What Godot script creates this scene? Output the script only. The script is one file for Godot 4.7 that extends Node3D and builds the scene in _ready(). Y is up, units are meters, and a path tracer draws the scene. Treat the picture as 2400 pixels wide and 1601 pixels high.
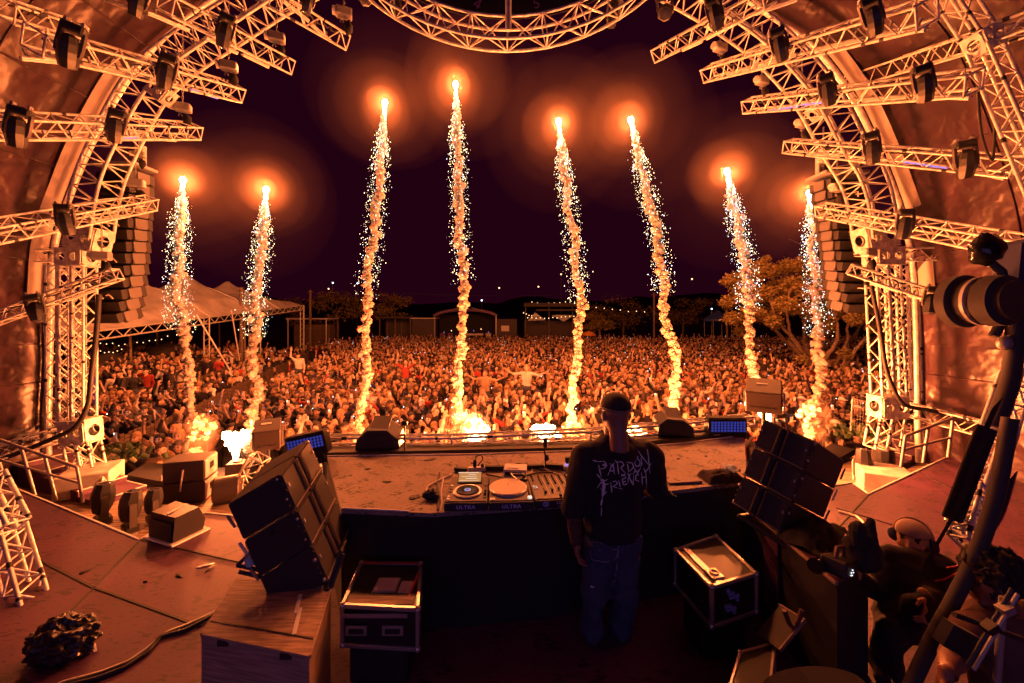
extends Node3D
# Night festival stage seen from behind the DJ: pyrotechnic comets, trusses, crowd. Metres, y up.

const F := 920.0      # focal length in photograph pixels (2400 x 1601)
const CX := 1200.0
const HY := 735.0     # row of the horizon
const EYE := 4.5      # lens height above the field
const FLOOR := 2.2    # black stage floor
const DECK := 1.75    # timber wing decks
const TABLE := 3.05   # riser in front of the DJ

var rng := RandomNumberGenerator.new()
var noise := FastNoiseLite.new()
var used := {}
var org := Vector3.ZERO
var M := {}
var rod_mesh: ArrayMesh
var box_mesh: ArrayMesh


class Shape:
	var v := PackedVector3Array()
	var n := PackedVector3Array()
	var uv := PackedVector2Array()
	var ix := PackedInt32Array()

	func face(p: Array, out := Vector3.ZERO) -> void:
		var nn: Vector3 = (p[1] - p[0]).cross(p[2] - p[0])
		if nn.length_squared() < 1e-16 and p.size() > 3:
			nn = (p[2] - p[0]).cross(p[3] - p[0])
		nn = nn.normalized()
		var flip := out != Vector3.ZERO and nn.dot(out) < 0.0
		if flip:
			nn = -nn
		var k := v.size()
		for q in p:
			v.append(q)
			n.append(nn)
			uv.append(Vector2.ZERO)
		for i in range(1, p.size() - 1):
			ix.append(k)
			ix.append(k + (i if flip else i + 1))
			ix.append(k + (i + 1 if flip else i))

	func box(t: Transform3D, s: Vector3, bev := 0.0) -> Shape:
		var h := s / 2.0
		var b := minf(bev, minf(h.x, minf(h.y, h.z)) * 0.9)
		for i in 3:
			var u := (i + 1) % 3
			var w := (i + 2) % 3
			for sg in [-1.0, 1.0]:
				var pts := []
				for c in [[-1, -1], [1, -1], [1, 1], [-1, 1]]:
					var q := Vector3.ZERO
					q[i] = sg * h[i]
					q[u] = c[0] * (h[u] - b)
					q[w] = c[1] * (h[w] - b)
					pts.append(t * q)
				var o := Vector3.ZERO
				o[i] = sg
				face(pts, t.basis * o)
			if b > 0.0:
				for su in [-1.0, 1.0]:
					for sw in [-1.0, 1.0]:
						var pts := []
						for e in [[0, -1], [0, 1], [1, 1], [1, -1]]:
							var q := Vector3.ZERO
							q[i] = e[1] * (h[i] - b)
							q[u] = su * (h[u] - (b if e[0] == 1 else 0.0))
							q[w] = sw * (h[w] - (b if e[0] == 0 else 0.0))
							pts.append(t * q)
						var o := Vector3.ZERO
						o[u] = su
						o[w] = sw
						face(pts, t.basis * o)
		if b > 0.0:
			for sx in [-1.0, 1.0]:
				for sy in [-1.0, 1.0]:
					for sz in [-1.0, 1.0]:
						var o := Vector3(sx, sy, sz)
						face([t * Vector3(sx * h.x, sy * (h.y - b), sz * (h.z - b)), t * Vector3(sx * (h.x - b), sy * h.y, sz * (h.z - b)), t * Vector3(sx * (h.x - b), sy * (h.y - b), sz * h.z)], t.basis * o)
		return self

	func at(p: Vector3, s: Vector3, bev := 0.0) -> Shape:
		return box(Transform3D(Basis(), p), s, bev)

	func tube(p: Array, r, sides := 8, caps := true) -> Shape:
		var m := p.size()
		var side := Vector3.ZERO
		var rings := []
		for i in m:
			var d: Vector3 = (p[mini(i + 1, m - 1)] - p[maxi(i - 1, 0)]).normalized()
			if side == Vector3.ZERO:
				side = d.cross(Vector3.UP if absf(d.y) < 0.9 else Vector3.RIGHT).normalized()
			side = (side - d * side.dot(d)).normalized()
			var up := d.cross(side)
			var rr: float = r[i] if r is Array or r is PackedFloat32Array else r
			rings.append(v.size())
			for k in sides + 1:
				var a := TAU * k / sides
				var o := side * cos(a) + up * sin(a)
				v.append(p[i] + o * rr)
				n.append(o)
				uv.append(Vector2(float(k) / sides, float(i)))
		for i in m - 1:
			for k in sides:
				var a: int = rings[i] + k
				var b: int = rings[i + 1] + k
				ix.append_array([a, b, a + 1, a + 1, b, b + 1])
		if caps:
			for e in [0, m - 1]:
				var ring := []
				for k in sides:
					ring.append(v[rings[e] + k])
				face(ring, p[e] - p[1 if e == 0 else m - 2])
		return self

	func lathe(t: Transform3D, prof: Array, sides := 16) -> Shape:
		for i in prof.size() - 1:
			var a: Vector2 = prof[i]
			var b: Vector2 = prof[i + 1]
			var d := b - a
			if d.length() < 1e-6:
				continue
			var k0 := v.size()
			for k in sides + 1:
				var g := TAU * k / sides
				var nn := (t.basis * Vector3(cos(g) * d.y, -d.x, sin(g) * d.y)).normalized()
				for q in [a, b]:
					v.append(t * Vector3(cos(g) * q.x, q.y, sin(g) * q.x))
					n.append(nn)
					uv.append(Vector2(float(k) / sides, q.y))
			for k in sides:
				var e := k0 + k * 2
				ix.append_array([e, e + 2, e + 1, e + 1, e + 2, e + 3])
		return self

	func prism(t: Transform3D, poly: PackedVector2Array, depth: float) -> Shape:
		var m := poly.size()
		var mid := Vector2.ZERO
		for q in poly:
			mid += q / m
		var cw := Geometry2D.is_polygon_clockwise(poly)
		for i in m:
			var a := poly[i]
			var b := poly[(i + 1) % m]
			var e := b - a
			var o := Vector2(e.y, -e.x) * (-1.0 if cw else 1.0)
			face([t * Vector3(a.x, a.y, 0), t * Vector3(b.x, b.y, 0), t * Vector3(b.x, b.y, depth), t * Vector3(a.x, a.y, depth)], t.basis * Vector3(o.x, o.y, 0))
		var tr := Geometry2D.triangulate_polygon(poly)
		for z in [0.0, depth]:
			var o := t.basis * Vector3(0, 0, -1.0 if z == 0.0 else 1.0) * signf(depth)
			for i in range(0, tr.size(), 3):
				face([t * Vector3(poly[tr[i]].x, poly[tr[i]].y, z), t * Vector3(poly[tr[i + 1]].x, poly[tr[i + 1]].y, z), t * Vector3(poly[tr[i + 2]].x, poly[tr[i + 2]].y, z)], o)
		return self

	func sheet(g: Array, nu: int, nv: int, towards := Vector3.ZERO) -> Shape:
		# a smooth grid of nu x nv points, row by row; uv runs 0..1
		var k0 := v.size()
		var acc := PackedVector3Array()
		acc.resize(nu * nv)
		for j in nv - 1:
			for i in nu - 1:
				var a := j * nu + i
				var fn: Vector3 = (g[a + 1] - g[a]).cross(g[a + nu] - g[a])
				for q in [a, a + 1, a + nu, a + nu + 1]:
					acc[q] += fn
		var mid := Vector3.ZERO
		for q in acc:
			mid += q
		var sgn := -1.0 if towards != Vector3.ZERO and mid.dot(towards) < 0.0 else 1.0
		for j in nv:
			for i in nu:
				v.append(g[j * nu + i])
				n.append(acc[j * nu + i].normalized() * sgn)
				uv.append(Vector2(float(i) / (nu - 1), float(j) / (nv - 1)))
		for j in nv - 1:
			for i in nu - 1:
				var a := k0 + j * nu + i
				if sgn > 0.0:
					ix.append_array([a, a + nu, a + 1, a + 1, a + nu, a + nu + 1])
				else:
					ix.append_array([a, a + 1, a + nu, a + 1, a + nu + 1, a + nu])
		return self

	func blob(c: Vector3, r: Vector3, nz: FastNoiseLite, amp: float, freq: float, rings := 8, sides := 12, seed3 := Vector3.ZERO) -> Shape:
		var g := []
		for j in rings + 1:
			var th := PI * j / rings
			for i in sides + 1:
				var ph := TAU * (i % sides) / sides
				var d := Vector3(sin(th) * cos(ph), cos(th), sin(th) * sin(ph))
				var k := 1.0 + amp * nz.get_noise_3dv((d + seed3) * freq)
				g.append(c + d * r * k)
		var k0 := v.size()
		sheet(g, sides + 1, rings + 1)
		# outward normals, seam joined
		for j in rings + 1:
			var a := k0 + j * (sides + 1)
			var m := (n[a] + n[a + sides]).normalized()
			n[a] = m
			n[a + sides] = m
		for q in range(k0, v.size()):
			if n[q].dot(v[q] - c) < 0.0:
				n[q] = -n[q]
			if n[q] == Vector3.ZERO:
				n[q] = (v[q] - c).normalized()
		return self

	func add(o: Shape, t := Transform3D()) -> Shape:
		var k := v.size()
		var nb := t.basis.inverse().transposed()
		for i in o.v.size():
			v.append(t * o.v[i])
			n.append((nb * o.n[i]).normalized())
		uv.append_array(o.uv)
		for i in o.ix:
			ix.append(i + k)
		return self

	func mesh() -> ArrayMesh:
		var a := []
		a.resize(Mesh.ARRAY_MAX)
		a[Mesh.ARRAY_VERTEX] = v
		a[Mesh.ARRAY_NORMAL] = n
		a[Mesh.ARRAY_TEX_UV] = uv
		a[Mesh.ARRAY_INDEX] = ix
		var m := ArrayMesh.new()
		m.add_surface_from_arrays(Mesh.PRIMITIVE_TRIANGLES, a)
		return m


func P(px: float, py: float, d: float) -> Vector3:
	return Vector3((px - CX) / F * d, EYE + (HY - py) / F * d, -d)


func G(px: float, py: float, y: float) -> Vector3:
	return P(px, py, (EYE - y) * F / (py - HY))


func numbered(called: String) -> String:
	var k: int = used.get(called, 0)
	used[called] = k + 1
	return called if k == 0 else "%s_%03d" % [called, k]


func tag(o: Node3D, label: String, category: String, group := "") -> Node3D:
	o.set_meta("label", label)
	o.set_meta("category", category)
	if group:
		o.set_meta("group", group)
	return o


func thing(called: String, label: String, category: String, at := Vector3.ZERO, group := "", turn := 0.0) -> Node3D:
	var o := Node3D.new()
	o.name = numbered(called)
	add_child(o)
	o.position = at
	o.rotation.y = turn
	org = at
	return tag(o, label, category, group)


func obj(called: String, sh, m: Material, parent: Node3D = self) -> MeshInstance3D:
	var o := MeshInstance3D.new()
	o.mesh = sh.mesh() if sh is Shape else sh
	o.material_override = m
	if parent == self:
		o.name = numbered(called)
		add_child(o)
	else:
		o.name = called
		parent.add_child(o, true)
	return o


func structure(called: String, sh, m: Material) -> MeshInstance3D:
	var o := obj(called, sh, m)
	o.set_meta("kind", "structure")
	return o


func copy(o: Node3D, called: String, at: Vector3, basis := Basis(), label := "") -> Node3D:
	var c: Node3D = o.duplicate()
	c.name = numbered(called)
	add_child(c)
	c.transform = Transform3D(basis, at)
	if label:
		c.set_meta("label", label)
	return c


func aim(d: Vector3, hint := Vector3.UP) -> Basis:
	# a basis whose y runs along d
	var y := d.normalized()
	if absf(y.dot(hint.normalized())) > 0.98:
		hint = Vector3.RIGHT
	var x := y.cross(hint).normalized()
	return Basis(x, y, x.cross(y))


func rod(parent: Node3D, called: String, a: Vector3, b: Vector3, r: float, m: Material) -> MeshInstance3D:
	# a straight round bar from a to b (world points of the thing being built)
	var o := MeshInstance3D.new()
	o.mesh = rod_mesh
	o.material_override = m
	var k := aim(b - a)
	o.transform = Transform3D(Basis(k.x * r, k.y * (b - a).length(), k.z * r), a - org)
	o.name = called
	parent.add_child(o, true)
	return o


func slab(parent: Node3D, called: String, t: Transform3D, s: Vector3, m: Material) -> MeshInstance3D:
	# a box of size s that shares one bevelled mesh
	var o := MeshInstance3D.new()
	o.mesh = box_mesh
	o.material_override = m
	o.transform = Transform3D(t.basis * Basis.from_scale(s), t.origin - org)
	o.name = called
	parent.add_child(o, true)
	return o


func T(p: Vector3, b := Basis()) -> Transform3D:
	return Transform3D(b, p)


func lin(c: Color) -> Color:
	return c.linear_to_srgb()


func mat(called: String, c: Color, rough := 0.7, metal := 0.0) -> StandardMaterial3D:
	# c is a linear base colour
	var m := StandardMaterial3D.new()
	m.resource_name = called
	m.albedo_color = lin(c)
	m.roughness = rough
	m.metallic = metal
	M[called] = m
	return m


func glow(called: String, c: Color, e: float) -> StandardMaterial3D:
	var m := mat(called, Color(0.02, 0.02, 0.02), 0.6)
	m.emission_enabled = true
	m.emission = lin(c)
	m.emission_energy_multiplier = e
	return m


func grain(m: StandardMaterial3D, tex: Texture2D, scale: Vector3, world := true) -> void:
	m.albedo_texture = tex
	m.uv1_triplanar = true
	m.uv1_world_triplanar = world
	m.uv1_scale = scale


func relief(m: StandardMaterial3D, tex: Texture2D, depth: float) -> void:
	m.heightmap_enabled = true
	m.heightmap_texture = tex
	m.heightmap_scale = depth


func noise_image(size: int, freq: float, seed_: int, lo: float, hi: float, sx := 1.0, sy := 1.0, octaves := 4, sharp := 1.0, tint := Color(1, 1, 1)) -> ImageTexture:
	# tileable-looking grey noise as a picture: brightness from lo to hi
	var nz := FastNoiseLite.new()
	nz.seed = seed_
	nz.noise_type = FastNoiseLite.TYPE_SIMPLEX
	nz.frequency = freq
	nz.fractal_octaves = octaves
	var im := Image.create(size, size, false, Image.FORMAT_RGB8)
	var half := size / 2.0
	for y in size:
		var wy := absf(y - half) / half
		for x in size:
			var wx := absf(x - half) / half
			var a := nz.get_noise_2d(x * sx, y * sy)
			var k := clampf(0.5 + a * 0.9, 0.0, 1.0)
			# fade to the mirrored pattern near the border so that repeats join
			var fade := maxf(smoothstep(0.75, 1.0, wx), smoothstep(0.75, 1.0, wy))
			if fade > 0.0:
				var b := nz.get_noise_2d((size - 1 - x) * sx, (size - 1 - y) * sy)
				k = lerpf(k, clampf(0.5 + (a + b) * 0.45, 0.0, 1.0), fade)
			k = pow(k, sharp)
			var g := lerpf(lo, hi, k)
			im.set_pixel(x, y, Color(g * tint.r, g * tint.g, g * tint.b))
	return ImageTexture.create_from_image(im)


func scuffed(size: int, seed_: int, dark: float) -> ImageTexture:
	# a pale sheet with sparse, ragged, streaky black scuffs and specks
	var a := FastNoiseLite.new()
	a.seed = seed_
	a.noise_type = FastNoiseLite.TYPE_SIMPLEX
	a.frequency = 0.009
	a.fractal_octaves = 2
	var b := FastNoiseLite.new()
	b.seed = seed_ + 7
	b.noise_type = FastNoiseLite.TYPE_SIMPLEX
	b.frequency = 0.06
	b.fractal_octaves = 4
	var im := Image.create(size, size, false, Image.FORMAT_RGB8)
	for y in size:
		for x in size:
			var c := a.get_noise_2d(x * 0.8, y)
			var f := b.get_noise_2d(x * 0.45 + y * 0.15, y * 1.3)
			var g := 0.93 + 0.07 * a.get_noise_2d(x * 0.5 + 900.0, y * 0.5)
			var k := smoothstep(0.22, 0.34, f - 0.35 + 0.55 * smoothstep(0.15, 0.6, c))
			k = maxf(k, smoothstep(0.52, 0.6, f))
			g = lerpf(g, dark, k)
			im.set_pixel(x, y, Color(g, g, g))
	return ImageTexture.create_from_image(im)


func _ready() -> void:
	rng.seed = 11
	noise.seed = 5
	noise.frequency = 1.0
	noise.fractal_octaves = 3
	# camera: level, lens shifted down
	var cam := Camera3D.new()
	cam.name = "camera"
	cam.projection = Camera3D.PROJECTION_FRUSTUM
	cam.near = 0.05
	cam.far = 3000.0
	cam.size = 0.05 * 1601.0 / F
	cam.frustum_offset = Vector2(0.0, 0.05 * (HY - 800.5) / F)
	cam.position = Vector3(0, EYE, 0)
	add_child(cam)
	cam.current = true
	# a dark maroon night
	var sky_mat := ProceduralSkyMaterial.new()
	sky_mat.sky_top_color = lin(Color(0.0140, 0.0006, 0.0050))
	sky_mat.sky_horizon_color = lin(Color(0.0160, 0.0007, 0.0058))
	sky_mat.ground_bottom_color = lin(Color(0.004, 0.0003, 0.002))
	sky_mat.ground_horizon_color = lin(Color(0.010, 0.0006, 0.004))
	var sky := Sky.new()
	sky.sky_material = sky_mat
	var env := Environment.new()
	env.background_mode = Environment.BG_SKY
	env.sky = sky
	env.tonemap_mode = Environment.TONE_MAPPER_LINEAR
	env.tonemap_exposure = EXPOSURE
	env.sdfgi_enabled = true
	env.ssao_enabled = true
	env.ssil_enabled = true
	env.volumetric_fog_enabled = true
	env.volumetric_fog_density = 0.0
	if HAZE > 0.0:
		env.fog_enabled = true
		env.fog_mode = Environment.FOG_MODE_EXPONENTIAL
		env.fog_density = HAZE
		env.fog_light_color = lin(Color(0.95, 0.8, 0.7))
	var we := WorldEnvironment.new()
	we.name = "environment"
	we.environment = env
	add_child(we)
	make_materials()
	rod_mesh = Shape.new().tube([Vector3.ZERO, Vector3.UP], 1.0, 7).mesh()
	box_mesh = Shape.new().at(Vector3.ZERO, Vector3.ONE, 0.02).mesh()
	pyrotechnics()
	screen_behind()
	setting()
	vault()
	trusses()
	fixtures()
	front_of_stage()
	dj_table()
	speakers_and_cases()
	wings()
	print("stage %d ms" % Time.get_ticks_msec())
	stage_people()
	print("people %d ms" % Time.get_ticks_msec())
	grounds()
	print("grounds %d ms" % Time.get_ticks_msec())
	crowd()
	print("crowd %d ms" % Time.get_ticks_msec())


const EXPOSURE := 1.0
const HAZE := 0.0
const FIRE := Color(1.0, 0.205, 0.046)   # linear colour of the burning comets


func lamp(parent: Node3D, at: Vector3, c: Color, e: float, size := 0.1) -> OmniLight3D:
	var l := OmniLight3D.new()
	l.name = "lamp"
	l.light_color = lin(c)
	l.light_energy = e
	l.light_size = size
	l.omni_range = 120.0
	l.omni_attenuation = 2.0
	l.shadow_enabled = true
	l.position = at
	parent.add_child(l, true)
	return l


func make_materials() -> void:
	var soft := noise_image(256, 0.01, 12, 0.78, 1.0, 1, 1, 3)
	var fine := noise_image(256, 0.05, 3, 0.62, 1.0, 1, 1, 5)
	var coarse := noise_image(256, 0.018, 9, 0.35, 1.0, 1, 1, 5)
	var scuff := noise_image(512, 0.012, 21, 0.62, 1.0, 1, 1, 6, 0.8)
	var wood := noise_image(512, 0.03, 31, 0.5, 1.0, 0.10, 2.2, 5)
	var worn := scuffed(768, 14, 0.22)
	var trodden := scuffed(768, 58, 0.55)
	var plank := noise_image(512, 0.03, 33, 0.72, 1.0, 0.2, 2.6, 6)
	var cloth := noise_image(256, 0.02, 44, 0.0, 1.0, 1, 1, 4)
	var m := mat("aluminium", Color(0.86, 0.86, 0.80), 0.4, 0.3)
	grain(m, soft, Vector3(3, 3, 3))
	mat("steel", Color(0.32, 0.31, 0.30), 0.45, 0.5)
	m = mat("tarpaulin", Color(0.055, 0.024, 0.037), 0.34)
	grain(m, soft, Vector3(0.25, 0.25, 0.25))
	relief(m, cloth, 3.0)
	mat("tarp_band", Color(0.38, 0.33, 0.30), 0.55)
	m = mat("stage_black", Color(0.105, 0.031, 0.087), 0.6)
	grain(m, trodden, Vector3(0.4, 0.4, 0.4))
	m = mat("pit_black", Color(0.035, 0.03, 0.035), 0.6)
	grain(m, scuff, Vector3(0.6, 0.6, 0.6))
	m = mat("riser_top", Color(0.26, 0.20, 0.19), 0.6)
	grain(m, worn, Vector3(0.62, 0.62, 0.62))
	m = mat("deck_wood", Color(0.42, 0.30, 0.22), 0.65)
	grain(m, wood, Vector3(0.9, 0.9, 0.9))
	m = mat("crate_wood", Color(0.46, 0.33, 0.23), 0.65)
	grain(m, plank, Vector3(1.1, 1.1, 1.1))
	m = mat("fence_wood", Color(0.32, 0.22, 0.15), 0.8)
	grain(m, wood, Vector3(1.5, 0.5, 1.5))
	mat("black", Color(0.022, 0.02, 0.022), 0.5)
	m = mat("fixture_black", Color(0.018, 0.017, 0.018), 0.42)
	m = mat("speaker_paint", Color(0.045, 0.035, 0.04), 0.75)
	relief(m, fine, 0.4)
	m.uv1_triplanar = true
	m.uv1_scale = Vector3(12, 12, 12)
	m = mat("speaker_grille", Color(0.035, 0.03, 0.032), 0.7)
	mat("drape_black", Color(0.02, 0.017, 0.02), 0.95)
	mat("white_line", Color(0.80, 0.78, 0.74), 0.6)
	m = mat("concrete", Color(0.66, 0.63, 0.58), 0.85)
	grain(m, soft, Vector3(1.2, 1.2, 1.2))
	mat("rubber", Color(0.015, 0.014, 0.015), 0.6)
	mat("cable_light", Color(0.6, 0.55, 0.5), 0.5)
	mat("chrome", Color(0.8, 0.8, 0.8), 0.2, 1.0)
	m = mat("brushed_edge", Color(0.55, 0.53, 0.52), 0.35, 0.8)
	m = mat("smoke", Color(0.62, 0.58, 0.52), 1.0)
	m.subsurf_scatter_enabled = true
	m.subsurf_scatter_strength = 0.5
	m.backlight_enabled = true
	m.backlight = lin(Color(0.5, 0.45, 0.4))
	glow("comet_fire", Color(1.0, 0.84, 0.58), 34.0)
	glow("spark_gold", Color(1.0, 0.72, 0.36), 9.0)
	glow("spark_white", Color(0.9, 0.95, 1.0), 7.0)
	glow("flame_core", Color(1.0, 0.74, 0.34), 14.0)
	glow("flame_edge", Color(1.0, 0.42, 0.08), 2.6)
	glow("bulb_warm", Color(1.0, 0.55, 0.25), 4.0)
	glow("bulb_white", Color(0.8, 0.95, 1.0), 6.0)
	glow("phone_screen", Color(0.8, 0.9, 1.0), 2.0)
	glow("blue_led", Color(0.10, 0.13, 1.0), 0.28)
	glow("violet_tube", Color(0.5, 0.35, 1.0), 0.8)
	mat("tube_off", Color(0.7, 0.66, 0.62), 0.4)
	m = mat("tent_canvas", Color(0.74, 0.70, 0.66), 0.7)
	grain(m, soft, Vector3(0.3, 0.3, 0.3))
	m.backlight_enabled = true
	m.backlight = lin(Color(0.2, 0.18, 0.16))
	m = mat("field", Color(0.07, 0.055, 0.04), 0.95)
	grain(m, coarse, Vector3(0.2, 0.2, 0.2))
	mat("hill", Color(0.012, 0.008, 0.01), 1.0)
	m = mat("bark", Color(0.40, 0.29, 0.20), 0.9)
	grain(m, wood, Vector3(1.5, 0.5, 1.5))
	m = mat("leaf", Color(0.24, 0.18, 0.06), 0.55)
	m.backlight_enabled = true
	m.backlight = lin(Color(0.25, 0.25, 0.1))
	mat("brown_case", Color(0.055, 0.04, 0.036), 0.6)
	m = mat("film_wrap", Color(0.025, 0.022, 0.024), 0.3)
	mat("glossy_black", Color(0.015, 0.015, 0.016), 0.15)
	glow("screen_cyan", Color(0.25, 0.5, 1.0), 0.6)
	glow("screen_amber", Color(0.9, 0.42, 0.12), 0.5)
	glow("screen_white", Color(1.0, 0.85, 0.7), 0.9)
	mat("speaker_edge_highlight", Color(0.20, 0.16, 0.13), 0.5)  # paler than the cabinets: light on their front edges put into the colour
	mat("paper_pink", Color(0.5, 0.4, 0.42), 0.8)
	mat("red_tape", Color(0.55, 0.04, 0.03), 0.5)
	mat("sticker_blue", Color(0.25, 0.3, 0.7), 0.5)
	mat("leather", Color(0.12, 0.06, 0.04), 0.6)
	mat("strip_yellow", Color(0.6, 0.42, 0.08), 0.6)
	mat("towel_dark", Color(0.035, 0.02, 0.028), 0.95)
	m = mat("clear_plastic", Color(0.85, 0.9, 0.95, 1.0), 0.08)
	m.albedo_color.a = 0.25
	m.transparency = BaseMaterial3D.TRANSPARENCY_ALPHA
	mat("label_blue", Color(0.3, 0.5, 0.7), 0.5)
	mat("cup_green", Color(0.10, 0.16, 0.07), 0.5)
	mat("cup_pale", Color(0.28, 0.30, 0.18), 0.5)
	mat("navy_cloth", Color(0.02, 0.025, 0.09), 0.8)
	mat("canvas_dark", Color(0.09, 0.075, 0.08), 0.8)
	mat("canvas_violet", Color(0.16, 0.08, 0.20), 0.8)
	mat("canvas_blue", Color(0.05, 0.10, 0.40), 0.7)


func screen_behind() -> void:
	# the dim violet video wall that lights the DJ's back from behind the lens
	var t := thing("video_wall_screen", "dim violet video wall standing behind the DJ", "screen", Vector3(0, FLOOR, 3.2))
	obj("frame", Shape.new().at(Vector3(0, 2.1, 0.16), Vector3(6.4, 3.8, 0.2), 0.02), M.black, t)
	var lit := glow("screen_violet", Color(0.30, 0.24, 1.0), 0.09)
	obj("screen", Shape.new().at(Vector3(0, 2.1, 0.04), Vector3(6.2, 3.6, 0.03)), lit, t)
	var l := AreaLight3D.new()
	l.name = "screen_glow"
	l.light_color = lin(Color(0.36, 0.29, 1.0))
	l.light_energy = 2.5
	l.area_size = Vector2(6.0, 3.4)
	l.area_range = 40.0
	l.shadow_enabled = true
	l.position = Vector3(0, 2.1, -0.02)
	t.add_child(l)


func pyrotechnics() -> void:
	# comet paths in photograph pixels of the 2351-wide view, head first
	var paths := [
		[[420, 412], [415, 500], [410, 600], [405, 700], [415, 745], [428, 780], [432, 850], [437, 940], [445, 990]],
		[[611, 434], [602, 550], [588, 680], [583, 800], [588, 900], [584, 950], [575, 1000]],
		[[884, 234], [872, 400], [856, 560], [841, 660], [842, 760], [838, 880], [828, 950], [822, 995]],
		[[1046, 192], [1050, 330], [1054, 480], [1060, 600], [1067, 680], [1056, 780], [1056, 900], [1048, 990]],
		[[1282, 277], [1298, 420], [1318, 560], [1330, 690], [1328, 800], [1314, 870], [1320, 985]],
		[[1448, 274], [1480, 420], [1510, 550], [1524, 690], [1545, 800], [1552, 900], [1548, 960]],
		[[1669, 392], [1690, 500], [1711, 600], [1720, 740], [1727, 860], [1726, 925]],
		[[1858, 442], [1866, 540], [1874, 680], [1880, 800], [1879, 900], [1862, 985]],
	]
	var where := ["leftmost, before the line array", "second from the left, beside the tent", "third from the left", "tallest, fourth from the left", "fifth from the left", "sixth from the left, above the DJ", "seventh from the left", "rightmost, beside the right line array"]
	var spark := Shape.new()
	spark.face([Vector3(0, 1, 0), Vector3(0.5, 0, 0.3), Vector3(-0.5, 0, 0.3)], Vector3(0, 0, 1))
	spark.face([Vector3(0, 1, 0), Vector3(0.5, 0, 0.3), Vector3(0, 0, -0.6)], Vector3(1, 0, -1))
	spark.face([Vector3(0, 1, 0), Vector3(-0.5, 0, 0.3), Vector3(0, 0, -0.6)], Vector3(-1, 0, -1))
	spark.face([Vector3(0, -1, 0), Vector3(0.5, 0, 0.3), Vector3(-0.5, 0, 0.3)], Vector3(0, -1, 1))
	spark.face([Vector3(0, -1, 0), Vector3(0.5, 0, 0.3), Vector3(0, 0, -0.6)], Vector3(1, -1, -1))
	spark.face([Vector3(0, -1, 0), Vector3(-0.5, 0, 0.3), Vector3(0, 0, -0.6)], Vector3(-1, -1, -1))
	var spark_mesh := spark.mesh()
	for c in paths.size():
		var pts: Array[Vector3] = []
		var m: int = paths[c].size()
		var y0: float = paths[c][0][1]
		var y1: float = paths[c][m - 1][1]
		for q in paths[c]:
			var k: float = (q[1] - y0) / (y1 - y0)
			pts.append(P(q[0] * 1.0208, q[1] * 1.0208, lerpf(13.5, 7.6, pow(k, 0.8))))
		var curve := Curve3D.new()
		for i in m:
			var tan_: Vector3 = (pts[mini(i + 1, m - 1)] - pts[maxi(i - 1, 0)]) / 6.0
			curve.add_point(pts[i], -tan_, tan_)
		var total := curve.get_baked_length()
		var head := pts[0]
		var t := thing("firework_comet", "burning comet firework with a spark and smoke trail, " + where[c], "firework", head, "comet fireworks rising in front of the stage")
		var down := (pts[1] - head).normalized()
		# head: a white-hot drop
		var drop := Shape.new()
		var dp := []
		var dr := []
		for i in 9:
			var k := i / 8.0
			dp.append(down * lerpf(-0.16, 0.62, k))
			dr.append(0.012 + 0.15 * pow(sin(PI * pow(k, 0.62)), 0.8) * (1.0 - 0.3 * k))
		drop.tube(dp, dr, 10)
		var hm := obj("comet_flame", drop, M.comet_fire, t)
		hm.scale = Vector3(0.63, 0.63, 0.63)
		lamp(t, down * 0.05, FIRE, 68.0, 0.16)
		for hz in [[0.6, 0.04], [0.95, 0.016], [1.4, 0.008], [2.0, 0.0042], [2.8, 0.0023], [3.8, 0.0013], [5.2, 0.0008]]:
			haze_ball(t, hz[0], hz[1])
		# smoke: puffs along the wavering path
		var smoke := Shape.new()
		var s := 0.75
		while s < total:
			var k := s / total
			var p := curve.sample_baked(s)
			var r := -p.z * lerpf(0.0042, 0.0066, clampf(k * 2.0, 0, 1))
			if k < 0.16:
				r *= lerpf(0.4, 1.0, k / 0.16)
			r *= rng.randf_range(0.55, 1.3)
			var off := Vector3(rng.randfn(), rng.randfn() * 0.3, rng.randfn()) * r * 0.6
			off += Vector3(sin(s * 3.1 + c), 0, cos(s * 2.3 + c * 2)) * 0.035
			smoke.blob(p - head + off, Vector3(r, r * rng.randf_range(0.8, 1.15), r), noise, 0.85, 2.0, 8, 10, Vector3(s * 3.0, c, 0))
			s += r * rng.randf_range(0.3, 0.62)
		obj("smoke_trail", smoke, M.smoke, t)
		# sparks
		for kind in 2:
			var mm := MultiMesh.new()
			mm.transform_format = MultiMesh.TRANSFORM_3D
			mm.mesh = spark_mesh
			var white: bool = kind == 1
			var count := 1500 if not white else (900 if c >= 6 else 260)
			if c >= 6 and not white:
				count = 800
			mm.instance_count = count
			for i in count:
				var k := pow(rng.randf(), 1.45) * 0.66
				var dist := k * total + 0.25
				var p := curve.sample_baked(dist)
				var ax := (curve.sample_baked(dist + 0.1) - p).normalized()
				var wide := 0.05 + 0.25 * smoothstep(0.0, 0.28, k)
				var ang := rng.randf() * TAU
				var rad := wide * sqrt(rng.randf()) * (1.0 + 0.2 * maxf(0.0, rng.randfn()))
				var o := Vector3(cos(ang), 0, sin(ang)) * rad
				var size := 0.004 + 0.0115 * pow(rng.randf(), 2.2)
				var len := size * rng.randf_range(1.0, lerpf(7.0, 2.0, clampf(k * 2.5, 0, 1)))
				var b := aim(ax + o * 0.3)
				mm.set_instance_transform(i, Transform3D(Basis(b.x * size, b.y * len, b.z * size), p - head + o + Vector3(0, rng.randfn() * 0.1, 0)))
			var mi := MultiMeshInstance3D.new()
			mi.name = "sparks"
			mi.multimesh = mm
			mi.material_override = M.spark_white if white else M.spark_gold
			mi.set_meta("kind", "stuff")
			t.add_child(mi, true)
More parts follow.
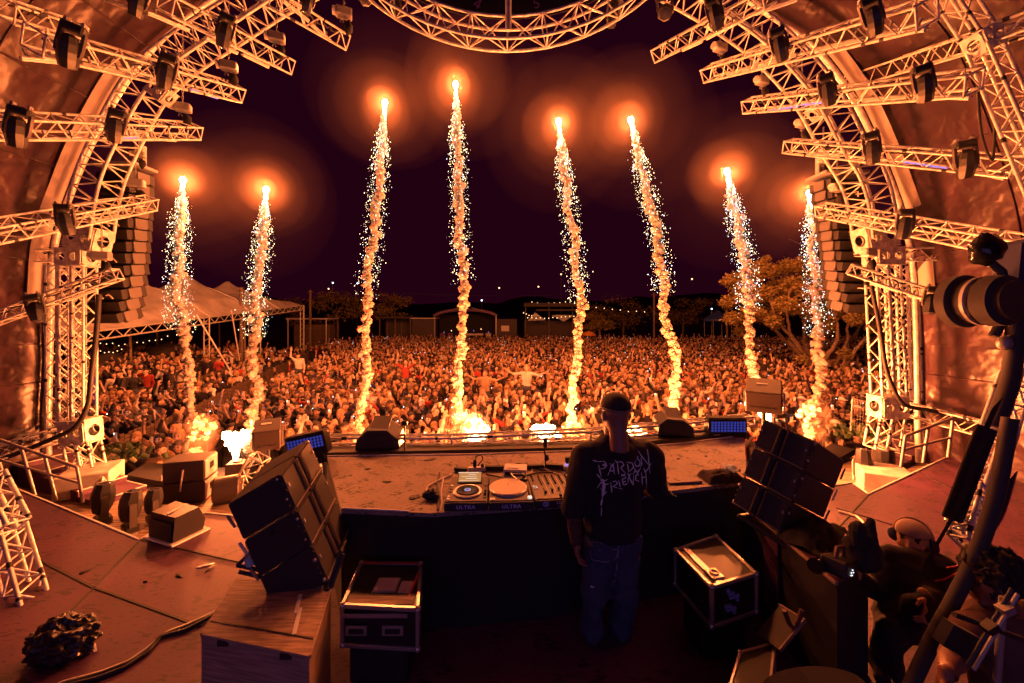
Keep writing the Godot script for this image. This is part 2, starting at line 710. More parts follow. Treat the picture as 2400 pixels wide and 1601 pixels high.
	# flames at the foot of the stage: px, py (2351 view), depth, radius, jet length, label
	for f in [
		[540, 1014, 6.8, 0.17, 0.44, "roaring flame jet shooting from the box on the left deck", 16.0],
		[1092, 990, 7.0, 0.20, 0.2, "largest bright flame behind the middle of the front rail", 40.0],
		[1250, 994, 7.0, 0.17, 0.15, "low wide flame behind the rail left of the DJ", 26.0],
		[1462, 994, 7.0, 0.13, 0.1, "small flame half hidden behind the DJ's right shoulder", 12.0],
		[906, 1006, 7.0, 0.10, 0.1, "small flame beside the left wedge monitor on the rail", 6.0],
		[1764, 946, 6.6, 0.16, 0.25, "flame beside the right speaker stack and its dark light", 16.0],
	]:
		var at := P(f[0] * 1.0208, f[1] * 1.0208, f[2])
		var t := thing("stage_flame", f[5], "flame", at, "gas flames along the stage front")
		var body := Shape.new()
		var edge := Shape.new()
		var r: float = f[3]
		for i in 9:
			var o := Vector3(rng.randfn() * 0.55, rng.randf_range(-0.5, 0.75), rng.randfn() * 0.4) * r
			if i == 0:
				o = Vector3.ZERO
			var q := r * (0.72 if i == 0 else rng.randf_range(0.28, 0.46))
			body.blob(o, Vector3(q, q, q), noise, 1.0, 2.2, 12, 16, Vector3(i * 7.0, f[0] * 0.1, 0))
		for i in 7:
			var g := rng.randf() * TAU
			var o := Vector3(cos(g) * 0.85, rng.randf_range(0.0, 1.0), sin(g) * 0.5) * r * 0.85
			edge.blob(o, Vector3.ONE * r * rng.randf_range(0.16, 0.32), noise, 0.8, 1.9, 6, 8, Vector3(i * 5.0, f[0], 2))
		body.tube([Vector3(0, -r * 0.3, 0), Vector3(0.01, -r * 0.3 - f[4] * 0.5, 0), Vector3(-0.01, -r * 0.3 - f[4], 0)], [r * 0.5, r * 0.24, r * 0.14], 9)
		obj("flame_core", body, M.flame_core, t)
		obj("flame_lick", edge, M.flame_edge, t)
		lamp(t, Vector3(0, 0.1, 0), FIRE, f[6] * 3.3, r)
	# smoke banks where the comets left: px, py, depth, width m, height m
	for f in [
		[454, 985, 7.0, 0.22, 0.26, "pale smoke cloud in the left pit before the fence"],
		[449, 1048, 6.9, 0.18, 0.18, "lower smoke puff on the left deck behind the small speakers"],
		[585, 1012, 6.9, 0.20, 0.50, "smoke cone behind the left light box"],
		[1062, 987, 7.1, 0.26, 0.22, "wide bright smoke mound beside the largest flame"],
		[822, 1002, 7.1, 0.24, 0.12, "low smoke mound left of the left wedge"],
		[1322, 990, 7.1, 0.18, 0.18, "smoke mound just left of the DJ's head"],
		[1860, 948, 6.9, 0.18, 0.17, "upper smoke cloud behind the right speaker stack"],
		[1862, 990, 6.9, 0.15, 0.17, "lower smoke cloud behind the right speaker stack"],
	]:
		var at := P(f[0] * 1.0208, f[1] * 1.0208, f[2])
		var sh := Shape.new()
		for i in 70:
			var o := Vector3(rng.randfn() * 0.36, rng.randf_range(-1, 1), rng.randfn() * 0.34)
			o.x *= 1.0 - 0.5 * maxf(0.0, o.y)
			o.x += 0.25 * sin(o.y * 3.0 + f[0])
			var q: float = f[3] * rng.randf_range(0.08, 0.28) * (1.25 - 0.5 * absf(o.y))
			sh.blob(Vector3(o.x * f[3], o.y * f[4] * 0.75, o.z * f[3]), Vector3(q, q * 0.9, q), noise, 0.85, 1.9, 9, 11, Vector3(i * 4.0, f[0], 1))
		var cloud := thing("smoke_cloud", f[5], "smoke", at, "smoke clouds at the foot of the comets")
		obj("billow", sh, M.smoke, cloud)
		for i in 3:
			haze_ball(cloud, f[3] * [1.5, 2.1, 3.0][i], [2.2, 0.9, 0.25][i])


func haze_ball(t: Node3D, size: float, density: float) -> void:
	# thin powder smoke hanging round a burning comet
	var fm := FogMaterial.new()
	fm.resource_name = "powder_smoke"
	fm.density = density
	fm.albedo = Color(1.0, 0.85, 0.75)
	var fv := FogVolume.new()
	fv.name = "powder_smoke"
	fv.shape = RenderingServer.FOG_VOLUME_SHAPE_ELLIPSOID
	fv.size = Vector3(rng.randf_range(0.85, 1.2), rng.randf_range(0.9, 1.15), 1.0) * size
	fv.position = Vector3(rng.randfn() * 0.08, rng.randf_range(-0.18, 0.06), 0.0) * size
	fv.material = fm
	t.add_child(fv, true)


func structure_free(called: String, sh: Shape, m: Material, at: Vector3) -> MeshInstance3D:
	var o := obj(called, sh, m)
	o.position = at
	return o


func setting() -> void:
	# the field
	var g := Shape.new()
	g.face([Vector3(-900, 0, 20), Vector3(900, 0, 20), Vector3(900, 0, -1500), Vector3(-900, 0, -1500)], Vector3.UP)
	structure("field", g, M.field)
	# low dark hills far behind
	var hill := []
	for j in 5:
		for i in 61:
			var x := lerpf(-900, 900, i / 60.0)
			var h := (34.0 + 22.0 * noise.get_noise_2d(x * 0.004, 3.0) + 8.0 * noise.get_noise_2d(x * 0.02, 9.0)) * sin(PI * 0.5 * j / 4.0)
			hill.append(Vector3(x, h - 0.5, -620.0 - 60.0 * j))
	structure("hills", Shape.new().sheet(hill, 61, 5, Vector3(0, 1, 1)), M.hill)
	# black stage floor: one slab with the edge seen in the photograph
	var poly := PackedVector2Array()
	for q in [[-250, 1023], [0, 1130], [327, 1266], [395, 1226], [480, 1203], [600, 1214]]:
		var p := G(q[0], q[1], FLOOR)
		poly.append(Vector2(p.x, -p.z))
	poly.append(Vector2(-1.6, 4.15))
	poly.append(Vector2(2.45, 4.15))
	for q in [[1890, 1150], [1998, 1132], [2036, 1158], [2272, 1047], [2480, 952]]:
		var p := G(q[0], q[1], FLOOR)
		poly.append(Vector2(p.x, -p.z))
	poly.append(Vector2(11.5, -3.5))
	poly.append(Vector2(-10.5, -3.5))
	var up := Transform3D(Basis(Vector3(1, 0, 0), Vector3(0, 0, -1), Vector3(0, 1, 0)), Vector3(0, FLOOR - 0.18, 0))
	structure("stage_floor", Shape.new().prism(up, poly, 0.18), M.stage_black)
	# white edge strips along that outline
	var edge := Shape.new()
	for k in [0, 1, 2, 3, 4, 8, 9, 10, 11]:
		var a := Vector3(poly[k].x, FLOOR + 0.006, -poly[k].y)
		var b := Vector3(poly[k + 1].x, FLOOR + 0.006, -poly[k + 1].y)
		var w := 0.022
		var b3 := Basis.looking_at(b - a, Vector3.UP)
		edge.box(Transform3D(b3, (a + b) / 2.0), Vector3(w, 0.012, (b - a).length() + w), 0.003)
	structure("floor_edge_strip", edge, M.white_line)
	# seams between the floor panels
	var seams := Shape.new()
	for q in [[[327, 1266], [145, 1455]], [[78, 1306], [215, 1375]], [[215, 1375], [470, 1468]], [[330, 1265], [560, 1316]], [[2036, 1158], [1960, 1240]], [[1960, 1190], [2110, 1235]], [[2150, 1105], [2330, 1190]]]:
		var a := G(q[0][0], q[0][1], FLOOR + 0.004)
		var b := G(q[1][0], q[1][1], FLOOR + 0.004)
		seams.box(Transform3D(Basis.looking_at(b - a, Vector3.UP), (a + b) / 2.0), Vector3(0.016, 0.006, (b - a).length()))
	structure("floor_seam_tape", seams, M.rubber)
	# skirts that close the pit below the floor
	# timber wing decks
	for side in 2:
		var pts := [[-700, 985], [236, 1108], [330, 1118], [560, 1140], [760, 1140], [760, 1330], [-700, 1330]]
		if side == 1:
			pts = [[1640, 1330], [1640, 1120], [1900, 1112], [2020, 1072], [2110, 1040], [2900, 975], [2900, 1330]]
		var pl := PackedVector2Array()
		for q in pts:
			var p := G(q[0], q[1], DECK)
			pl.append(Vector2(p.x, -p.z))
		structure("wing_deck", Shape.new().prism(Transform3D(up.basis, Vector3(0, DECK - 0.12, 0)), pl, 0.12), M.deck_wood)
	# scaffold skirt under the stage front so that the field does not show under the decks
	structure("stage_skirt", Shape.new().at(Vector3(0, 0.7, -5.6), Vector3(9.0, 1.4, 0.1)), M.drape_black)


func vault() -> void:
	# the arched tarpaulin over the stage: one curve, drawn in the plane of the front arch, swept towards the back
	var d0 := 6.55
	var left := [[118, 1110], [116, 1000], [120, 800], [126, 618], [142, 530], [167, 459], [200, 375], [238, 296], [285, 212], [340, 136], [415, 60], [510, -8], [650, -95], [850, -170], [1145, -205]]
	var right := [[2150, 1085], [2146, 950], [2142, 760], [2134, 618], [2122, 545], [2100, 470], [2062, 370], [2015, 265], [1961, 177], [1890, 95], [1790, 27], [1690, -40], [1560, -110], [1400, -165], [1145, -205]]
	for s in 2:
		var src: Array = left if s == 0 else right
		var c := Curve3D.new()
		for i in src.size():
			var p := P(src[i][0], src[i][1], d0)
			var q0 := P(src[maxi(i - 1, 0)][0], src[maxi(i - 1, 0)][1], d0)
			var q1 := P(src[mini(i + 1, src.size() - 1)][0], src[mini(i + 1, src.size() - 1)][1], d0)
			c.add_point(p, (q0 - q1) / 6.0, (q1 - q0) / 6.0)
		var nu := 90
		var nv := 46
		var grid := []
		var total := c.get_baked_length()
		var sg := -1.0 if s == 0 else 1.0
		for j in nv:
			var z := lerpf(0.0, 8.5, pow(j / (nv - 1.0), 1.15))
			for i in nu:
				var u := i / (nu - 1.0)
				var p := c.sample_baked(u * total)
				var low := smoothstep(0.34, 0.1, u)
				var w := 0.055 * noise.get_noise_3d(u * total * 0.35, z * 0.6, s * 9.0)
				w += 0.05 * low * sin(z * 5.2 + 1.2 * noise.get_noise_2d(z * 0.6, s)) * (1.0 if s == 0 else 0.35)
				w += 0.035 * (1.0 - low) * sin(u * total * 1.35)
				grid.append(p + Vector3(sg * (0.12 + w + 0.10 * z * (0.35 + 0.3 * low)), (w if u > 0.35 else 0.0) + 0.02 * z, z))
		var o := obj("stage_tarpaulin", Shape.new().sheet(grid, nu, nv, Vector3(-sg, -0.4, 0)), M.tarpaulin)
		for q in [0.12, 0.26, 0.38, 0.47, 0.56, 0.66]:
			var pts := []
			for j in nv:
				pts.append(grid[j * nu + int(q * (nu - 1))] + Vector3(-sg * 0.012, -0.008, 0))
			obj("seam", Shape.new().tube(pts, 0.011, 5), M.tarpaulin, o)
		for j in [9, 20, 31]:
			var pts := []
			for i in nu:
				pts.append(grid[j * nu + i] + Vector3(-sg * 0.012, -0.008, 0))
			obj("seam", Shape.new().tube(pts, 0.009, 5), M.tarpaulin, o)
		tag(o, "brown glossy tarpaulin lining the %s half of the stage arch" % ["left", "right"][s], "tarpaulin", "tarpaulins of the stage arch")
		# the pale hem along the arch
		var band := []
		for j in 2:
			for i in nu:
				var u := lerpf(0.2, 0.9, i / (nu - 1.0))
				var p := c.sample_baked(u * total)
				band.append(p + Vector3(sg * (0.08 + 0.004 * j), 0.03, 0.02 + 0.25 * j))
		var bo := obj("tarpaulin_hem", Shape.new().sheet(band, nu, 2, Vector3(-sg, -0.4, 0)), M.tarp_band)
		tag(bo, "pale canvas hem along the %s front edge of the arch" % ["left", "right"][s], "tarpaulin hem", "pale arch hems")
		var pole := []
		for i in 60:
			pole.append(c.sample_baked(i / 59.0 * total * 0.86) + Vector3(sg * 0.05, 0.0, -0.02))
		var po := obj("arch_tube", Shape.new().tube(pole, 0.045, 8), M.aluminium)
		tag(po, "bent round tube edging the %s tarpaulin of the arch" % ["left", "right"][s], "tube", "arch edge tubes")


func truss(called: String, label: String, group: String, a: Vector3, b: Vector3, up: Vector3, w := 0.2, h := 0.2, r := 0.0148, rb := 0.0068, bay := 0.85) -> Node3D:
	# a square lattice beam: four chords and zigzag braces on four faces
	var t := thing(called, label, "truss", a, group)
	var dir := (b - a).normalized()
	var side := dir.cross(up).normalized()
	var u := side.cross(dir).normalized()
	var len := (b - a).length()
	var c := []
	for k in [[-1, -1], [1, -1], [1, 1], [-1, 1]]:
		c.append(side * w / 2.0 * k[0] + u * h / 2.0 * k[1])
	for k in 4:
		rod(t, "chord", a + c[k], b + c[k], r, M.aluminium)
	var n := maxi(2, roundi(len / (bay * (w + h) / 2.0)))
	for k in 4:
		var p: Vector3 = c[k]
		var q: Vector3 = c[(k + 1) % 4]
		for i in n:
			var x: Vector3 = a + dir * len * i / n
			var y: Vector3 = a + dir * len * (i + 1) / n
			if (i + k) % 2 == 0:
				rod(t, "brace", x + p, y + q, rb, M.aluminium)
			else:
				rod(t, "brace", x + q, y + p, rb, M.aluminium)
		for e in [a, b]:
			rod(t, "end_bar", e + p, e + q, rb * 1.3, M.aluminium)
	# black tape bands and cable ties round the chords
	for k in 7:
		var p: Vector3 = a + dir * len * rng.randf_range(0.05, 0.95) + c[rng.randi() % 4]
		rod(t, "tape_band", p, p + dir * rng.randf_range(0.02, 0.06), r * 1.18, M.rubber)
	return t


func bent_truss(called: String, label: String, pts: Array, inward: Callable, w: float, h: float, r := 0.024, rb := 0.009, per := 1) -> Node3D:
	# a lattice beam whose chords follow a curve; depth h runs along z, w along the inward direction
	var t := thing(called, label, "truss", pts[0], "curved trusses of the arch")
	var c := [[], [], [], []]
	for i in pts.size():
		var e: Vector3 = inward.call(i)
		var z := Vector3(0, 0, 1)
		for k in 4:
			c[k].append(pts[i] + e * w / 2.0 * [-1, 1, 1, -1][k] + z * h / 2.0 * [-1, -1, 1, 1][k])
	for k in 4:
		var loc := []
		for p in c[k]:
			loc.append(p - pts[0])
		obj("chord", Shape.new().tube(loc, r, 7), M.aluminium, t)
		for i in pts.size() - 1:
			var q: Array = c[(k + 1) % 4]
			if (i + k) % 2 == 0:
				rod(t, "brace", c[k][i], q[i + 1], rb, M.aluminium)
			else:
				rod(t, "brace", q[i], c[k][i + 1], rb, M.aluminium)
			if i % 2 == 0:
				rod(t, "brace", c[k][i], q[i], rb, M.aluminium)
	return t


func plate(t: Transform3D, w: float, h: float, r: float, thick: float) -> Shape:
	# a plate with a round hole, facing local z
	var sh := Shape.new()
	var n := 20
	for i in n:
		var a0 := TAU * i / n
		var a1 := TAU * (i + 1) / n
		var p := []
		for a in [a0, a1]:
			var d := Vector2(cos(a), sin(a))
			var k := minf(w / 2.0 / maxf(absf(d.x), 1e-5), h / 2.0 / maxf(absf(d.y), 1e-5))
			p.append([d * r, d * k])
		for z in [-thick / 2.0, thick / 2.0]:
			sh.face([t * Vector3(p[0][0].x, p[0][0].y, z), t * Vector3(p[0][1].x, p[0][1].y, z), t * Vector3(p[1][1].x, p[1][1].y, z), t * Vector3(p[1][0].x, p[1][0].y, z)], t.basis.z * signf(z))
		sh.face([t * Vector3(p[0][0].x, p[0][0].y, -thick / 2), t * Vector3(p[1][0].x, p[1][0].y, -thick / 2), t * Vector3(p[1][0].x, p[1][0].y, thick / 2), t * Vector3(p[0][0].x, p[0][0].y, thick / 2)], t.basis * Vector3(-cos(a0), -sin(a0), 0))
		sh.face([t * Vector3(p[0][1].x, p[0][1].y, -thick / 2), t * Vector3(p[1][1].x, p[1][1].y, -thick / 2), t * Vector3(p[1][1].x, p[1][1].y, thick / 2), t * Vector3(p[0][1].x, p[0][1].y, thick / 2)], t.basis * Vector3(cos(a0), sin(a0), 0))
	return sh


func corner_block(label: String, at: Vector3, b: Basis, s: Vector3, group := "corner blocks of the towers") -> void:
	# a joint box of six plates, two round holes on the wide faces
	var t := thing("corner_block", label, "corner block", at, group)
	t.basis = b
	var half := s / 2.0
	for z in [-1.0, 1.0]:
		for x in [-1.0, 1.0]:
			obj("hole_plate", plate(T(Vector3(x * half.x / 2, 0, z * half.z)), half.x - 0.004, s.y, minf(half.x, s.y) * 0.31, 0.012), M.aluminium, t)
	for x in [-1.0, 1.0]:
		obj("hole_plate", plate(Transform3D(Basis(Vector3.UP, PI / 2), Vector3(x * (half.x + 0.004), 0, 0)), s.z - 0.03, s.y, minf(s.z, s.y) * 0.3, 0.012), M.aluminium, t)
	for y in [-1.0, 1.0]:
		obj("cap_plate", Shape.new().at(Vector3(0, y * (half.y + 0.007), 0), Vector3(s.x + 0.02, 0.012, s.z + 0.02), 0.003), M.aluminium, t)


func trusses() -> void:
	# arms that point to the middle: tip (top and bottom chord), far end (top and bottom chord), depth of both, label
	var arms := [
		[682, 139, 667, 165, 404, -10, 372, 22, 6.1, 4.3, "second lit truss arm from the top on the left side", 0.2],
		[565, 204, 549, 230, 88, 70, 68, 117, 6.05, 3.6, "third truss arm from the top left, hung with two moving heads", 0.2],
		[463, 294, 452, 320, -60, 264, -66, 318, 6.5, 3.6, "level truss arm on the left above the line array", 0.2],
		[359, 463, 350, 488, -60, 531, -62, 572, 6.9, 4.3, "left truss arm crossing the top of the left line array", 0.2],
		[186, 588, 182, 615, -60, 583, -60, 613, 6.6, 6.2, "short level truss joining the left tower to the wall"],
		[279, 630, 272, 654, -60, 752, -60, 779, 5.75, 5.5, "lowest left truss arm with a moving head under it", 0.15],
		[814, 82, 796, 107, 660, -14, 634, 16, 5.9, 4.9, "topmost truss arm left of the round truss", 0.2],
		[153, 1004, 153, 1026, -60, 1062, -60, 1090, 6.5, 5.8, "left base truss running to the wall above the stairs"],
		[1533, 116, 1548, 138, 1790, -28, 1815, 12, 6.21, 4.41, "topmost truss arm right of the round truss", 0.18],
		[1651, 160, 1665, 184, 2165, 4, 2180, 56, 5.94, 3.15, "second truss arm from the top right", 0.18],
		[1746, 235, 1757, 259, 2280, 170, 2286, 216, 6.3, 3.6, "third truss arm from the top right", 0.18],
		[1842, 330, 1850, 354, 2390, 371, 2386, 411, 6.48, 4.14, "fourth truss arm on the right, slightly drooping", 0.18],
		[1920, 481, 1927, 502, 2420, 560, 2414, 604, 6.66, 3.96, "right truss arm crossing the head of the right line array", 0.18],
		[2083, 587, 2087, 611, 2320, 577, 2320, 606, 6.6, 6.0, "short level truss joining the right tower to the wall"],
		[1988, 620, 1995, 641, 2300, 716, 2296, 742, 5.75, 5.1, "lowest right truss arm ending behind the big lamp", 0.135],
		[2114, 945, 2112, 966, 2306, 990, 2300, 1020, 6.5, 5.6, "right base truss running back above the railing"],
		[1972, 186, 1978, 204, 2292, 78, 2296, 112, 7.0, 4.6, "rafter truss under the right tarpaulin"],
		[20, 5, 2, 40, 190, 58, 178, 92, 4.4, 5.2, "short truss stub in the top left corner"],
	]
	arm_lines = arms
	for a in arms:
		var tip := (P(a[0], a[1], a[8]) + P(a[2], a[3], a[8])) / 2.0
		var end := (P(a[4], a[5], a[9]) + P(a[6], a[7], a[9])) / 2.0
		var up := P(a[0], a[1], a[8]) - P(a[2], a[3], a[8])
		truss("cantilever_truss", a[10], "truss arms of the stage arch", tip, end, up, a[11] if a.size() > 11 else 0.2, a[11] if a.size() > 11 else 0.2)
	# the front arch in four bays a side
	var arch := [[208, 560], [221, 476], [235, 420], [253, 374], [296, 285], [345, 204], [400, 150], [470, 100], [548, 51], [660, -20], [790, -80], [960, -125], [1145, -142], [1320, -128], [1480, -85], [1620, -20], [1755, 65], [1830, 130], [1896, 204], [1938, 270], [1974, 340], [2016, 408], [2040, 476], [2052, 560]]
	var c := Curve3D.new()
	for i in arch.size():
		var p := P(arch[i][0], arch[i][1], 6.3)
		var q0 := P(arch[maxi(i - 1, 0)][0], arch[maxi(i - 1, 0)][1], 6.3)
		var q1 := P(arch[mini(i + 1, arch.size() - 1)][0], arch[mini(i + 1, arch.size() - 1)][1], 6.3)
		c.add_point(p, (q0 - q1) / 6.0, (q1 - q0) / 6.0)
	var total := c.get_baked_length()
	var names := ["lowest bay of the lit arch truss on the left", "second bay of the arch truss on the left", "upper left bay of the arch truss over the stage", "crown bay of the arch truss left of its middle", "crown bay of the arch truss right of its middle", "upper right bay of the arch truss over the stage", "second bay of the arch truss on the right", "lowest bay of the lit arch truss on the right"]
	for k in 8:
		var pts := []
		for i in 15:
			pts.append(c.sample_baked(total * (k + i / 14.0) / 8.0))
		var inw := func(i: int) -> Vector3:
			var e: Vector3 = pts[mini(i + 1, 14)] - pts[maxi(i - 1, 0)]
			return Vector3(e.y, -e.x, 0).normalized()
		bent_truss("arch_truss", names[k], pts, inw, 0.40, 0.36)
	# the two towers
	var towers := [
		[[183, 1000, 183, 625, 6.3, "front column of the left tower"], [150, 1000, 150, 625, 6.6, "rear column of the left tower beside the tarpaulin"], [210, 1122, 192, 1036, 6.25, "leaning foot truss of the left tower on its concrete block"]],
		[[2083, 930, 2068, 618, 6.3, "front column of the right tower"], [2122, 935, 2112, 600, 6.7, "rear column of the right tower beside the tarpaulin"], [2066, 1050, 2080, 972, 6.3, "leaning foot truss of the right tower on its concrete block"]],
	]
	for s in 2:
		for q in towers[s]:
			var a := P(q[0], q[1], q[4])
			var b := P(q[2], q[3], q[4])
			for half in 2:
				var off := Vector3(0.1 * (2 * half - 1), 0, 0)
				truss("tower_truss", q[5] + (", outer half" if (half == 0) == (s == 0) else ", inner half"), "tower columns", a + off, b + off, Vector3(0, 0, 1), 0.185, 0.2, 0.019, 0.008, 1.0)
	var tilt := Basis(Vector3(0, 0, 1), -0.22)
	corner_block("holed corner block at the foot of the left tower", P(190, 1010, 6.27), Basis(Vector3(0, 0, 1), 0.08), Vector3(0.40, 0.36, 0.3))
	corner_block("holed corner block at the foot of the right tower", P(2080, 952, 6.27), Basis(), Vector3(0.40, 0.32, 0.3))
	corner_block("holed corner block on top of the left tower", P(182, 604, 6.3), Basis(), Vector3(0.42, 0.26, 0.3))
	corner_block("tilted holed block where the left arch begins", P(208, 560, 6.3), tilt, Vector3(0.46, 0.36, 0.32))
	corner_block("holed corner block on top of the right tower", P(2070, 602, 6.3), Basis(), Vector3(0.42, 0.26, 0.3))
	corner_block("tilted holed block where the right arch begins", P(2050, 558, 6.3), tilt.inverse(), Vector3(0.46, 0.36, 0.32))
	corner_block("holed joint plate in the left arch behind the third arm", P(378, 217, 6.1), Basis(Vector3(0, 0, 1), -0.7), Vector3(0.30, 0.22, 0.2))
	corner_block("holed joint plate in the right arch below the third arm", P(1922, 255, 6.3), Basis(Vector3(0, 0, 1), 0.75), Vector3(0.30, 0.22, 0.2))
	# concrete feet
	for q in [[212, 1133, "left"], [2070, 1066, "right"]]:
		var p := P(q[0], q[1], 6.1)
		var o := obj("ballast_block", Shape.new().at(Vector3.ZERO, Vector3(0.62, 0.34, 0.62), 0.015), M.concrete)
		o.position = Vector3(p.x, DECK + 0.172, p.z)
		o.rotation.y = 0.5 if q[2] == "left" else -0.5
		tag(o, "pale concrete ballast block under the %s tower" % q[2], "ballast block", "ballast blocks")
	# the round truss overhead
	var ring := []
	var mid := P(1189, -330, 5.4)
	var rad := 410.0 / F * 5.4
	for i in 29:
		var a := lerpf(PI * 0.08, PI * 0.92, i / 28.0)
		ring.append(mid + Vector3(cos(a) * rad * 1.14, -sin(a) * rad, -0.5 * sin(a) + 0.5))
	var rin := func(i: int) -> Vector3:
		return (mid - ring[i]).normalized()
	var rt := bent_truss("round_truss", "round lattice truss hanging over the middle of the stage", ring, rin, 0.30, 0.26, 0.02, 0.0085)
	rt.set_meta("label", "round lattice truss hanging over the middle of the stage")
	rod(rt, "hanger_bar", P(1192, 72, 5.02), P(1192, -60, 4.9), 0.04, M.aluminium)
	# dark cloth ceiling inside the ring, chalked numbers on it
	var disc := PackedVector2Array()
	for i in 32:
		var a := TAU * i / 32.0
		disc.append(Vector2(cos(a) * rad * 1.08, sin(a) * rad * 0.94))
	var dt := thing("ring_cloth", "dark cloth panel stretched inside the round truss", "cloth", mid + Vector3(0, 0, 0.06))
	obj("cloth", Shape.new().prism(T(Vector3.ZERO), disc, 0.01), M.drape_black, dt)
	var chalk := mat("chalk_violet", Color(0.42, 0.16, 0.40), 0.8)
	for q in [["4", 1120, 14, -0.5], ["5", 1257, 14, 0.1]]:
		var tm := TextMesh.new()
		tm.text = q[0]
		tm.font = font("Droid Sans")
		tm.font_size = 32
		tm.pixel_size = 0.0055
		tm.depth = 0.004
		var o := obj("numeral", tm, chalk, dt)
		o.position = P(q[1], q[2], 5.36) - dt.position
		o.position.z = 0.018
		o.rotation.z = q[3]
	# the dark rear truss near the lens on the right
	truss("rear_truss", "upper part of the rear truss leg at the top right corner", "rear truss legs", P(2228, -20, 4.2), P(2302, 92, 4.1), Vector3(0, 0, 1), 0.17, 0.17, 0.017, 0.007)
	truss("rear_truss", "long rear truss leg running down the right edge", "rear truss legs", P(2308, 110, 4.1), P(2470, 480, 3.5), Vector3(0, 0, 1), 0.17, 0.17, 0.017, 0.007)
	truss("rear_truss", "rear truss leaving the top right corner block to the right", "rear truss legs", P(2318, 88, 4.1), P(2480, 30, 3.7), Vector3(0, 1, 0), 0.17, 0.17, 0.017, 0.007)
	corner_block("holed corner block in the top right rear truss", P(2304, 98, 4.1), Basis(Vector3(0, 0, 1), 0.45), Vector3(0.2, 0.2, 0.2))


func font(called: String, weight := 400) -> SystemFont:
	var f := SystemFont.new()
	f.font_names = PackedStringArray([called])
	f.font_weight = weight
	return f


var arm_lines := []


func arm_depth(px: float, py: float) -> float:
	# depth of the truss arm that runs nearest to a pixel
	var best := 1e9
	var d := 6.0
	for a in arm_lines:
		var p := Vector2((a[0] + a[2]) / 2.0, (a[1] + a[3]) / 2.0)
		var q := Vector2((a[4] + a[6]) / 2.0, (a[5] + a[7]) / 2.0)
		var k := clampf((Vector2(px, py) - p).dot(q - p) / (q - p).length_squared(), 0.0, 1.0)
		var e := p.lerp(q, k).distance_to(Vector2(px, py))
		if e < best:
			best = e
			d = 1.0 / lerpf(1.0 / a[8], 1.0 / a[9], k)
	return d


func head_shape() -> Shape:
	# faceted hood of a moving light, lens towards -y, origin at the tilt axle
	var sh := Shape.new()
	var ring := func(y: float, w: float, d: float) -> Array:
		var p := []
		for k in 8:
			var a := TAU * (k + 0.5) / 8.0
			p.append(Vector3(clampf(cos(a) * 1.15, -1, 1) * w, y, clampf(sin(a) * 1.15, -1, 1) * d))
		return p
	var lv := [[0.20, 0.035, 0.04], [0.175, 0.07, 0.075], [0.10, 0.092, 0.10], [0.0, 0.097, 0.115], [-0.08, 0.094, 0.11], [-0.15, 0.085, 0.092], [-0.19, 0.078, 0.08]]
	for i in lv.size() - 1:
		var a: Array = ring.call(lv[i][0], lv[i][1], lv[i][2])
		var b: Array = ring.call(lv[i + 1][0], lv[i + 1][1], lv[i + 1][2])
		for k in 8:
			var m: int = (k + 1) % 8
			sh.face([a[k], a[m], b[m], b[k]], (a[k] + a[m]) * Vector3(1, 0, 1) + Vector3(0, 0.02, 0))
	sh.face(ring.call(0.19, 0.03, 0.03), Vector3.UP)
	sh.face(ring.call(-0.19, 0.082, 0.082), Vector3.DOWN)
	return sh


func moving_light(called: String, label: String, at: Vector3, b: Basis, tilt: float, group: String) -> Node3D:
	# hangs from its origin downwards
	var t := thing(called, label, "moving light", at, group)
	t.basis = b
	if not M.has("mesh_head"):
		M.mesh_head = head_shape().mesh()
		M.mesh_arm = Shape.new().prism(T(Vector3(-0.02, 0, 0)), PackedVector2Array([Vector2(0, 0), Vector2(0.03, 0), Vector2(0.034, -0.2), Vector2(0.026, -0.29), Vector2(0.0, -0.30), Vector2(-0.004, -0.2)]), 0.07).mesh()
		M.mesh_base = Shape.new().at(Vector3(0, -0.09, 0), Vector3(0.22, 0.10, 0.16), 0.02).mesh()
		M.mesh_rim = Shape.new().at(Vector3(0, -0.045, 0), Vector3(0.225, 0.012, 0.165), 0.004).mesh()
		M.mesh_lens = Shape.new().lathe(T(Vector3(0, -0.192, 0)), [Vector2(0, -0.012), Vector2(0.05, -0.006), Vector2(0.066, 0.0), Vector2(0.072, 0.004)], 16).mesh()
		M.mesh_clamp = Shape.new().at(Vector3(-0.08, -0.015, 0), Vector3(0.035, 0.06, 0.09), 0.006).at(Vector3(0.08, -0.015, 0), Vector3(0.035, 0.06, 0.09), 0.006).at(Vector3(0, -0.03, 0), Vector3(0.22, 0.014, 0.05)).mesh()
	obj("base", M.mesh_base, M.fixture_black, t)
	obj("base_rim", M.mesh_rim, M.yoke_grey, t)
	obj("clamp", M.mesh_clamp, M.steel, t)
	for s in [-1.0, 1.0]:
		var arm := obj("yoke_arm", M.mesh_arm, M.yoke_grey, t)
		arm.transform = Transform3D(Basis(Vector3.UP, 0.0 if s > 0 else PI), Vector3(s * 0.112, -0.12, -0.035 * s))
	var head := obj("head", M.mesh_head, M.fixture_black, t)
	head.transform = Transform3D(Basis(Vector3.RIGHT, tilt), Vector3(0, -0.37, 0))
	obj("lens", M.mesh_lens, M.lens_glass, head)
	return t


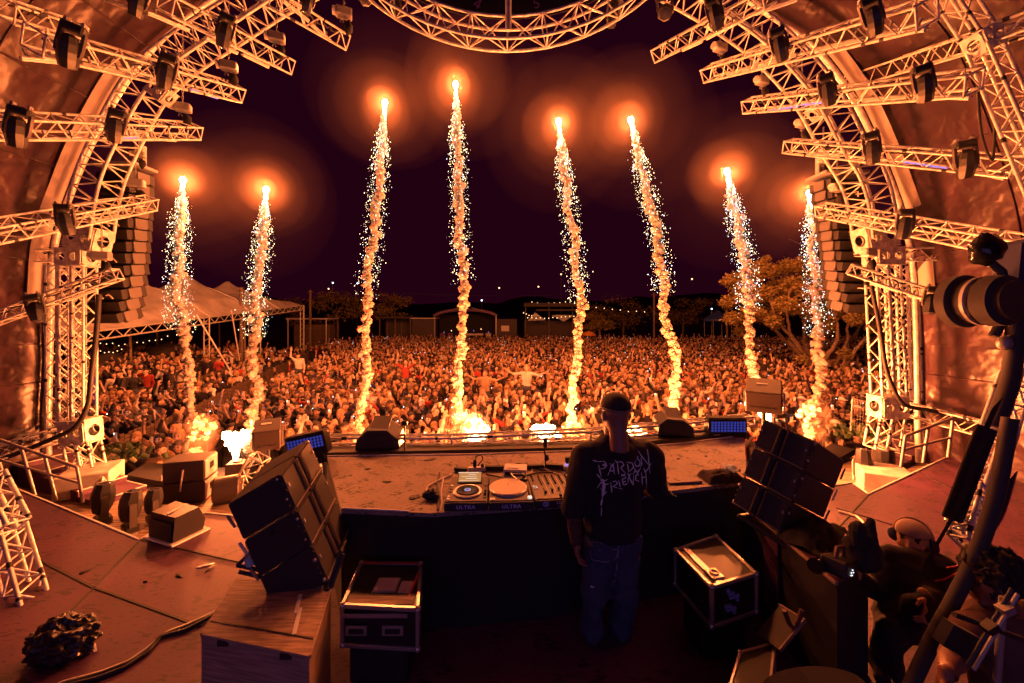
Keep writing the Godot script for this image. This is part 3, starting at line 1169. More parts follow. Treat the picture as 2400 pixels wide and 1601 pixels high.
func hoist(label: String, px: float, py: float, d: float, top: float, s := 1.0, turn := 0.4) -> void:
	var at := P(px, py, d)
	var t := thing("chain_hoist", label, "hoist", at, "chain hoists between the arms", turn)
	obj("motor_housing", Shape.new().at(Vector3(0, 0, 0), Vector3(0.22, 0.13, 0.13) * s, 0.015), M.steel, t)
	obj("gear_cap", Shape.new().lathe(Transform3D(Basis(Vector3(0, 0, 1), PI / 2), Vector3(-0.11 * s, 0, 0)), [Vector2(0.0, 0.05 * s), Vector2(0.055 * s, 0.045 * s), Vector2(0.06 * s, 0)], 12), M.aluminium, t)
	obj("chain_bag", Shape.new().blob(Vector3(0.06, -0.2, 0.01) * s, Vector3(0.06, 0.1, 0.055) * s, noise, 0.5, 1.4, 8, 10, Vector3(px, 0, 0)), M.drape_black, t)
	var hook := []
	for i in 10:
		var a := lerpf(-0.6, PI + 0.9, i / 9.0)
		hook.append(Vector3(-0.03 + cos(a) * 0.022, -0.13 - sin(a) * -0.022, 0) * s)
	obj("hook", Shape.new().tube(hook, 0.006 * s, 6), M.steel, t)
	var n := 26
	var links := Shape.new()
	for i in n:
		var y := lerpf(0.06, top, i / (n - 1.0))
		var q := Basis(Vector3.UP, PI / 2 * (i % 2))
		var rr := top / n * 0.62
		links.tube([Vector3(0, y - rr, 0), Vector3(0, y - rr * 0.5, 0) + q.x * 0.011, Vector3(0, y + rr * 0.5, 0) + q.x * 0.011, Vector3(0, y + rr, 0), Vector3(0, y + rr * 0.5, 0) - q.x * 0.011, Vector3(0, y - rr * 0.5, 0) - q.x * 0.011, Vector3(0, y - rr, 0)], 0.004, 4, false)
	obj("chain", links, M.steel, t)


func fixtures() -> void:
	mat("rig_plate", Color(0.13, 0.12, 0.12), 0.5, 0.3)
	mat("yoke_grey", Color(0.07, 0.06, 0.055), 0.45)
	M.lens_glass = mat("lens_glass", Color(0.04, 0.04, 0.06), 0.08)
	# moving lights hung from the arms: px, py of the axle (2351 view), size in px, roll, tilt, label
	var heads := [
		[160, 105, 118, -0.25, 0.35, "large moving light on the third left arm, outer one"],
		[382, 165, 92, -0.25, 0.3, "moving light on the third left arm, inner one"],
		[40, 292, 108, -0.2, 0.3, "moving light at the left edge on the level arm"],
		[266, 290, 88, -0.2, 0.3, "moving light beside the arch on the left level arm"],
		[517, 72, 88, -0.25, 0.25, "moving light on the second left arm near the arch"],
		[318, 0, 90, -0.3, 0.3, "moving light cut by the top edge on the left"],
		[150, 505, 84, 0.15, 0.25, "moving light above the left tower on the sloping arm"],
		[82, 708, 78, 0.25, -0.2, "moving light under the lowest left arm"],
		[708, 0, 70, -0.2, 0.2, "moving light on the topmost left arm"],
		[1527, 18, 92, 0.1, -0.9, "moving light facing the camera right of the round truss"],
		[1642, 32, 88, 0.25, 0.3, "moving light on the topmost right arm"],
		[2004, 38, 100, 0.3, 0.4, "moving light on the second right arm, outer one"],
		[1790, 104, 88, 0.25, 0.3, "moving light on the second right arm, inner one"],
		[1900, 207, 84, 0.2, 0.3, "moving light on the third right arm near the arch"],
		[2122, 192, 98, 0.2, 0.4, "moving light on the third right arm, outer one"],
		[2002, 340, 86, 0.15, 0.3, "moving light on the fourth right arm beside the arch"],
		[2218, 366, 100, 0.1, 0.4, "moving light on the fourth right arm near the right edge"],
		[2078, 515, 82, -0.1, 0.25, "moving light on the right arm above the tower"],
		[2138, 690, 76, -0.2, -0.2, "moving light under the lowest right arm"],
		[838, -12, 80, 0.1, -0.9, "round moving light at the top edge left of the round truss"],
		[910, 14, 66, 0.15, 0.1, "moving light hung at the left end of the round truss"],
		[1406, 30, 72, -0.1, 0.1, "moving light hung at the right end of the round truss"],
	]
	for h in heads:
		var px: float = h[0] * 1.0208
		var py: float = h[1] * 1.0208
		var d := arm_depth(px, py) - 0.22
		var s: float = h[2] * 0.9 / F * d / 0.56
		var b := Basis(Vector3(0, 0, 1), h[3]) * Basis(Vector3.UP, 0.5 if px < 1200 else -0.5) * Basis.from_scale(Vector3.ONE * s)
		moving_light("moving_light", h[5], P(px, py, d) + b.y * 0.30, b, h[4], "moving lights on the truss arms")
	# floor-standing ones along the deck edge
	for h in [[236, 1208, 98, "moving light standing on the left deck nearest the tower"], [300, 1226, 98, "middle moving light standing on the left deck edge"], [352, 1202, 78, "moving light on the left deck behind the covered lamp"], [1982, 1112, 80, "moving light standing on the right deck beside the speaker stack"], [2028, 1096, 88, "outer moving light standing on the right deck"]]:
		var p := G(h[0] * 1.0208, h[1] * 1.0208, DECK)
		var s: float = h[2] * 1.0208 / F * -p.z / 0.56
		var b := Basis(Vector3(0, 0, 1), PI) * Basis(Vector3.UP, 0.6) * Basis.from_scale(Vector3.ONE * s)
		moving_light("floor_moving_light", h[3], p + Vector3(0, 0.145 * s, 0) - Vector3(0, 0.145 * s, 0), b, 0.12, "moving lights standing on the decks")
	# tube battens under the arms
	var tubes := [[245, 0, 316, 24], [345, 31, 444, 73], [481, 90, 556, 126], [568, 129, 629, 158], [48, 138, 146, 148], [190, 151, 299, 174], [347, 184, 429, 206], [446, 209, 510, 230], [87, 328, 190, 325], [235, 327, 323, 321], [340, 325, 412, 330], [228, 519, 303, 504], [663, 3, 723, 51], [728, 58, 774, 97], [0, 570, 77, 553], [157, 705, 228, 679], [1656, 92, 1729, 54], [1600, 119, 1644, 99], [1705, 177, 1772, 158], [1770, 34, 1869, 0], [1789, 153, 1869, 129], [1916, 117, 2022, 94], [2056, 85, 2170, 70], [1801, 260, 1872, 248], [1880, 245, 1940, 238], [2024, 235, 2127, 228], [2184, 228, 2274, 231], [1898, 362, 1969, 364], [2119, 378, 2221, 393], [2287, 405, 2355, 420], [1973, 515, 2039, 531], [2039, 664, 2107, 683], [2128, 692, 2178, 706]]
	var tilt_names := ["%s pixel tube batten"]
	for i in tubes.size():
		var q: Array = tubes[i]
		var a := P(q[0], q[1], arm_depth(q[0], q[1]))
		var b := P(q[2], q[3], arm_depth(q[2], q[3]))
		var side := "left" if q[0] < 1200 else "right"
		var nth := 0
		for j in tubes.size():
			if (tubes[j][0] < 1200) == (q[0] < 1200) and (tubes[j][1] + tubes[j][3] < q[1] + q[3] or (tubes[j][1] + tubes[j][3] == q[1] + q[3] and j < i)):
				nth += 1
		var lit: bool = i in [8, 9, 7, 23, 24, 28]
		var t := thing("tube_batten", "%s tube batten under the %s arms, %s from the top" % ["violet glowing" if lit else "pale unlit", side, ["first", "second", "third", "fourth", "fifth", "sixth", "seventh", "eighth", "ninth", "tenth", "eleventh", "twelfth", "thirteenth", "fourteenth", "fifteenth", "sixteenth", "seventeenth"][nth]], "tube light", a, "tube battens under the truss arms")
		var dir := b - a
		var k := Basis.looking_at(dir, Vector3.UP)
		obj("housing", Shape.new().box(Transform3D(k, dir / 2.0 + k.y * 0.012), Vector3(0.055, 0.02, dir.length()), 0.004), M.aluminium, t)
		obj("tube", Shape.new().tube([dir * 0.01, dir * 0.99], 0.016, 8), M.violet_tube if lit else M.tube_off, t)
		for e in [0.2, 0.8]:
			obj("bracket", Shape.new().box(Transform3D(k, dir * e + k.y * 0.055), Vector3(0.02, 0.075, 0.02)), M.steel, t)
	hoist("chain hoist hanging above the second left arm's tip", 648, 88, 5.9, 1.6)
	hoist("chain hoist hanging above the third left arm's tip", 536, 155, 5.9, 1.2)
	hoist("chain hoist hanging above the left level arm's tip", 428, 252, 6.3, 1.3)
	hoist("chain hoist carrying the left line array", 326, 362, 6.9, 0.6, 0.8)
	hoist("chain hoist beside the head of the left line array", 318, 430, 6.8, 0.9, 1.1)
	hoist("chain hoist hanging on the left tower top", 238, 600, 6.0, 0.5)
	hoist("chain hoist at the topmost left arm's tip", 806, 30, 5.7, 1.2)
	hoist("chain hoist hanging above the second right arm's tip", 1688, 112, 6.4, 1.3)
	hoist("chain hoist hanging above the third right arm's tip", 1786, 190, 6.8, 1.0)
	hoist("chain hoist hanging above the fourth right arm's tip", 1880, 290, 7.0, 1.1)
	hoist("chain hoist carrying the right line array", 1930, 376, 7.2, 0.6, 0.8)
	hoist("chain hoist beside the head of the right line array", 1962, 440, 7.0, 0.9, 1.1)
	hoist("chain hoist hanging on the right tower top", 2036, 592, 6.0, 0.5)
	line_array(0)
	line_array(1)
	cables_on_towers()


func line_array(s: int) -> void:
	# a curved column of flat cabinets, seen from behind: lit rigging side towards the middle
	var edge := [[338, 405], [336, 470], [332, 540], [326, 620], [318, 690], [306, 752]] if s == 0 else [[1916, 425], [1925, 480], [1934, 540], [1943, 610], [1950, 670], [1962, 728]]
	var d := 7.3
	var c := Curve3D.new()
	for q in edge:
		c.add_point(P(q[0], q[1], d))
	var total := c.get_baked_length()
	var t := thing("line_array", "long curved line array of black speakers hung on the %s" % ["left", "right"][s], "line array", c.sample_baked(0), "line arrays beside the stage")
	var n := 13
	var sg := -1.0 if s == 0 else 1.0
	for i in n:
		var p := c.sample_baked(total * (i + 0.5) / n) - t.position
		var pitch := lerpf(0.02, 0.30, pow(i / (n - 1.0), 1.6))
		var h := total / n
		var b := Basis(Vector3.UP, sg * 0.12) * Basis(Vector3.RIGHT, pitch)
		var body := Shape.new()
		var prof := PackedVector2Array([Vector2(0.22, h * 0.47), Vector2(-0.22, h * 0.40), Vector2(-0.22, -h * 0.40), Vector2(0.22, -h * 0.47)])
		body.prism(Transform3D(b * Basis(Vector3(0, 0, -1), Vector3(0, 1, 0), Vector3(1, 0, 0)), p + b * Vector3(sg * 0.74 if sg < 0 else 0.03, 0, 0)), prof, 0.71)
		var cab := obj("cabinet", body, M.black, t)
		# rigging side: pale plate with a dark slot and pins
		var side := Shape.new()
		side.box(Transform3D(b, p + b * Vector3(sg * 0.013, 0, 0)), Vector3(0.022, h * 0.9, 0.22), 0.004)
		obj("side_plate", side, M.rig_plate, cab)
		var slot := Shape.new()
		slot.box(Transform3D(b, p + b * Vector3(-sg * 0.004, -h * 0.42, 0.12)), Vector3(0.03, h * 0.13, 0.05), 0.004)
		slot.box(Transform3D(b, p + b * Vector3(-sg * 0.004, -h * 0.42, -0.12)), Vector3(0.03, h * 0.13, 0.05), 0.004)
		obj("rigging_slot", slot, M.rubber, cab)
		for k in 2:
			var q0: Vector3 = p + b * Vector3(sg * (0.3 + 0.2 * k), 0, 0.2)
			if i % 3 == 1:
				obj("cable_tail", Shape.new().tube([q0, q0 + Vector3(0.03, -0.02, 0.1), q0 + Vector3(0.12, 0.0, 0.14), q0 + Vector3(0.16, -0.08, 0.1)], 0.012, 6), M.cable_light, cab)
	# flying bar on top
	obj("flying_frame", Shape.new().at(Vector3(sg * 0.36, 0.1, 0), Vector3(0.8, 0.06, 0.5), 0.01).at(Vector3(sg * 0.02, 0.3, 0), Vector3(0.06, 0.4, 0.1), 0.01), M.steel, t)


func cables_on_towers() -> void:
	# thick cable looms that sag from the arch down the towers
	for q in [
		[[[232, 690], [226, 780], [214, 880], [206, 950], [180, 998], [150, 1016], [60, 1055], [-20, 1085]], 6.0, 0.035, "black cable loom hanging down the left tower"],
		[[[2042, 670], [2062, 770], [2076, 860], [2096, 915], [2120, 950], [2180, 962], [2290, 985]], 6.0, 0.03, "black cable loom hanging down the right tower"],
		[[[2332, 290], [2326, 380], [2300, 310], [2292, 200]], 4.0, 0.012, "thin cable loop hanging by the right rear truss"],
		[[[1850, 560], [1880, 575]], 7.0, 0.004, "short safety wire at the right array"],
	]:
		var pts := []
		var c := Curve3D.new()
		for i in q[0].size():
			var p := P(q[0][i][0], q[0][i][1], q[1])
			var a: Array = q[0][maxi(i - 1, 0)]
			var b: Array = q[0][mini(i + 1, q[0].size() - 1)]
			var e: Vector3 = (P(b[0], b[1], q[1]) - P(a[0], a[1], q[1])) / 6.0
			c.add_point(p, -e, e)
		for i in 33:
			pts.append(c.sample_baked(c.get_baked_length() * i / 32.0))
		var o := obj("cable_loom", Shape.new().tube(pts, q[2], 7), M.rubber)
		tag(o, q[3], "cable", "cables on the stage frame")
	# little cables wrapped along the arms
	var k := 0
	for a in arm_lines:
		k += 1
		var p := P((a[0] + a[2]) / 2.0, (a[1] + a[3]) / 2.0, a[8])
		var q := P((a[4] + a[6]) / 2.0, (a[5] + a[7]) / 2.0, a[9])
		var up := (P(a[0], a[1], a[8]) - P(a[2], a[3], a[8])).normalized()
		var pts := []
		for i in 40:
			var u := lerpf(0.04, 0.98, i / 39.0)
			pts.append(p.lerp(q, u) + up * (0.045 + 0.055 * noise.get_noise_2d(u * 9.0, k * 5.0)) + Vector3(0, 0, 0.07 * noise.get_noise_2d(u * 7.0, k * 3.0 + 40.0)))
		var o := obj("arm_cable", Shape.new().tube(pts, 0.011, 5), M.rubber)
		tag(o, "black cable in the " + a[10], "cable", "cables laid in the truss arms")


func ground_poly(pts: Array, y: float) -> PackedVector2Array:
	var pl := PackedVector2Array()
	for q in pts:
		var p := G(q[0], q[1], y)
		pl.append(Vector2(p.x, -p.z))
	return pl


const FLAT := Basis(Vector3(1, 0, 0), Vector3(0, 0, -1), Vector3(0, 1, 0))


func wire(called: String, label: String, pts: Array, r: float, m: Material, group := "", parent: Node3D = null) -> MeshInstance3D:
	# a smooth cable through world points
	var c := Curve3D.new()
	for i in pts.size():
		var e: Vector3 = (pts[mini(i + 1, pts.size() - 1)] - pts[maxi(i - 1, 0)]) / 6.0
		c.add_point(pts[i], -e, e)
	var n := maxi(8, pts.size() * 6)
	var q := []
	for i in n + 1:
		q.append(c.sample_baked(c.get_baked_length() * i / n) - (org if parent else Vector3.ZERO))
	if parent:
		return obj(called, Shape.new().tube(q, r, 6), m, parent)
	var o := obj(called, Shape.new().tube(q, r, 6), m)
	tag(o, label, "cable", group)
	return o


func front_of_stage() -> void:
	# the riser with the DJ gear: dark box, worn top
	var out := [[766, 1070], [1100, 1066], [1380, 1057], [1600, 1040], [1745, 1021], [1750, 1130], [1560, 1152], [1300, 1184], [1010, 1203], [800, 1194]]
	var pl := ground_poly(out, TABLE)
	structure("riser", Shape.new().prism(Transform3D(FLAT, Vector3(0, FLOOR + 0.002, 0)), pl, TABLE - FLOOR - 0.032), M.drape_black)
	structure("riser_top", Shape.new().prism(Transform3D(FLAT, Vector3(0, TABLE - 0.03, 0)), pl, 0.03), M.riser_top)
	var strip := Shape.new()
	for k in [0, 1, 2, 3]:
		var a := Vector3(pl[k].x, TABLE + 0.006, -pl[k].y)
		var b := Vector3(pl[k + 1].x, TABLE + 0.006, -pl[k + 1].y)
		strip.box(Transform3D(Basis.looking_at(b - a, Vector3.UP), (a + b) / 2.0), Vector3(0.014, 0.012, (b - a).length()), 0.003)
	var a9 := G(800, 1191, TABLE + 0.006)
	var b9 := G(958, 1198, TABLE + 0.006)
	strip.box(Transform3D(Basis.looking_at(b9 - a9, Vector3.UP), (a9 + b9) / 2.0), Vector3(0.012, 0.01, (b9 - a9).length()), 0.003)
	structure("riser_edge_strip", strip, M.white_line)
	# the black apron and the guard truss along the front
	var ap := Shape.new()
	for q in [[[740, 1072], [1380, 1058]], [[1380, 1058], [1760, 1019]]]:
		var a := G(q[0][0], q[0][1], TABLE) + Vector3(0, -0.03, -0.17)
		var b := G(q[1][0], q[1][1], TABLE) + Vector3(0, -0.03, -0.17)
		ap.box(Transform3D(Basis.looking_at(b - a, Vector3.UP), (a + b) / 2.0), Vector3(0.22, 0.1, (b - a).length()), 0.01)
	structure("front_apron", ap, M.black)
	var rail := [[[745, 1034], [1060, 1034]], [[1060, 1034], [1380, 1019]], [[1380, 1019], [1760, 984]]]
	var rl := ["left third of the low guard truss along the stage front", "middle third of the low guard truss behind the decks", "right third of the low guard truss beyond the DJ"]
	for k in 3:
		var a := P(rail[k][0][0], rail[k][0][1], 4.35 if k < 2 else 4.5)
		var b := P(rail[k][1][0], rail[k][1][1], [4.35, 4.5, 5.0][k])
		truss("guard_truss", rl[k], "guard truss along the stage front", a, b, Vector3.UP, 0.13, 0.10, 0.014, 0.006, 2.4)
	# wedge lamps lying on the rail
	for q in [[888, 1025, 100, 60, 4.2, 0.15, "faceted black wedge monitor on the rail left of the middle"], [1582, 995, 80, 44, 4.6, -0.2, "faceted black wedge monitor on the rail right of the DJ"]]:
		var at := P(q[0], q[1] + q[3] / 2.0, q[4])
		var t := thing("wedge_monitor", q[6], "wedge monitor", at, "wedge monitors on the rail", q[5])
		var w: float = q[2] / F * q[4]
		var h: float = q[3] / F * q[4]
		var prof := PackedVector2Array([Vector2(-w * 0.5, 0), Vector2(w * 0.5, 0), Vector2(w * 0.46, h * 0.45), Vector2(w * 0.2, h * 0.82), Vector2(-w * 0.24, h * 0.85), Vector2(-w * 0.47, h * 0.5)])
		obj("cabinet", Shape.new().prism(T(Vector3(0, 0, -0.35)), prof, 0.42), M.fixture_black, t)
		obj("top_cover", Shape.new().box(Transform3D(Basis(Vector3.RIGHT, 0.25), Vector3(0, h * 0.92, -0.14)), Vector3(w * 0.44, 0.02, 0.3), 0.006), M.speaker_paint, t)
		obj("grille", Shape.new().box(T(Vector3(0, h * 0.4, 0.074)), Vector3(w * 0.7, h * 0.5, 0.012), 0.004), M.speaker_grille, t)
	# LED wash panels facing the stage: px corners and label
	for q in [[[672, 1030], [768, 1010], [768, 1062], [676, 1082], 3.9, "blue LED wash panel behind the left speaker stack"], [[1668, 982], [1756, 980], [1752, 1030], [1662, 1030], 4.6, "blue LED wash panel before the right speaker stack"]]:
		var c0 := P(q[3][0], q[3][1], q[4])
		var dx := P(q[2][0], q[2][1], q[4]) - c0
		var dy := P(q[0][0], q[0][1], q[4]) - c0
		var t := thing("led_wash_panel", q[5], "stage light", c0, "LED wash panels")
		var b := Basis(dx.normalized(), dx.cross(dy).normalized().cross(dx.normalized()), dx.cross(dy).normalized())
		var w := dx.length()
		var h := dy.length()
		obj("housing", Shape.new().box(Transform3D(b, dx / 2.0 + b.y * h / 2.0 - b.z * 0.06), Vector3(w, h, 0.12), 0.01), M.fixture_black, t)
		obj("top_plate", Shape.new().box(Transform3D(b, dx / 2.0 + b.y * (h + 0.004) - b.z * 0.06), Vector3(w * 0.98, 0.006, 0.1)), M.speaker_paint, t)
		for r in 4:
			for c in 11:
				var p: Vector3 = b.x * w * (c + 1.0) / 12.0 + b.y * h * (0.42 + 0.13 * r) + b.z * 0.004
				obj("led_lens", lens_mesh(), M.blue_led, t).transform = Transform3D(b * Basis(Vector3.RIGHT, PI / 2) * Basis.from_scale(Vector3.ONE * w * 0.034), p)
		obj("name_plate", Shape.new().box(Transform3D(b, b.x * w * 0.2 + b.y * h * 0.22 + b.z * 0.003), Vector3(w * 0.16, h * 0.04, 0.004)), M.aluminium, t)
		obj("stand", Shape.new().box(Transform3D(b, dx / 2.0 - b.y * 0.05 - b.z * 0.05), Vector3(w * 0.7, 0.09, 0.06), 0.01), M.black, t)
	# big light boxes behind the stacks
	for q in [[600, 1048, 6.2, 0.36, 0.34, 0.5, "square light box wrapped in film above the left stack"], [1762, 958, 6.0, 0.46, 0.34, -0.6, "square light box above the right stack"]]:
		var at := P(q[0] + 28, q[1], q[2])
		var t := thing("light_box", q[6], "stage light", at, "square light boxes", q[5])
		var k := Basis(Vector3.RIGHT, 0.3)
		obj("housing", Shape.new().box(Transform3D(k, Vector3(0, q[4] * 0.6, 0)), Vector3(q[3], q[4], q[3] * 1.1), 0.015), M.brown_case, t)
		obj("film_cover", Shape.new().box(Transform3D(k, Vector3(0.004, q[4] * 0.62, 0.03)), Vector3(q[3] + 0.012, q[4] * 0.8, q[3] * 0.8), 0.02), M.film_wrap, t)
		for v in 4:
			obj("vent_slot", Shape.new().box(Transform3D(k, k * Vector3((v - 1.5) * q[3] * 0.2, -q[4] * 0.22, q[3] * 0.56) + Vector3(0, q[4] * 0.6, 0)), Vector3(q[3] * 0.12, q[4] * 0.06, 0.01)), M.black, t)
		obj("yoke", Shape.new().at(Vector3(q[3] * 0.56, q[4] * 0.4, 0), Vector3(0.02, q[4] * 0.8, 0.06)).at(Vector3(-q[3] * 0.56, q[4] * 0.4, 0), Vector3(0.02, q[4] * 0.8, 0.06)).at(Vector3(0, 0.0, 0), Vector3(q[3] * 1.14, 0.02, 0.06)), M.steel, t)
		obj("stand", Shape.new().tube([Vector3(0, 0, 0), Vector3(0, DECK - at.y, 0)], 0.03, 8), M.black, t)
		obj("clamp_plate", Shape.new().box(Transform3D(k, Vector3(-0.02, q[4] * 1.12, 0.02)), Vector3(0.14, 0.012, 0.03)), M.white_line, t)
	# a dark moving light beside the right flame
	moving_light("moving_light", "dark moving light head beside the right flame and light box", P(1826, 962, 6.3), Basis.from_scale(Vector3.ONE * 0.85), 0.2, "moving lights on the truss arms")
	# little camera on its gooseneck, and the handheld mic
	var cam := thing("action_camera", "small black camera on a thin stand at the rail", "camera", P(948, 1070, 4.1))
	obj("stand", Shape.new().tube([Vector3(0, 0, 0), Vector3(0.0, 0.2, 0), Vector3(0.005, 0.32, 0)], 0.008, 6), M.black, cam)
	obj("body", Shape.new().at(Vector3(0, 0.35, 0), Vector3(0.06, 0.045, 0.035), 0.006), M.black, cam)
	obj("lens", Shape.new().lathe(Transform3D(Basis(Vector3.RIGHT, -PI / 2), Vector3(0.012, 0.352, -0.018)), [Vector2(0.015, 0), Vector2(0.014, 0.01), Vector2(0, 0.011)], 12), M.lens_glass, cam)
	var neck := thing("gooseneck_light", "black gooseneck lamp with a round head standing behind the mixer", "lamp", G(1278, 1098, TABLE))
	obj("stem", Shape.new().tube([Vector3.ZERO, Vector3(0.004, 0.08, 0), Vector3(-0.006, 0.16, 0.0), Vector3(0.0, 0.2, 0)], 0.007, 7), M.black, neck)
	obj("base", Shape.new().lathe(T(Vector3.ZERO), [Vector2(0.04, 0), Vector2(0.038, 0.014), Vector2(0.0, 0.018)], 14), M.black, neck)
	obj("knuckle", Shape.new().blob(Vector3(0.012, 0.1, 0), Vector3(0.022, 0.03, 0.018), noise, 0.5, 2.0, 7, 9), M.black, neck)
	obj("head", Shape.new().lathe(T(Vector3(0, 0.2, 0)), [Vector2(0.0, -0.004), Vector2(0.02, 0.0), Vector2(0.021, 0.07), Vector2(0.012, 0.084), Vector2(0, 0.086)], 12), M.black, neck)


var lens_m: ArrayMesh


func lens_mesh() -> ArrayMesh:
	if lens_m == null:
		lens_m = Shape.new().lathe(T(Vector3.ZERO), [Vector2(0.0, 0.35), Vector2(0.6, 0.26), Vector2(0.9, 0.1), Vector2(1.0, 0.0)], 10).mesh()
	return lens_m


func unit_frame(fl: Array, fr: Array, y: float) -> Transform3D:
	# origin at the front-left corner on a level plane, x along the front edge, y up, z towards the DJ
	var a := G(fl[0], fl[1], y)
	var b := G(fr[0], fr[1], y)
	var x := (b - a).normalized()
	return Transform3D(Basis(x, Vector3.UP, x.cross(Vector3.UP)), a)


func words(parent: Node3D, called: String, text: String, t: Transform3D, height: float, m: Material, bold := true, slant := 0.0) -> MeshInstance3D:
	var tm := TextMesh.new()
	tm.text = text
	tm.font = font("Droid Sans", 700 if bold else 400)
	tm.font_size = 32
	tm.pixel_size = height / 24.0
	tm.depth = 0.002
	var o := obj(called, tm, m, parent)
	var sh := Basis(Vector3(1, 0, 0), Vector3(slant, 1, 0), Vector3(0, 0, 1))
	o.transform = Transform3D(t.basis * sh, t.origin)
	return o


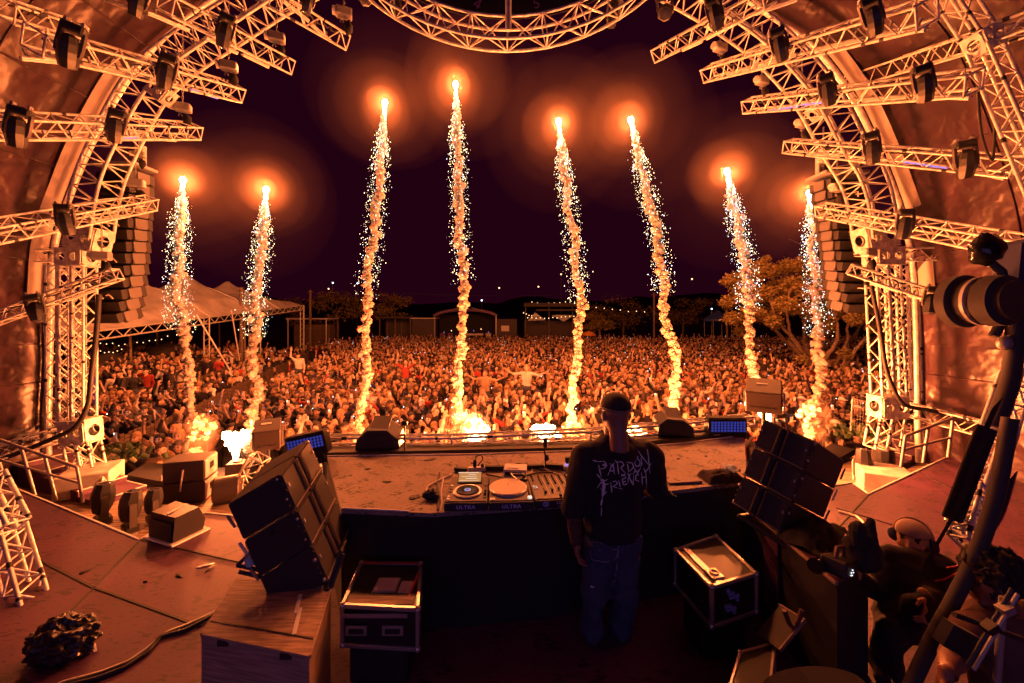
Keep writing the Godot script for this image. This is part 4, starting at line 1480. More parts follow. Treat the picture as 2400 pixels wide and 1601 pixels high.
func dj_table() -> void:
	var panel := mat("deck_panel", Color(0.075, 0.06, 0.055), 0.35)
	var label_m := mat("logo_lavender", Color(0.55, 0.5, 0.95), 0.5)
	label_m.emission_enabled = false
	var knob := mat("knob_black", Color(0.015, 0.015, 0.015), 0.4)
	var vinyl := mat("slipmat_pale", Color(0.72, 0.62, 0.48), 0.7)
	var top := TABLE + 0.062
	var h := 0.06
	# three units and a mixer: front corners in the photograph
	var units := [
		["media_player", [1041, 1176], [1144, 1175], 0.44, "club media player with a lit touch screen, leftmost deck unit", "media player"],
		["turntable", [1146, 1175], [1252, 1172], 0.42, "turntable with a pale slipmat between player and mixer", "turntable"],
		["mixer", [1255, 1171], [1374, 1164], 0.42, "DJ mixer with rows of knobs beside the DJ's arm", "mixer"],
		["media_player", [1452, 1158], [1566, 1142], 0.40, "media player half hidden behind the DJ, rightmost deck unit", "media player"],
	]
	for i in 4:
		var u: Array = units[i]
		var fr := unit_frame(u[1], u[2], top)
		var w := G(u[1][0], u[1][1], top).distance_to(G(u[2][0], u[2][1], top)) - 0.006
		var dep: float = u[3]
		var t := thing(u[0], u[4], u[5], fr.origin - Vector3(0, h, 0))
		t.basis = fr.basis
		obj("body", Shape.new().at(Vector3(w / 2, h / 2 - 0.002, -dep / 2), Vector3(w, h - 0.008, dep), 0.006), M.black, t)
		obj("top_panel", Shape.new().at(Vector3(w / 2, h - 0.003, -dep / 2), Vector3(w - 0.01, 0.006, dep - 0.01), 0.002), panel, t)
		obj("front_skirt", Shape.new().at(Vector3(w / 2, h / 2 - 0.006, 0.008), Vector3(w, h, 0.01), 0.002), M.black, t)
		if i != 2:
			words(t, "brand_lettering", "ULTRA", T(Vector3(w * 0.5, h * 0.5 - 0.006, 0.0145)), 0.026, label_m, true, 0.35).scale *= Vector3(1.35, 1, 1)
		else:
			words(t, "brand_lettering", "ULTRA", T(Vector3(w * 0.56, h * 0.66 - 0.006, 0.0145)), 0.021, label_m, true, 0.35).scale *= Vector3(1.35, 1, 1)
			words(t, "brand_lettering", "musicfestival", T(Vector3(w * 0.58, h * 0.24 - 0.006, 0.0145)), 0.013, label_m, false)
			var logo := Shape.new()
			for s in 2:
				var arc := []
				for k in 15:
					var a := lerpf(-1.25, 1.25, k / 14.0) + PI * s
					arc.append(Vector3(w * 0.2 + cos(a) * 0.019, h * 0.45 + sin(a) * 0.019, 0.014))
				logo.tube(arc, 0.0035, 5)
			logo.tube([Vector3(w * 0.2 - 0.006, h * 0.45 + 0.02, 0.014), Vector3(w * 0.2 - 0.006, h * 0.45 - 0.006, 0.014), Vector3(w * 0.2, h * 0.45 - 0.011, 0.014), Vector3(w * 0.2 + 0.006, h * 0.45 - 0.006, 0.014), Vector3(w * 0.2 + 0.006, h * 0.45 + 0.02, 0.014)], 0.0035, 5)
			obj("logo", logo, label_m, t)
		if u[0] == "media_player":
			obj("jog_rim", Shape.new().lathe(T(Vector3(w * 0.5, h, -dep * 0.34)), [Vector2(0.112, 0), Vector2(0.112, 0.012), Vector2(0.104, 0.016), Vector2(0.084, 0.014)], 32), M.brushed_edge, t)
			obj("jog_wheel", Shape.new().lathe(T(Vector3(w * 0.5, h, -dep * 0.34)), [Vector2(0.092, 0.013), Vector2(0.084, 0.022), Vector2(0.03, 0.02), Vector2(0.0, 0.02)], 32), M.glossy_black, t)
			obj("jog_display", Shape.new().lathe(T(Vector3(w * 0.5, h, -dep * 0.34)), [Vector2(0.026, 0.0205), Vector2(0.024, 0.023), Vector2(0, 0.023)], 20), M.screen_cyan, t)
			obj("jog_hub", Shape.new().lathe(T(Vector3(w * 0.5, h, -dep * 0.34)), [Vector2(0.014, 0.0235), Vector2(0.0, 0.025)], 14), M.black, t)
			var sc := Basis(Vector3.RIGHT, 0.35)
			obj("screen_housing", Shape.new().box(Transform3D(sc, Vector3(w * 0.5, h + 0.02, -dep * 0.83)), Vector3(w * 0.64, 0.02, 0.13), 0.004), M.black, t)
			obj("touch_screen", Shape.new().box(Transform3D(sc, Vector3(w * 0.5, h + 0.031, -dep * 0.826)), Vector3(w * 0.58, 0.003, 0.108)), M.screen_amber, t)
			for k in 5:
				obj("waveform_line", Shape.new().box(Transform3D(sc, Vector3(w * 0.5 + (rng.randf() - 0.5) * 0.05, h + 0.0335, -dep * 0.826) + sc * Vector3(0, 0, -0.045 + 0.022 * k)), Vector3(w * [0.54, 0.2, 0.4, 0.3, 0.5][k], 0.001, [0.006, 0.004, 0.003, 0.005, 0.003][k])), M.screen_white, t)
			for k in 8:
				var x: float = w * (0.075 if k < 5 else 0.93)
				var z: float = -dep * [0.08, 0.17, 0.36, 0.47, 0.6, 0.14, 0.42, 0.6][k]
				obj("round_button", Shape.new().lathe(T(Vector3(x, h, z)), [Vector2(0.012, 0), Vector2(0.011, 0.006), Vector2(0, 0.007)], 12), M.brushed_edge if k in [0, 1, 4] else knob, t)
			obj("pitch_slot", Shape.new().at(Vector3(w * 0.93, h + 0.001, -dep * 0.24), Vector3(0.012, 0.003, 0.12)), M.glossy_black, t)
			obj("pitch_fader", Shape.new().at(Vector3(w * 0.93, h + 0.01, -dep * 0.22), Vector3(0.022, 0.018, 0.012), 0.003), knob, t)
		elif u[0] == "turntable":
			var c := Vector3(w * 0.46, h, -dep * 0.46)
			obj("platter", Shape.new().lathe(T(c), [Vector2(0.152, 0.0), Vector2(0.152, 0.012), Vector2(0.146, 0.02), Vector2(0.14, 0.021)], 40), M.brushed_edge, t)
			obj("slipmat", Shape.new().lathe(T(c), [Vector2(0.142, 0.0215), Vector2(0.14, 0.0245), Vector2(0.0, 0.0245)], 40), vinyl, t)
			obj("spindle", Shape.new().lathe(T(c), [Vector2(0.004, 0.0245), Vector2(0.004, 0.045), Vector2(0, 0.046)], 8), M.chrome, t)
			obj("tonearm", Shape.new().tube([Vector3(w * 0.9, h + 0.045, -dep * 0.9), Vector3(w * 0.82, h + 0.05, -dep * 0.86), Vector3(w * 0.55, h + 0.052, -dep * 0.86), Vector3(w * 0.62, h + 0.05, -dep * 0.72), Vector3(w * 0.70, h + 0.04, -dep * 0.62)], 0.006, 7), M.brushed_edge, t)
			obj("arm_base", Shape.new().lathe(T(Vector3(w * 0.88, h, -dep * 0.84)), [Vector2(0.035, 0), Vector2(0.034, 0.02), Vector2(0.012, 0.024), Vector2(0.012, 0.05), Vector2(0, 0.052)], 16), knob, t)
			obj("start_button", Shape.new().at(Vector3(w * 0.08, h + 0.002, -dep * 0.07), Vector3(0.04, 0.006, 0.03), 0.002), M.brushed_edge, t)
			obj("strobe_dome", Shape.new().lathe(T(Vector3(w * 0.93, h, -dep * 0.08)), [Vector2(0.018, 0), Vector2(0.017, 0.012), Vector2(0, 0.02)], 14), M.screen_white, t)
			obj("pitch_slot", Shape.new().at(Vector3(w * 0.93, h + 0.001, -dep * 0.36), Vector3(0.012, 0.003, 0.15)), M.glossy_black, t)
		else:
			for c in 6:
				for r in 5:
					if c == 0 and r > 2:
						continue
					var p := Vector3(w * (0.1 + 0.15 * c), h, -dep * (0.94 - 0.085 * r))
					obj("knob", Shape.new().lathe(T(p), [Vector2(0.009, 0), Vector2(0.0075, 0.016), Vector2(0, 0.0165)], 10), knob, t)
			for c in 4:
				var x := w * (0.25 + 0.15 * c)
				obj("fader_slot", Shape.new().at(Vector3(x, h + 0.001, -dep * 0.3), Vector3(0.006, 0.003, 0.1)), M.glossy_black, t)
				obj("fader_cap", Shape.new().at(Vector3(x, h + 0.012, -dep * (0.22 + 0.06 * (c % 3))), Vector3(0.018, 0.02, 0.026), 0.004), knob, t)
				obj("channel_rule", Shape.new().at(Vector3(x + w * 0.075, h + 0.0006, -dep * 0.55), Vector3(0.002, 0.002, dep * 0.75)), M.white_line, t)
			for c in 6:
				obj("pad", Shape.new().at(Vector3(w * (0.07 + 0.05 * (c % 2)), h + 0.003, -dep * (0.52 - 0.05 * (c / 2))), Vector3(0.016, 0.006, 0.012), 0.002), M.screen_white if c % 3 == 0 else M.tube_off, t)
			obj("crossfader", Shape.new().at(Vector3(w * 0.52, h + 0.01, -dep * 0.08), Vector3(0.02, 0.018, 0.026), 0.004), knob, t)
	# the clutter behind the units
	var box := thing("power_supply", "pale metal power box lying behind the turntable", "power box", G(1208, 1116, TABLE), "", -0.12)
	obj("case", Shape.new().box(Transform3D(Basis(Vector3.RIGHT, 0.1), Vector3(0, 0.05, 0)), Vector3(0.2, 0.07, 0.12), 0.006), M.tube_off, box)
	obj("label_sticker", Shape.new().box(Transform3D(Basis(Vector3.RIGHT, 0.1), Vector3(-0.02, 0.088, 0.01)), Vector3(0.1, 0.003, 0.05)), M.white_line, box)
	obj("socket_row", Shape.new().box(Transform3D(Basis(Vector3.RIGHT, 0.1), Vector3(0, 0.045, 0.064)), Vector3(0.17, 0.03, 0.008)), M.black, box)
	var chg := thing("charger_plug", "black cube charger stuck in a white adaptor behind the mixer", "charger", G(1332, 1101, TABLE))
	obj("adaptor", Shape.new().at(Vector3(0, 0.02, 0), Vector3(0.085, 0.04, 0.07), 0.008), M.white_line, chg)
	obj("collar", Shape.new().at(Vector3(0, 0.05, 0), Vector3(0.062, 0.02, 0.05), 0.004), M.violet_tube, chg)
	obj("cube", Shape.new().at(Vector3(0, 0.09, 0), Vector3(0.058, 0.058, 0.05), 0.008), M.black, chg)
	var stp := thing("socket_strip", "white socket strip with a black plug behind the left player", "socket strip", G(1118, 1104, TABLE), "", 0.1)
	obj("strip", Shape.new().at(Vector3(0, 0.018, 0), Vector3(0.16, 0.036, 0.05), 0.006), M.white_line, stp)
	obj("plug", Shape.new().at(Vector3(-0.02, 0.07, 0), Vector3(0.03, 0.07, 0.03), 0.006), M.black, stp)
	obj("plug", Shape.new().at(Vector3(0.05, 0.05, 0), Vector3(0.028, 0.03, 0.03), 0.006), M.black, stp)
	for q in [[1080, 1106, 0.12], [1160, 1102, 0.18], [1250, 1099, 0.2], [1300, 1098, 0.16]]:
		var o := obj("adapter_brick", Shape.new().at(Vector3(0, 0.02, 0), Vector3(q[2], 0.035, 0.05), 0.006), M.black)
		o.position = G(q[0], q[1], TABLE) + Vector3(0, 0.003, 0)
		o.rotation.y = rng.randf_range(-0.3, 0.3)
		tag(o, "black adapter brick in the cable clutter, %s" % {1080: "behind the left player", 1160: "left of the power box", 1250: "right of the power box", 1300: "before the charger"}[q[0]], "adapter", "adapter bricks behind the decks")
	var paths := [
		[[[1060, 1112], [1030, 1125], [1002, 1140], [998, 1153], [1015, 1160]], 0.008, "cable_light", "pale cable bundle at the left player's side"],
		[[[1030, 1108], [1024, 1130], [1028, 1160], [1026, 1196]], 0.008, "rubber", "black cable running down the riser edge at the left player"],
		[[[1040, 1120], [1034, 1150], [1036, 1180], [1030, 1205]], 0.007, "cable_light", "pale cable running down beside the left player"],
		[[[1116, 1098], [1115, 1070], [1128, 1066], [1132, 1076], [1120, 1092]], 0.006, "rubber", "black cable loop standing behind the left player"],
		[[[1178, 1098], [1165, 1080], [1150, 1066], [1144, 1070]], 0.005, "cable_light", "pale cable rising from the power box"],
		[[[1140, 1112], [1180, 1120], [1220, 1118], [1260, 1108], [1310, 1106], [1345, 1110]], 0.007, "rubber", "black cable winding along the units' backs"],
		[[[1245, 1110], [1248, 1096], [1280, 1100], [1310, 1112], [1340, 1104]], 0.005, "cable_light", "pale cable arching behind the mixer"],
		[[[1190, 1092], [1215, 1086], [1245, 1094], [1262, 1108]], 0.005, "rubber", "black cable arching over the power box"],
		[[[1556, 1158], [1570, 1150], [1578, 1162], [1586, 1165]], 0.007, "rubber", "black cable at the right player's corner"],
	]
	for q in paths:
		var pts := []
		for k in q[0].size():
			var e: Array = q[0][k]
			var p := G(e[0], e[1], TABLE + 0.012)
			if q[0][0][1] < 1100 and k > 0 and k < q[0].size() - 1 and e[1] < 1090:
				p = P(e[0], e[1], -G(q[0][0][0], q[0][0][1], TABLE).z)
			if e[1] > 1190:
				p = P(e[0], e[1], 2.86)
			pts.append(p)
		wire("table_cable", q[3], pts, q[1], M[q[2]], "cables around the decks")
	var jb := obj("plug_cluster", Shape.new().blob(Vector3(0, 0.03, 0), Vector3(0.06, 0.04, 0.045), noise, 0.7, 2.2, 9, 12).blob(Vector3(0.05, 0.02, 0.03), Vector3(0.03, 0.03, 0.03), noise, 0.7, 2.2, 7, 9), M.rubber)
	jb.position = G(1010, 1168, TABLE)
	tag(jb, "knot of black plugs and cables left of the player", "plugs")
	# board, cloth and bottle on the right
	var bd := obj("flat_board", Shape.new().at(Vector3(0, 0.008, 0), Vector3(0.30, 0.014, 0.09), 0.003), M.riser_top)
	bd.position = G(1602, 1130, TABLE) + Vector3(0, 0.004, 0)
	bd.rotation.y = 0.12
	tag(bd, "thin pale board lying on the riser right of the decks", "board")
	var fold := []
	for j in 15:
		for i in 19:
			var u := i / 18.0 * 2 - 1
			var w := j / 14.0 * 2 - 1
			var rim := maxf(absf(u), absf(w))
			var e := 1.0 - pow(rim, 6.0)
			fold.append(Vector3(u * 0.175 * (1 + 0.07 * noise.get_noise_2d(w * 2, 1)), 0.006 + e * (0.055 + 0.03 * noise.get_noise_2d(u * 2.6, w * 2.6)), w * 0.10 * (1 + 0.1 * noise.get_noise_2d(u * 2, 7))))
	var jk := obj("folded_towel", Shape.new().sheet(fold, 19, 15, Vector3.UP), M.towel_dark)
	jk.position = G(1690, 1122, TABLE)
	jk.rotation.y = 0.15
	tag(jk, "dark folded towel on the riser's right end", "towel")
	var bt := thing("water_bottle", "clear plastic water bottle lying on the dark towel", "bottle", G(1692, 1114, TABLE) + Vector3(0, 0.085, 0))
	bt.basis = Basis(Vector3.UP, 0.3) * Basis(Vector3.RIGHT, PI / 2 - 0.15)
	bottle_parts(bt, 0.19, 0.031)
	# scraps of tape and dirt trodden into the riser top
	for q in [[1008, 1078, 0.11, 0.022, 0.4], [1108, 1086, 0.04, 0.014, 0.1], [972, 1166, 0.09, 0.03, 0.6], [1012, 1066, 0.05, 0.012, 0.3], [1655, 1070, 0.03, 0.012, -0.2], [1590, 1076, 0.05, 0.01, 0.5], [860, 1100, 0.05, 0.02, 0.3], [905, 1130, 0.07, 0.02, -0.3]]:
		var o := obj("tape_scrap", Shape.new().blob(Vector3.ZERO, Vector3(q[2] / 2, 0.004, q[3]), noise, 0.9, 2.4, 6, 14, Vector3(q[0], 0, 0)), M.rubber)
		o.position = G(q[0], q[1], TABLE) + Vector3(0, 0.003, 0)
		o.rotation.y = q[4]
		tag(o, "black tape scrap on the riser top, %s" % {1008: "upper left of the player", 1108: "behind the left player", 972: "dark star-shaped one left of the player", 1012: "thin one near the far edge", 1655: "near the right panel", 1590: "between board and far edge", 860: "near the left stack", 905: "middle of the left half"}[q[0]], "tape", "tape scraps on the riser")


func bottle_parts(t: Node3D, h: float, r: float) -> void:
	obj("bottle_body", Shape.new().lathe(T(Vector3.ZERO), [Vector2(0, 0), Vector2(r * 0.9, 0), Vector2(r, h * 0.05), Vector2(r * 0.93, h * 0.2), Vector2(r, h * 0.3), Vector2(r, h * 0.7), Vector2(r * 0.75, h * 0.82), Vector2(r * 0.38, h * 0.9), Vector2(r * 0.38, h * 0.94)], 16), M.clear_plastic, t)
	obj("label_band", Shape.new().lathe(T(Vector3.ZERO), [Vector2(r * 1.015, h * 0.38), Vector2(r * 1.015, h * 0.66)], 16), M.label_blue, t)
	obj("cap", Shape.new().lathe(T(Vector3.ZERO), [Vector2(r * 0.45, h * 0.93), Vector2(r * 0.45, h), Vector2(0, h)], 12), M.white_line, t)


func speaker_stack(label: String, a: Vector3, b: Vector3, c: Vector3, q: Vector3) -> void:
	# a: near top front corner, b: far top front, c: near top back, q: near bottom front
	var w := b - a
	var h := q - a
	var d := c - a
	var t := thing("speaker_stack", label, "speaker stack", q, "tilted speaker stacks beside the DJ")
	var frame := Basis(w / 2.0, h / 3.0, d)
	for r in 3:
		for k in 2:
			var o := a - q + w * (k + 0.5) / 2.0 + h * (r + 0.5) / 3.0 + d * 0.5
			var cab := obj("cabinet", Shape.new().at(Vector3.ZERO, Vector3(0.985, 0.965, 1.0), 0.035), M.speaker_paint, t)
			cab.transform = Transform3D(frame, o)
			var inner := -0.5 if k == 1 else 0.5
			obj("grille", Shape.new().at(Vector3(-inner * 0.22, 0.02, -0.505), Vector3(0.70, 0.84, 0.03), 0.01), M.speaker_grille, cab)
			var port := []
			for i in 9:
				port.append(Vector2(cos(PI * i / 8.0) * 0.13, -sin(PI * i / 8.0) * 0.07))
			obj("port", Shape.new().prism(Transform3D(Basis(Vector3(1, 0, 0), Vector3(0, 0, 1), Vector3(0, -1, 0)), Vector3(inner * 0.70, 0.42, -0.5)), PackedVector2Array(port), 0.82), M.speaker_paint, cab)
			obj("edge_highlight", Shape.new().at(Vector3(0, 0.465, -0.52), Vector3(0.97, 0.05, 0.05), 0.015), M.speaker_edge_highlight, cab)  # pale bar painted as the front edge catching the light
			obj("badge", Shape.new().at(Vector3(-inner * 0.75, -0.1, -0.53), Vector3(0.045, 0.09, 0.02)), M.brushed_edge, cab)
			for e in 3:
				obj("screw_head", Shape.new().at(Vector3(inner * 0.6, -0.36 + 0.36 * e, -0.545), Vector3(0.04, 0.05, 0.02)), M.black, cab)
	# rigging hardware down both front edges
	for s in 2:
		for i in 16:
			var o: Vector3 = a - q + w * (1.0 if s == 1 else 0.0) + h * (i + 0.5) / 16.0 + d * rng.randf_range(0.0, 0.07)
			obj("rigging_pin", Shape.new().blob(o, Vector3.ONE * rng.randf_range(0.006, 0.013), noise, 0.6, 2.0, 5, 6, Vector3(i, s, 0)), M.brushed_edge if i % 3 == 0 else M.black, t)
	# back frame rail
	for i in 4:
		obj("frame_bar", Shape.new().box(Transform3D(frame.orthonormalized(), a - q + d * 1.04 + h * (0.14 + 0.24 * i)), Vector3(0.012, 0.09, 0.016), 0.003), M.tube_off if i % 2 else M.steel, t)
	obj("base_frame", Shape.new().box(Transform3D(frame.orthonormalized(), w * 0.5 + d * 0.5 + h * 0.03), Vector3(w.length() * 1.04, 0.03, d.length() * 1.06), 0.006), M.black, t)


func quad_box(called: String, label: String, cat: String, top: Array, y: float, base: float, m: Material, group := "") -> Node3D:
	# an upright box whose top corners are given in the photograph
	var pl := ground_poly(top, y)
	var mid := Vector2.ZERO
	for p in pl:
		mid += p / pl.size()
	for i in pl.size():
		pl[i] -= mid
	var t := thing(called, label, cat, Vector3(mid.x, base, -mid.y), group)
	obj("body", Shape.new().prism(Transform3D(FLAT, Vector3(0, 0.003, 0)), pl, y - base - 0.003), m, t)
	t.set_meta("pl", pl)
	return t


func case_trim(t: Node3D, y: float, r := 0.012) -> void:
	# aluminium edging of a road case, corner balls, latches
	var pl: PackedVector2Array = t.get_meta("pl")
	var hgt := y
	for i in pl.size():
		var a := Vector3(pl[i].x, hgt, -pl[i].y)
		var b := Vector3(pl[(i + 1) % pl.size()].x, hgt, -pl[(i + 1) % pl.size()].y)
		var k := Basis.looking_at(b - a, Vector3.UP)
		obj("edge_profile", Shape.new().box(Transform3D(k, (a + b) / 2.0), Vector3(r * 2, r * 2, (b - a).length()), 0.003), M.brushed_edge, t)
		var a0 := Vector3(a.x, r, a.z)
		var b0 := Vector3(b.x, r, b.z)
		obj("edge_profile", Shape.new().box(Transform3D(k, (a0 + b0) / 2.0), Vector3(r * 2, r * 2, (b - a).length()), 0.003), M.brushed_edge, t)
		obj("edge_profile", Shape.new().box(T((a + a0) / 2.0), Vector3(r * 2, hgt - r * 2, r * 2), 0.003), M.brushed_edge, t)
		obj("corner_ball", Shape.new().blob(a, Vector3.ONE * r * 1.7, noise, 0.0, 1.0, 8, 10), M.brushed_edge, t)
		obj("corner_ball", Shape.new().blob(a0, Vector3.ONE * r * 1.7, noise, 0.0, 1.0, 8, 10), M.brushed_edge, t)


func speakers_and_cases() -> void:
	speaker_stack("tilted stack of six black speakers on the left wooden box", P(654, 1111, 2.45), P(721, 1028, 2.9), P(531, 1183, 2.4), P(766, 1366, 2.45))
	speaker_stack("tilted stack of six black speakers on the right bench box", P(1911, 1032, 2.75), P(1792, 980, 3.0), P(1983, 1081, 2.95), P(1829, 1250, 2.75))
	# steel cradle under the left stack
	var cr := thing("tilt_cradle", "black steel cradle under the left speaker stack", "cradle", P(560, 1330, 2.45))
	for q in [[[556, 1325], [640, 1245]], [[556, 1325], [770, 1372]], [[640, 1245], [600, 1300]], [[560, 1340], [760, 1388]], [[770, 1372], [800, 1290]], [[775, 1380], [805, 1298]]]:
		rod(cr, "bar", P(q[0][0], q[0][1], 2.42), P(q[1][0], q[1][1], 2.5), 0.012, M.black)
	# the worn wooden box under it
	var y := 2.775
	var bx := quad_box("wooden_box", "worn wooden crate carrying the left speaker stack", "box", [[556, 1362], [775, 1380], [725, 1542], [472, 1490]], y, FLOOR, M.crate_wood)
	var pl: PackedVector2Array = bx.get_meta("pl")
	obj("lid", Shape.new().prism(Transform3D(FLAT, Vector3(0, y - FLOOR, 0)), pl, 0.012), M.crate_wood, bx)
	for i in 4:
		var a := Vector3(pl[i].x, y - FLOOR + 0.004, -pl[i].y)
		var b := Vector3(pl[(i + 1) % 4].x, y - FLOOR + 0.004, -pl[(i + 1) % 4].y)
		obj("edge_batten", Shape.new().box(Transform3D(Basis.looking_at(b - a, Vector3.UP), (a + b) / 2.0), Vector3(0.016, 0.018, (b - a).length()), 0.003), M.crate_wood, bx)
	var s0 := Vector3(pl[3].x, 0, -pl[3].y).lerp(Vector3(pl[0].x, 0, -pl[0].y), 0.2) + Vector3(0, y - FLOOR + 0.014, 0)
	var s1 := Vector3(pl[2].x, 0, -pl[2].y).lerp(Vector3(pl[1].x, 0, -pl[1].y), 0.2) + Vector3(0, y - FLOOR + 0.014, 0)
	obj("lid_joint", Shape.new().box(Transform3D(Basis.looking_at(s1 - s0, Vector3.UP), (s0 + s1) / 2.0), Vector3(0.008, 0.003, (s1 - s0).length() * 0.98)), M.rubber, bx)
	for k in [0.22, 0.8]:
		var p := Vector3(pl[3].x, y - FLOOR - 0.01, -pl[3].y).lerp(Vector3(pl[2].x, y - FLOOR - 0.01, -pl[2].y), k)
		obj("recessed_handle", Shape.new().at(p + Vector3(0, 0, 0.004), Vector3(0.06, 0.03, 0.02), 0.003), M.black, bx)
	for q in [[0.62, 0.5, 0.16], [0.72, 0.2, 0.2]]:
		var p := Vector3(lerpf(pl[3].x, pl[2].x, q[0]), y - FLOOR + 0.015, -lerpf(pl[3].y, pl[0].y, q[1]))
		obj("tape_strip", Shape.new().box(Transform3D(Basis(Vector3.UP, 0.35), p), Vector3(0.022, 0.002, q[2])), M.white_line, bx)
	# the bench box under the right stack
	var yb := 2.93
	var rb := quad_box("bench_box", "long black bench box carrying the right speaker stack", "box", [[1735, 1180], [1962, 1374], [2035, 1312], [1850, 1166]], yb, FLOOR, M.drape_black)
	var plb: PackedVector2Array = rb.get_meta("pl")
	obj("lid", Shape.new().prism(Transform3D(FLAT, Vector3(0, yb - FLOOR, 0)), plb, 0.014), M.stage_black, rb)
	var ea := Vector3(plb[0].x, yb - FLOOR + 0.01, -plb[0].y)
	var eb := Vector3(plb[1].x, yb - FLOOR + 0.01, -plb[1].y)
	obj("edge_batten", Shape.new().box(Transform3D(Basis.looking_at(eb - ea, Vector3.UP), (ea + eb) / 2.0), Vector3(0.02, 0.018, (eb - ea).length()), 0.003), M.crate_wood, rb)
	obj("side_panel", Shape.new().box(Transform3D(Basis.looking_at(eb - ea, Vector3.UP), ea.lerp(eb, 0.42) - Vector3(0.012, 0.3, 0)), Vector3(0.012, 0.56, 0.16), 0.003), M.stage_black, rb)
	var cl := []
	for j in 12:
		for i in 16:
			var u := i / 15.0 * 2 - 1
			var w := j / 11.0 * 2 - 1
			cl.append(Vector3(u * 0.26, 0.02 + 0.08 * (1 - u * u) * (1 - w * w) + 0.035 * noise.get_noise_2d(u * 3, w * 3), w * 0.14))
	var cw := obj("crumpled_cloth", Shape.new().sheet(cl, 16, 12, Vector3.UP), M.drape_black)
	cw.position = G(1905, 1262, yb) + Vector3(0, 0.014, 0)
	cw.rotation.y = 0.6
	tag(cw, "crumpled black cloth behind the right speaker stack", "cloth")
	# left road case
	var yc := 2.72
	var y0 := 2.47
	var lc := quad_box("flight_case", "black flight case with red tape and a paper card left of the DJ", "flight case", [[848, 1320], [986, 1322], [979, 1428], [803, 1419]], yc, y0, M.fixture_black, "flight cases in the DJ pit")
	case_trim(lc, yc - y0)
	obj("dolly", Shape.new().at(Vector3(0, (FLOOR - y0) / 2, -0.02), Vector3(0.36, y0 - FLOOR - 0.004, 0.34), 0.01), M.black, lc)
	var plc: PackedVector2Array = lc.get_meta("pl")
	var on := func(u: float, v: float) -> Vector3:
		var p := plc[3].lerp(plc[2], u).lerp(plc[0].lerp(plc[1], u), v)
		return Vector3(p.x, yc - y0, -p.y)
	obj("front_ledge", Shape.new().box(T(on.call(0.5, 0.12) + Vector3(0, 0.004, 0)), Vector3(0.40, 0.008, 0.07), 0.002), M.crate_wood, lc)
	obj("card_frame", Shape.new().box(T(on.call(0.52, 0.46) + Vector3(0, 0.003, 0)), Vector3(0.155, 0.006, 0.14), 0.002), M.steel, lc)
	obj("paper_card", Shape.new().box(T(on.call(0.52, 0.46) + Vector3(0, 0.007, 0)), Vector3(0.13, 0.003, 0.12)), M.paper_pink, lc)
	for k in 2:
		obj("tape_strip", Shape.new().box(T(on.call(0.76 + 0.1 * k, 0.43) + Vector3(0, 0.003, 0)), Vector3(0.042, 0.003, 0.11)), M.paper_pink, lc)
	obj("red_tape", Shape.new().box(T(on.call(0.5, 0.955) + Vector3(0, 0.014, 0)), Vector3(0.40, 0.003, 0.014)), M.red_tape, lc)
	var rt := obj("red_tape", Shape.new().at(Vector3.ZERO, Vector3(0.014, 0.003, 0.36)), M.red_tape, lc)
	rt.transform = Transform3D(Basis(Vector3.UP, -0.03), on.call(0.93, 0.55) + Vector3(0, 0.004, 0))
	var fz := -(plc[2].y + plc[3].y) / 2.0 + 0.008
	obj("lid_band", Shape.new().at(Vector3(0.0, 0.205, fz), Vector3(0.40, 0.026, 0.012), 0.003), M.brushed_edge, lc)
	for k in [-0.11, 0.11]:
		obj("handle_dish", Shape.new().at(Vector3(k, 0.115, fz), Vector3(0.13, 0.06, 0.012), 0.003), M.brushed_edge, lc)
		obj("handle_grip", Shape.new().at(Vector3(k, 0.115, fz + 0.008), Vector3(0.09, 0.03, 0.012), 0.004), M.black, lc)
	# right road case
	var rc := quad_box("flight_case", "black flight case with a butterfly latch turned corner-on right of the DJ", "flight case", [[1583, 1290], [1668, 1376], [1771, 1345], [1678, 1258]], 2.766, 2.506, M.fixture_black, "flight cases in the DJ pit")
	case_trim(rc, 0.26)
	obj("dolly", Shape.new().at(Vector3(0, (FLOOR - 2.506) / 2, 0), Vector3(0.3, 0.30, 0.3), 0.01), M.black, rc)
	var plr: PackedVector2Array = rc.get_meta("pl")
	var onr := func(u: float, v: float) -> Vector3:
		var p := plr[0].lerp(plr[1], u).lerp(plr[3].lerp(plr[2], u), v)
		return Vector3(p.x, 0.26, -p.y)
	var j0: Vector3 = onr.call(0.72, 0.0)
	var j1: Vector3 = onr.call(0.72, 1.0)
	var jl0: Vector3 = onr.call(0.0, 0.2)
	var jl1: Vector3 = onr.call(1.0, 0.2)
	obj("lid_band", Shape.new().box(Transform3D(Basis.looking_at(jl1 - jl0, Vector3.UP), (jl0 + jl1) / 2.0 + Vector3(0, 0.004, 0)), Vector3(0.05, 0.008, (jl1 - jl0).length()), 0.002), M.brushed_edge, rc)
	obj("butterfly_latch", Shape.new().box(Transform3D(Basis.looking_at(jl1 - jl0, Vector3.UP), onr.call(0.8, 0.24) + Vector3(0, 0.012, 0)), Vector3(0.09, 0.014, 0.1), 0.005), M.brushed_edge, rc)
	obj("latch_bow", Shape.new().lathe(T(onr.call(0.8, 0.24) + Vector3(0, 0.02, 0)), [Vector2(0.03, 0), Vector2(0.03, 0.008), Vector2(0.018, 0.008), Vector2(0.018, 0)], 16), M.steel, rc)
	for k in 7:
		obj("side_sticker", Shape.new().box(Transform3D(Basis.looking_at(onr.call(1.0, 1.0) - onr.call(1.0, 0.0), Vector3.UP), onr.call(1.0, 0.35 + 0.07 * (k % 4)) + Vector3(0.0, -0.05 - 0.025 * k, 0.006)), Vector3(0.012, 0.018, 0.02 + 0.03 * (k % 3))), M.sticker_blue, rc)
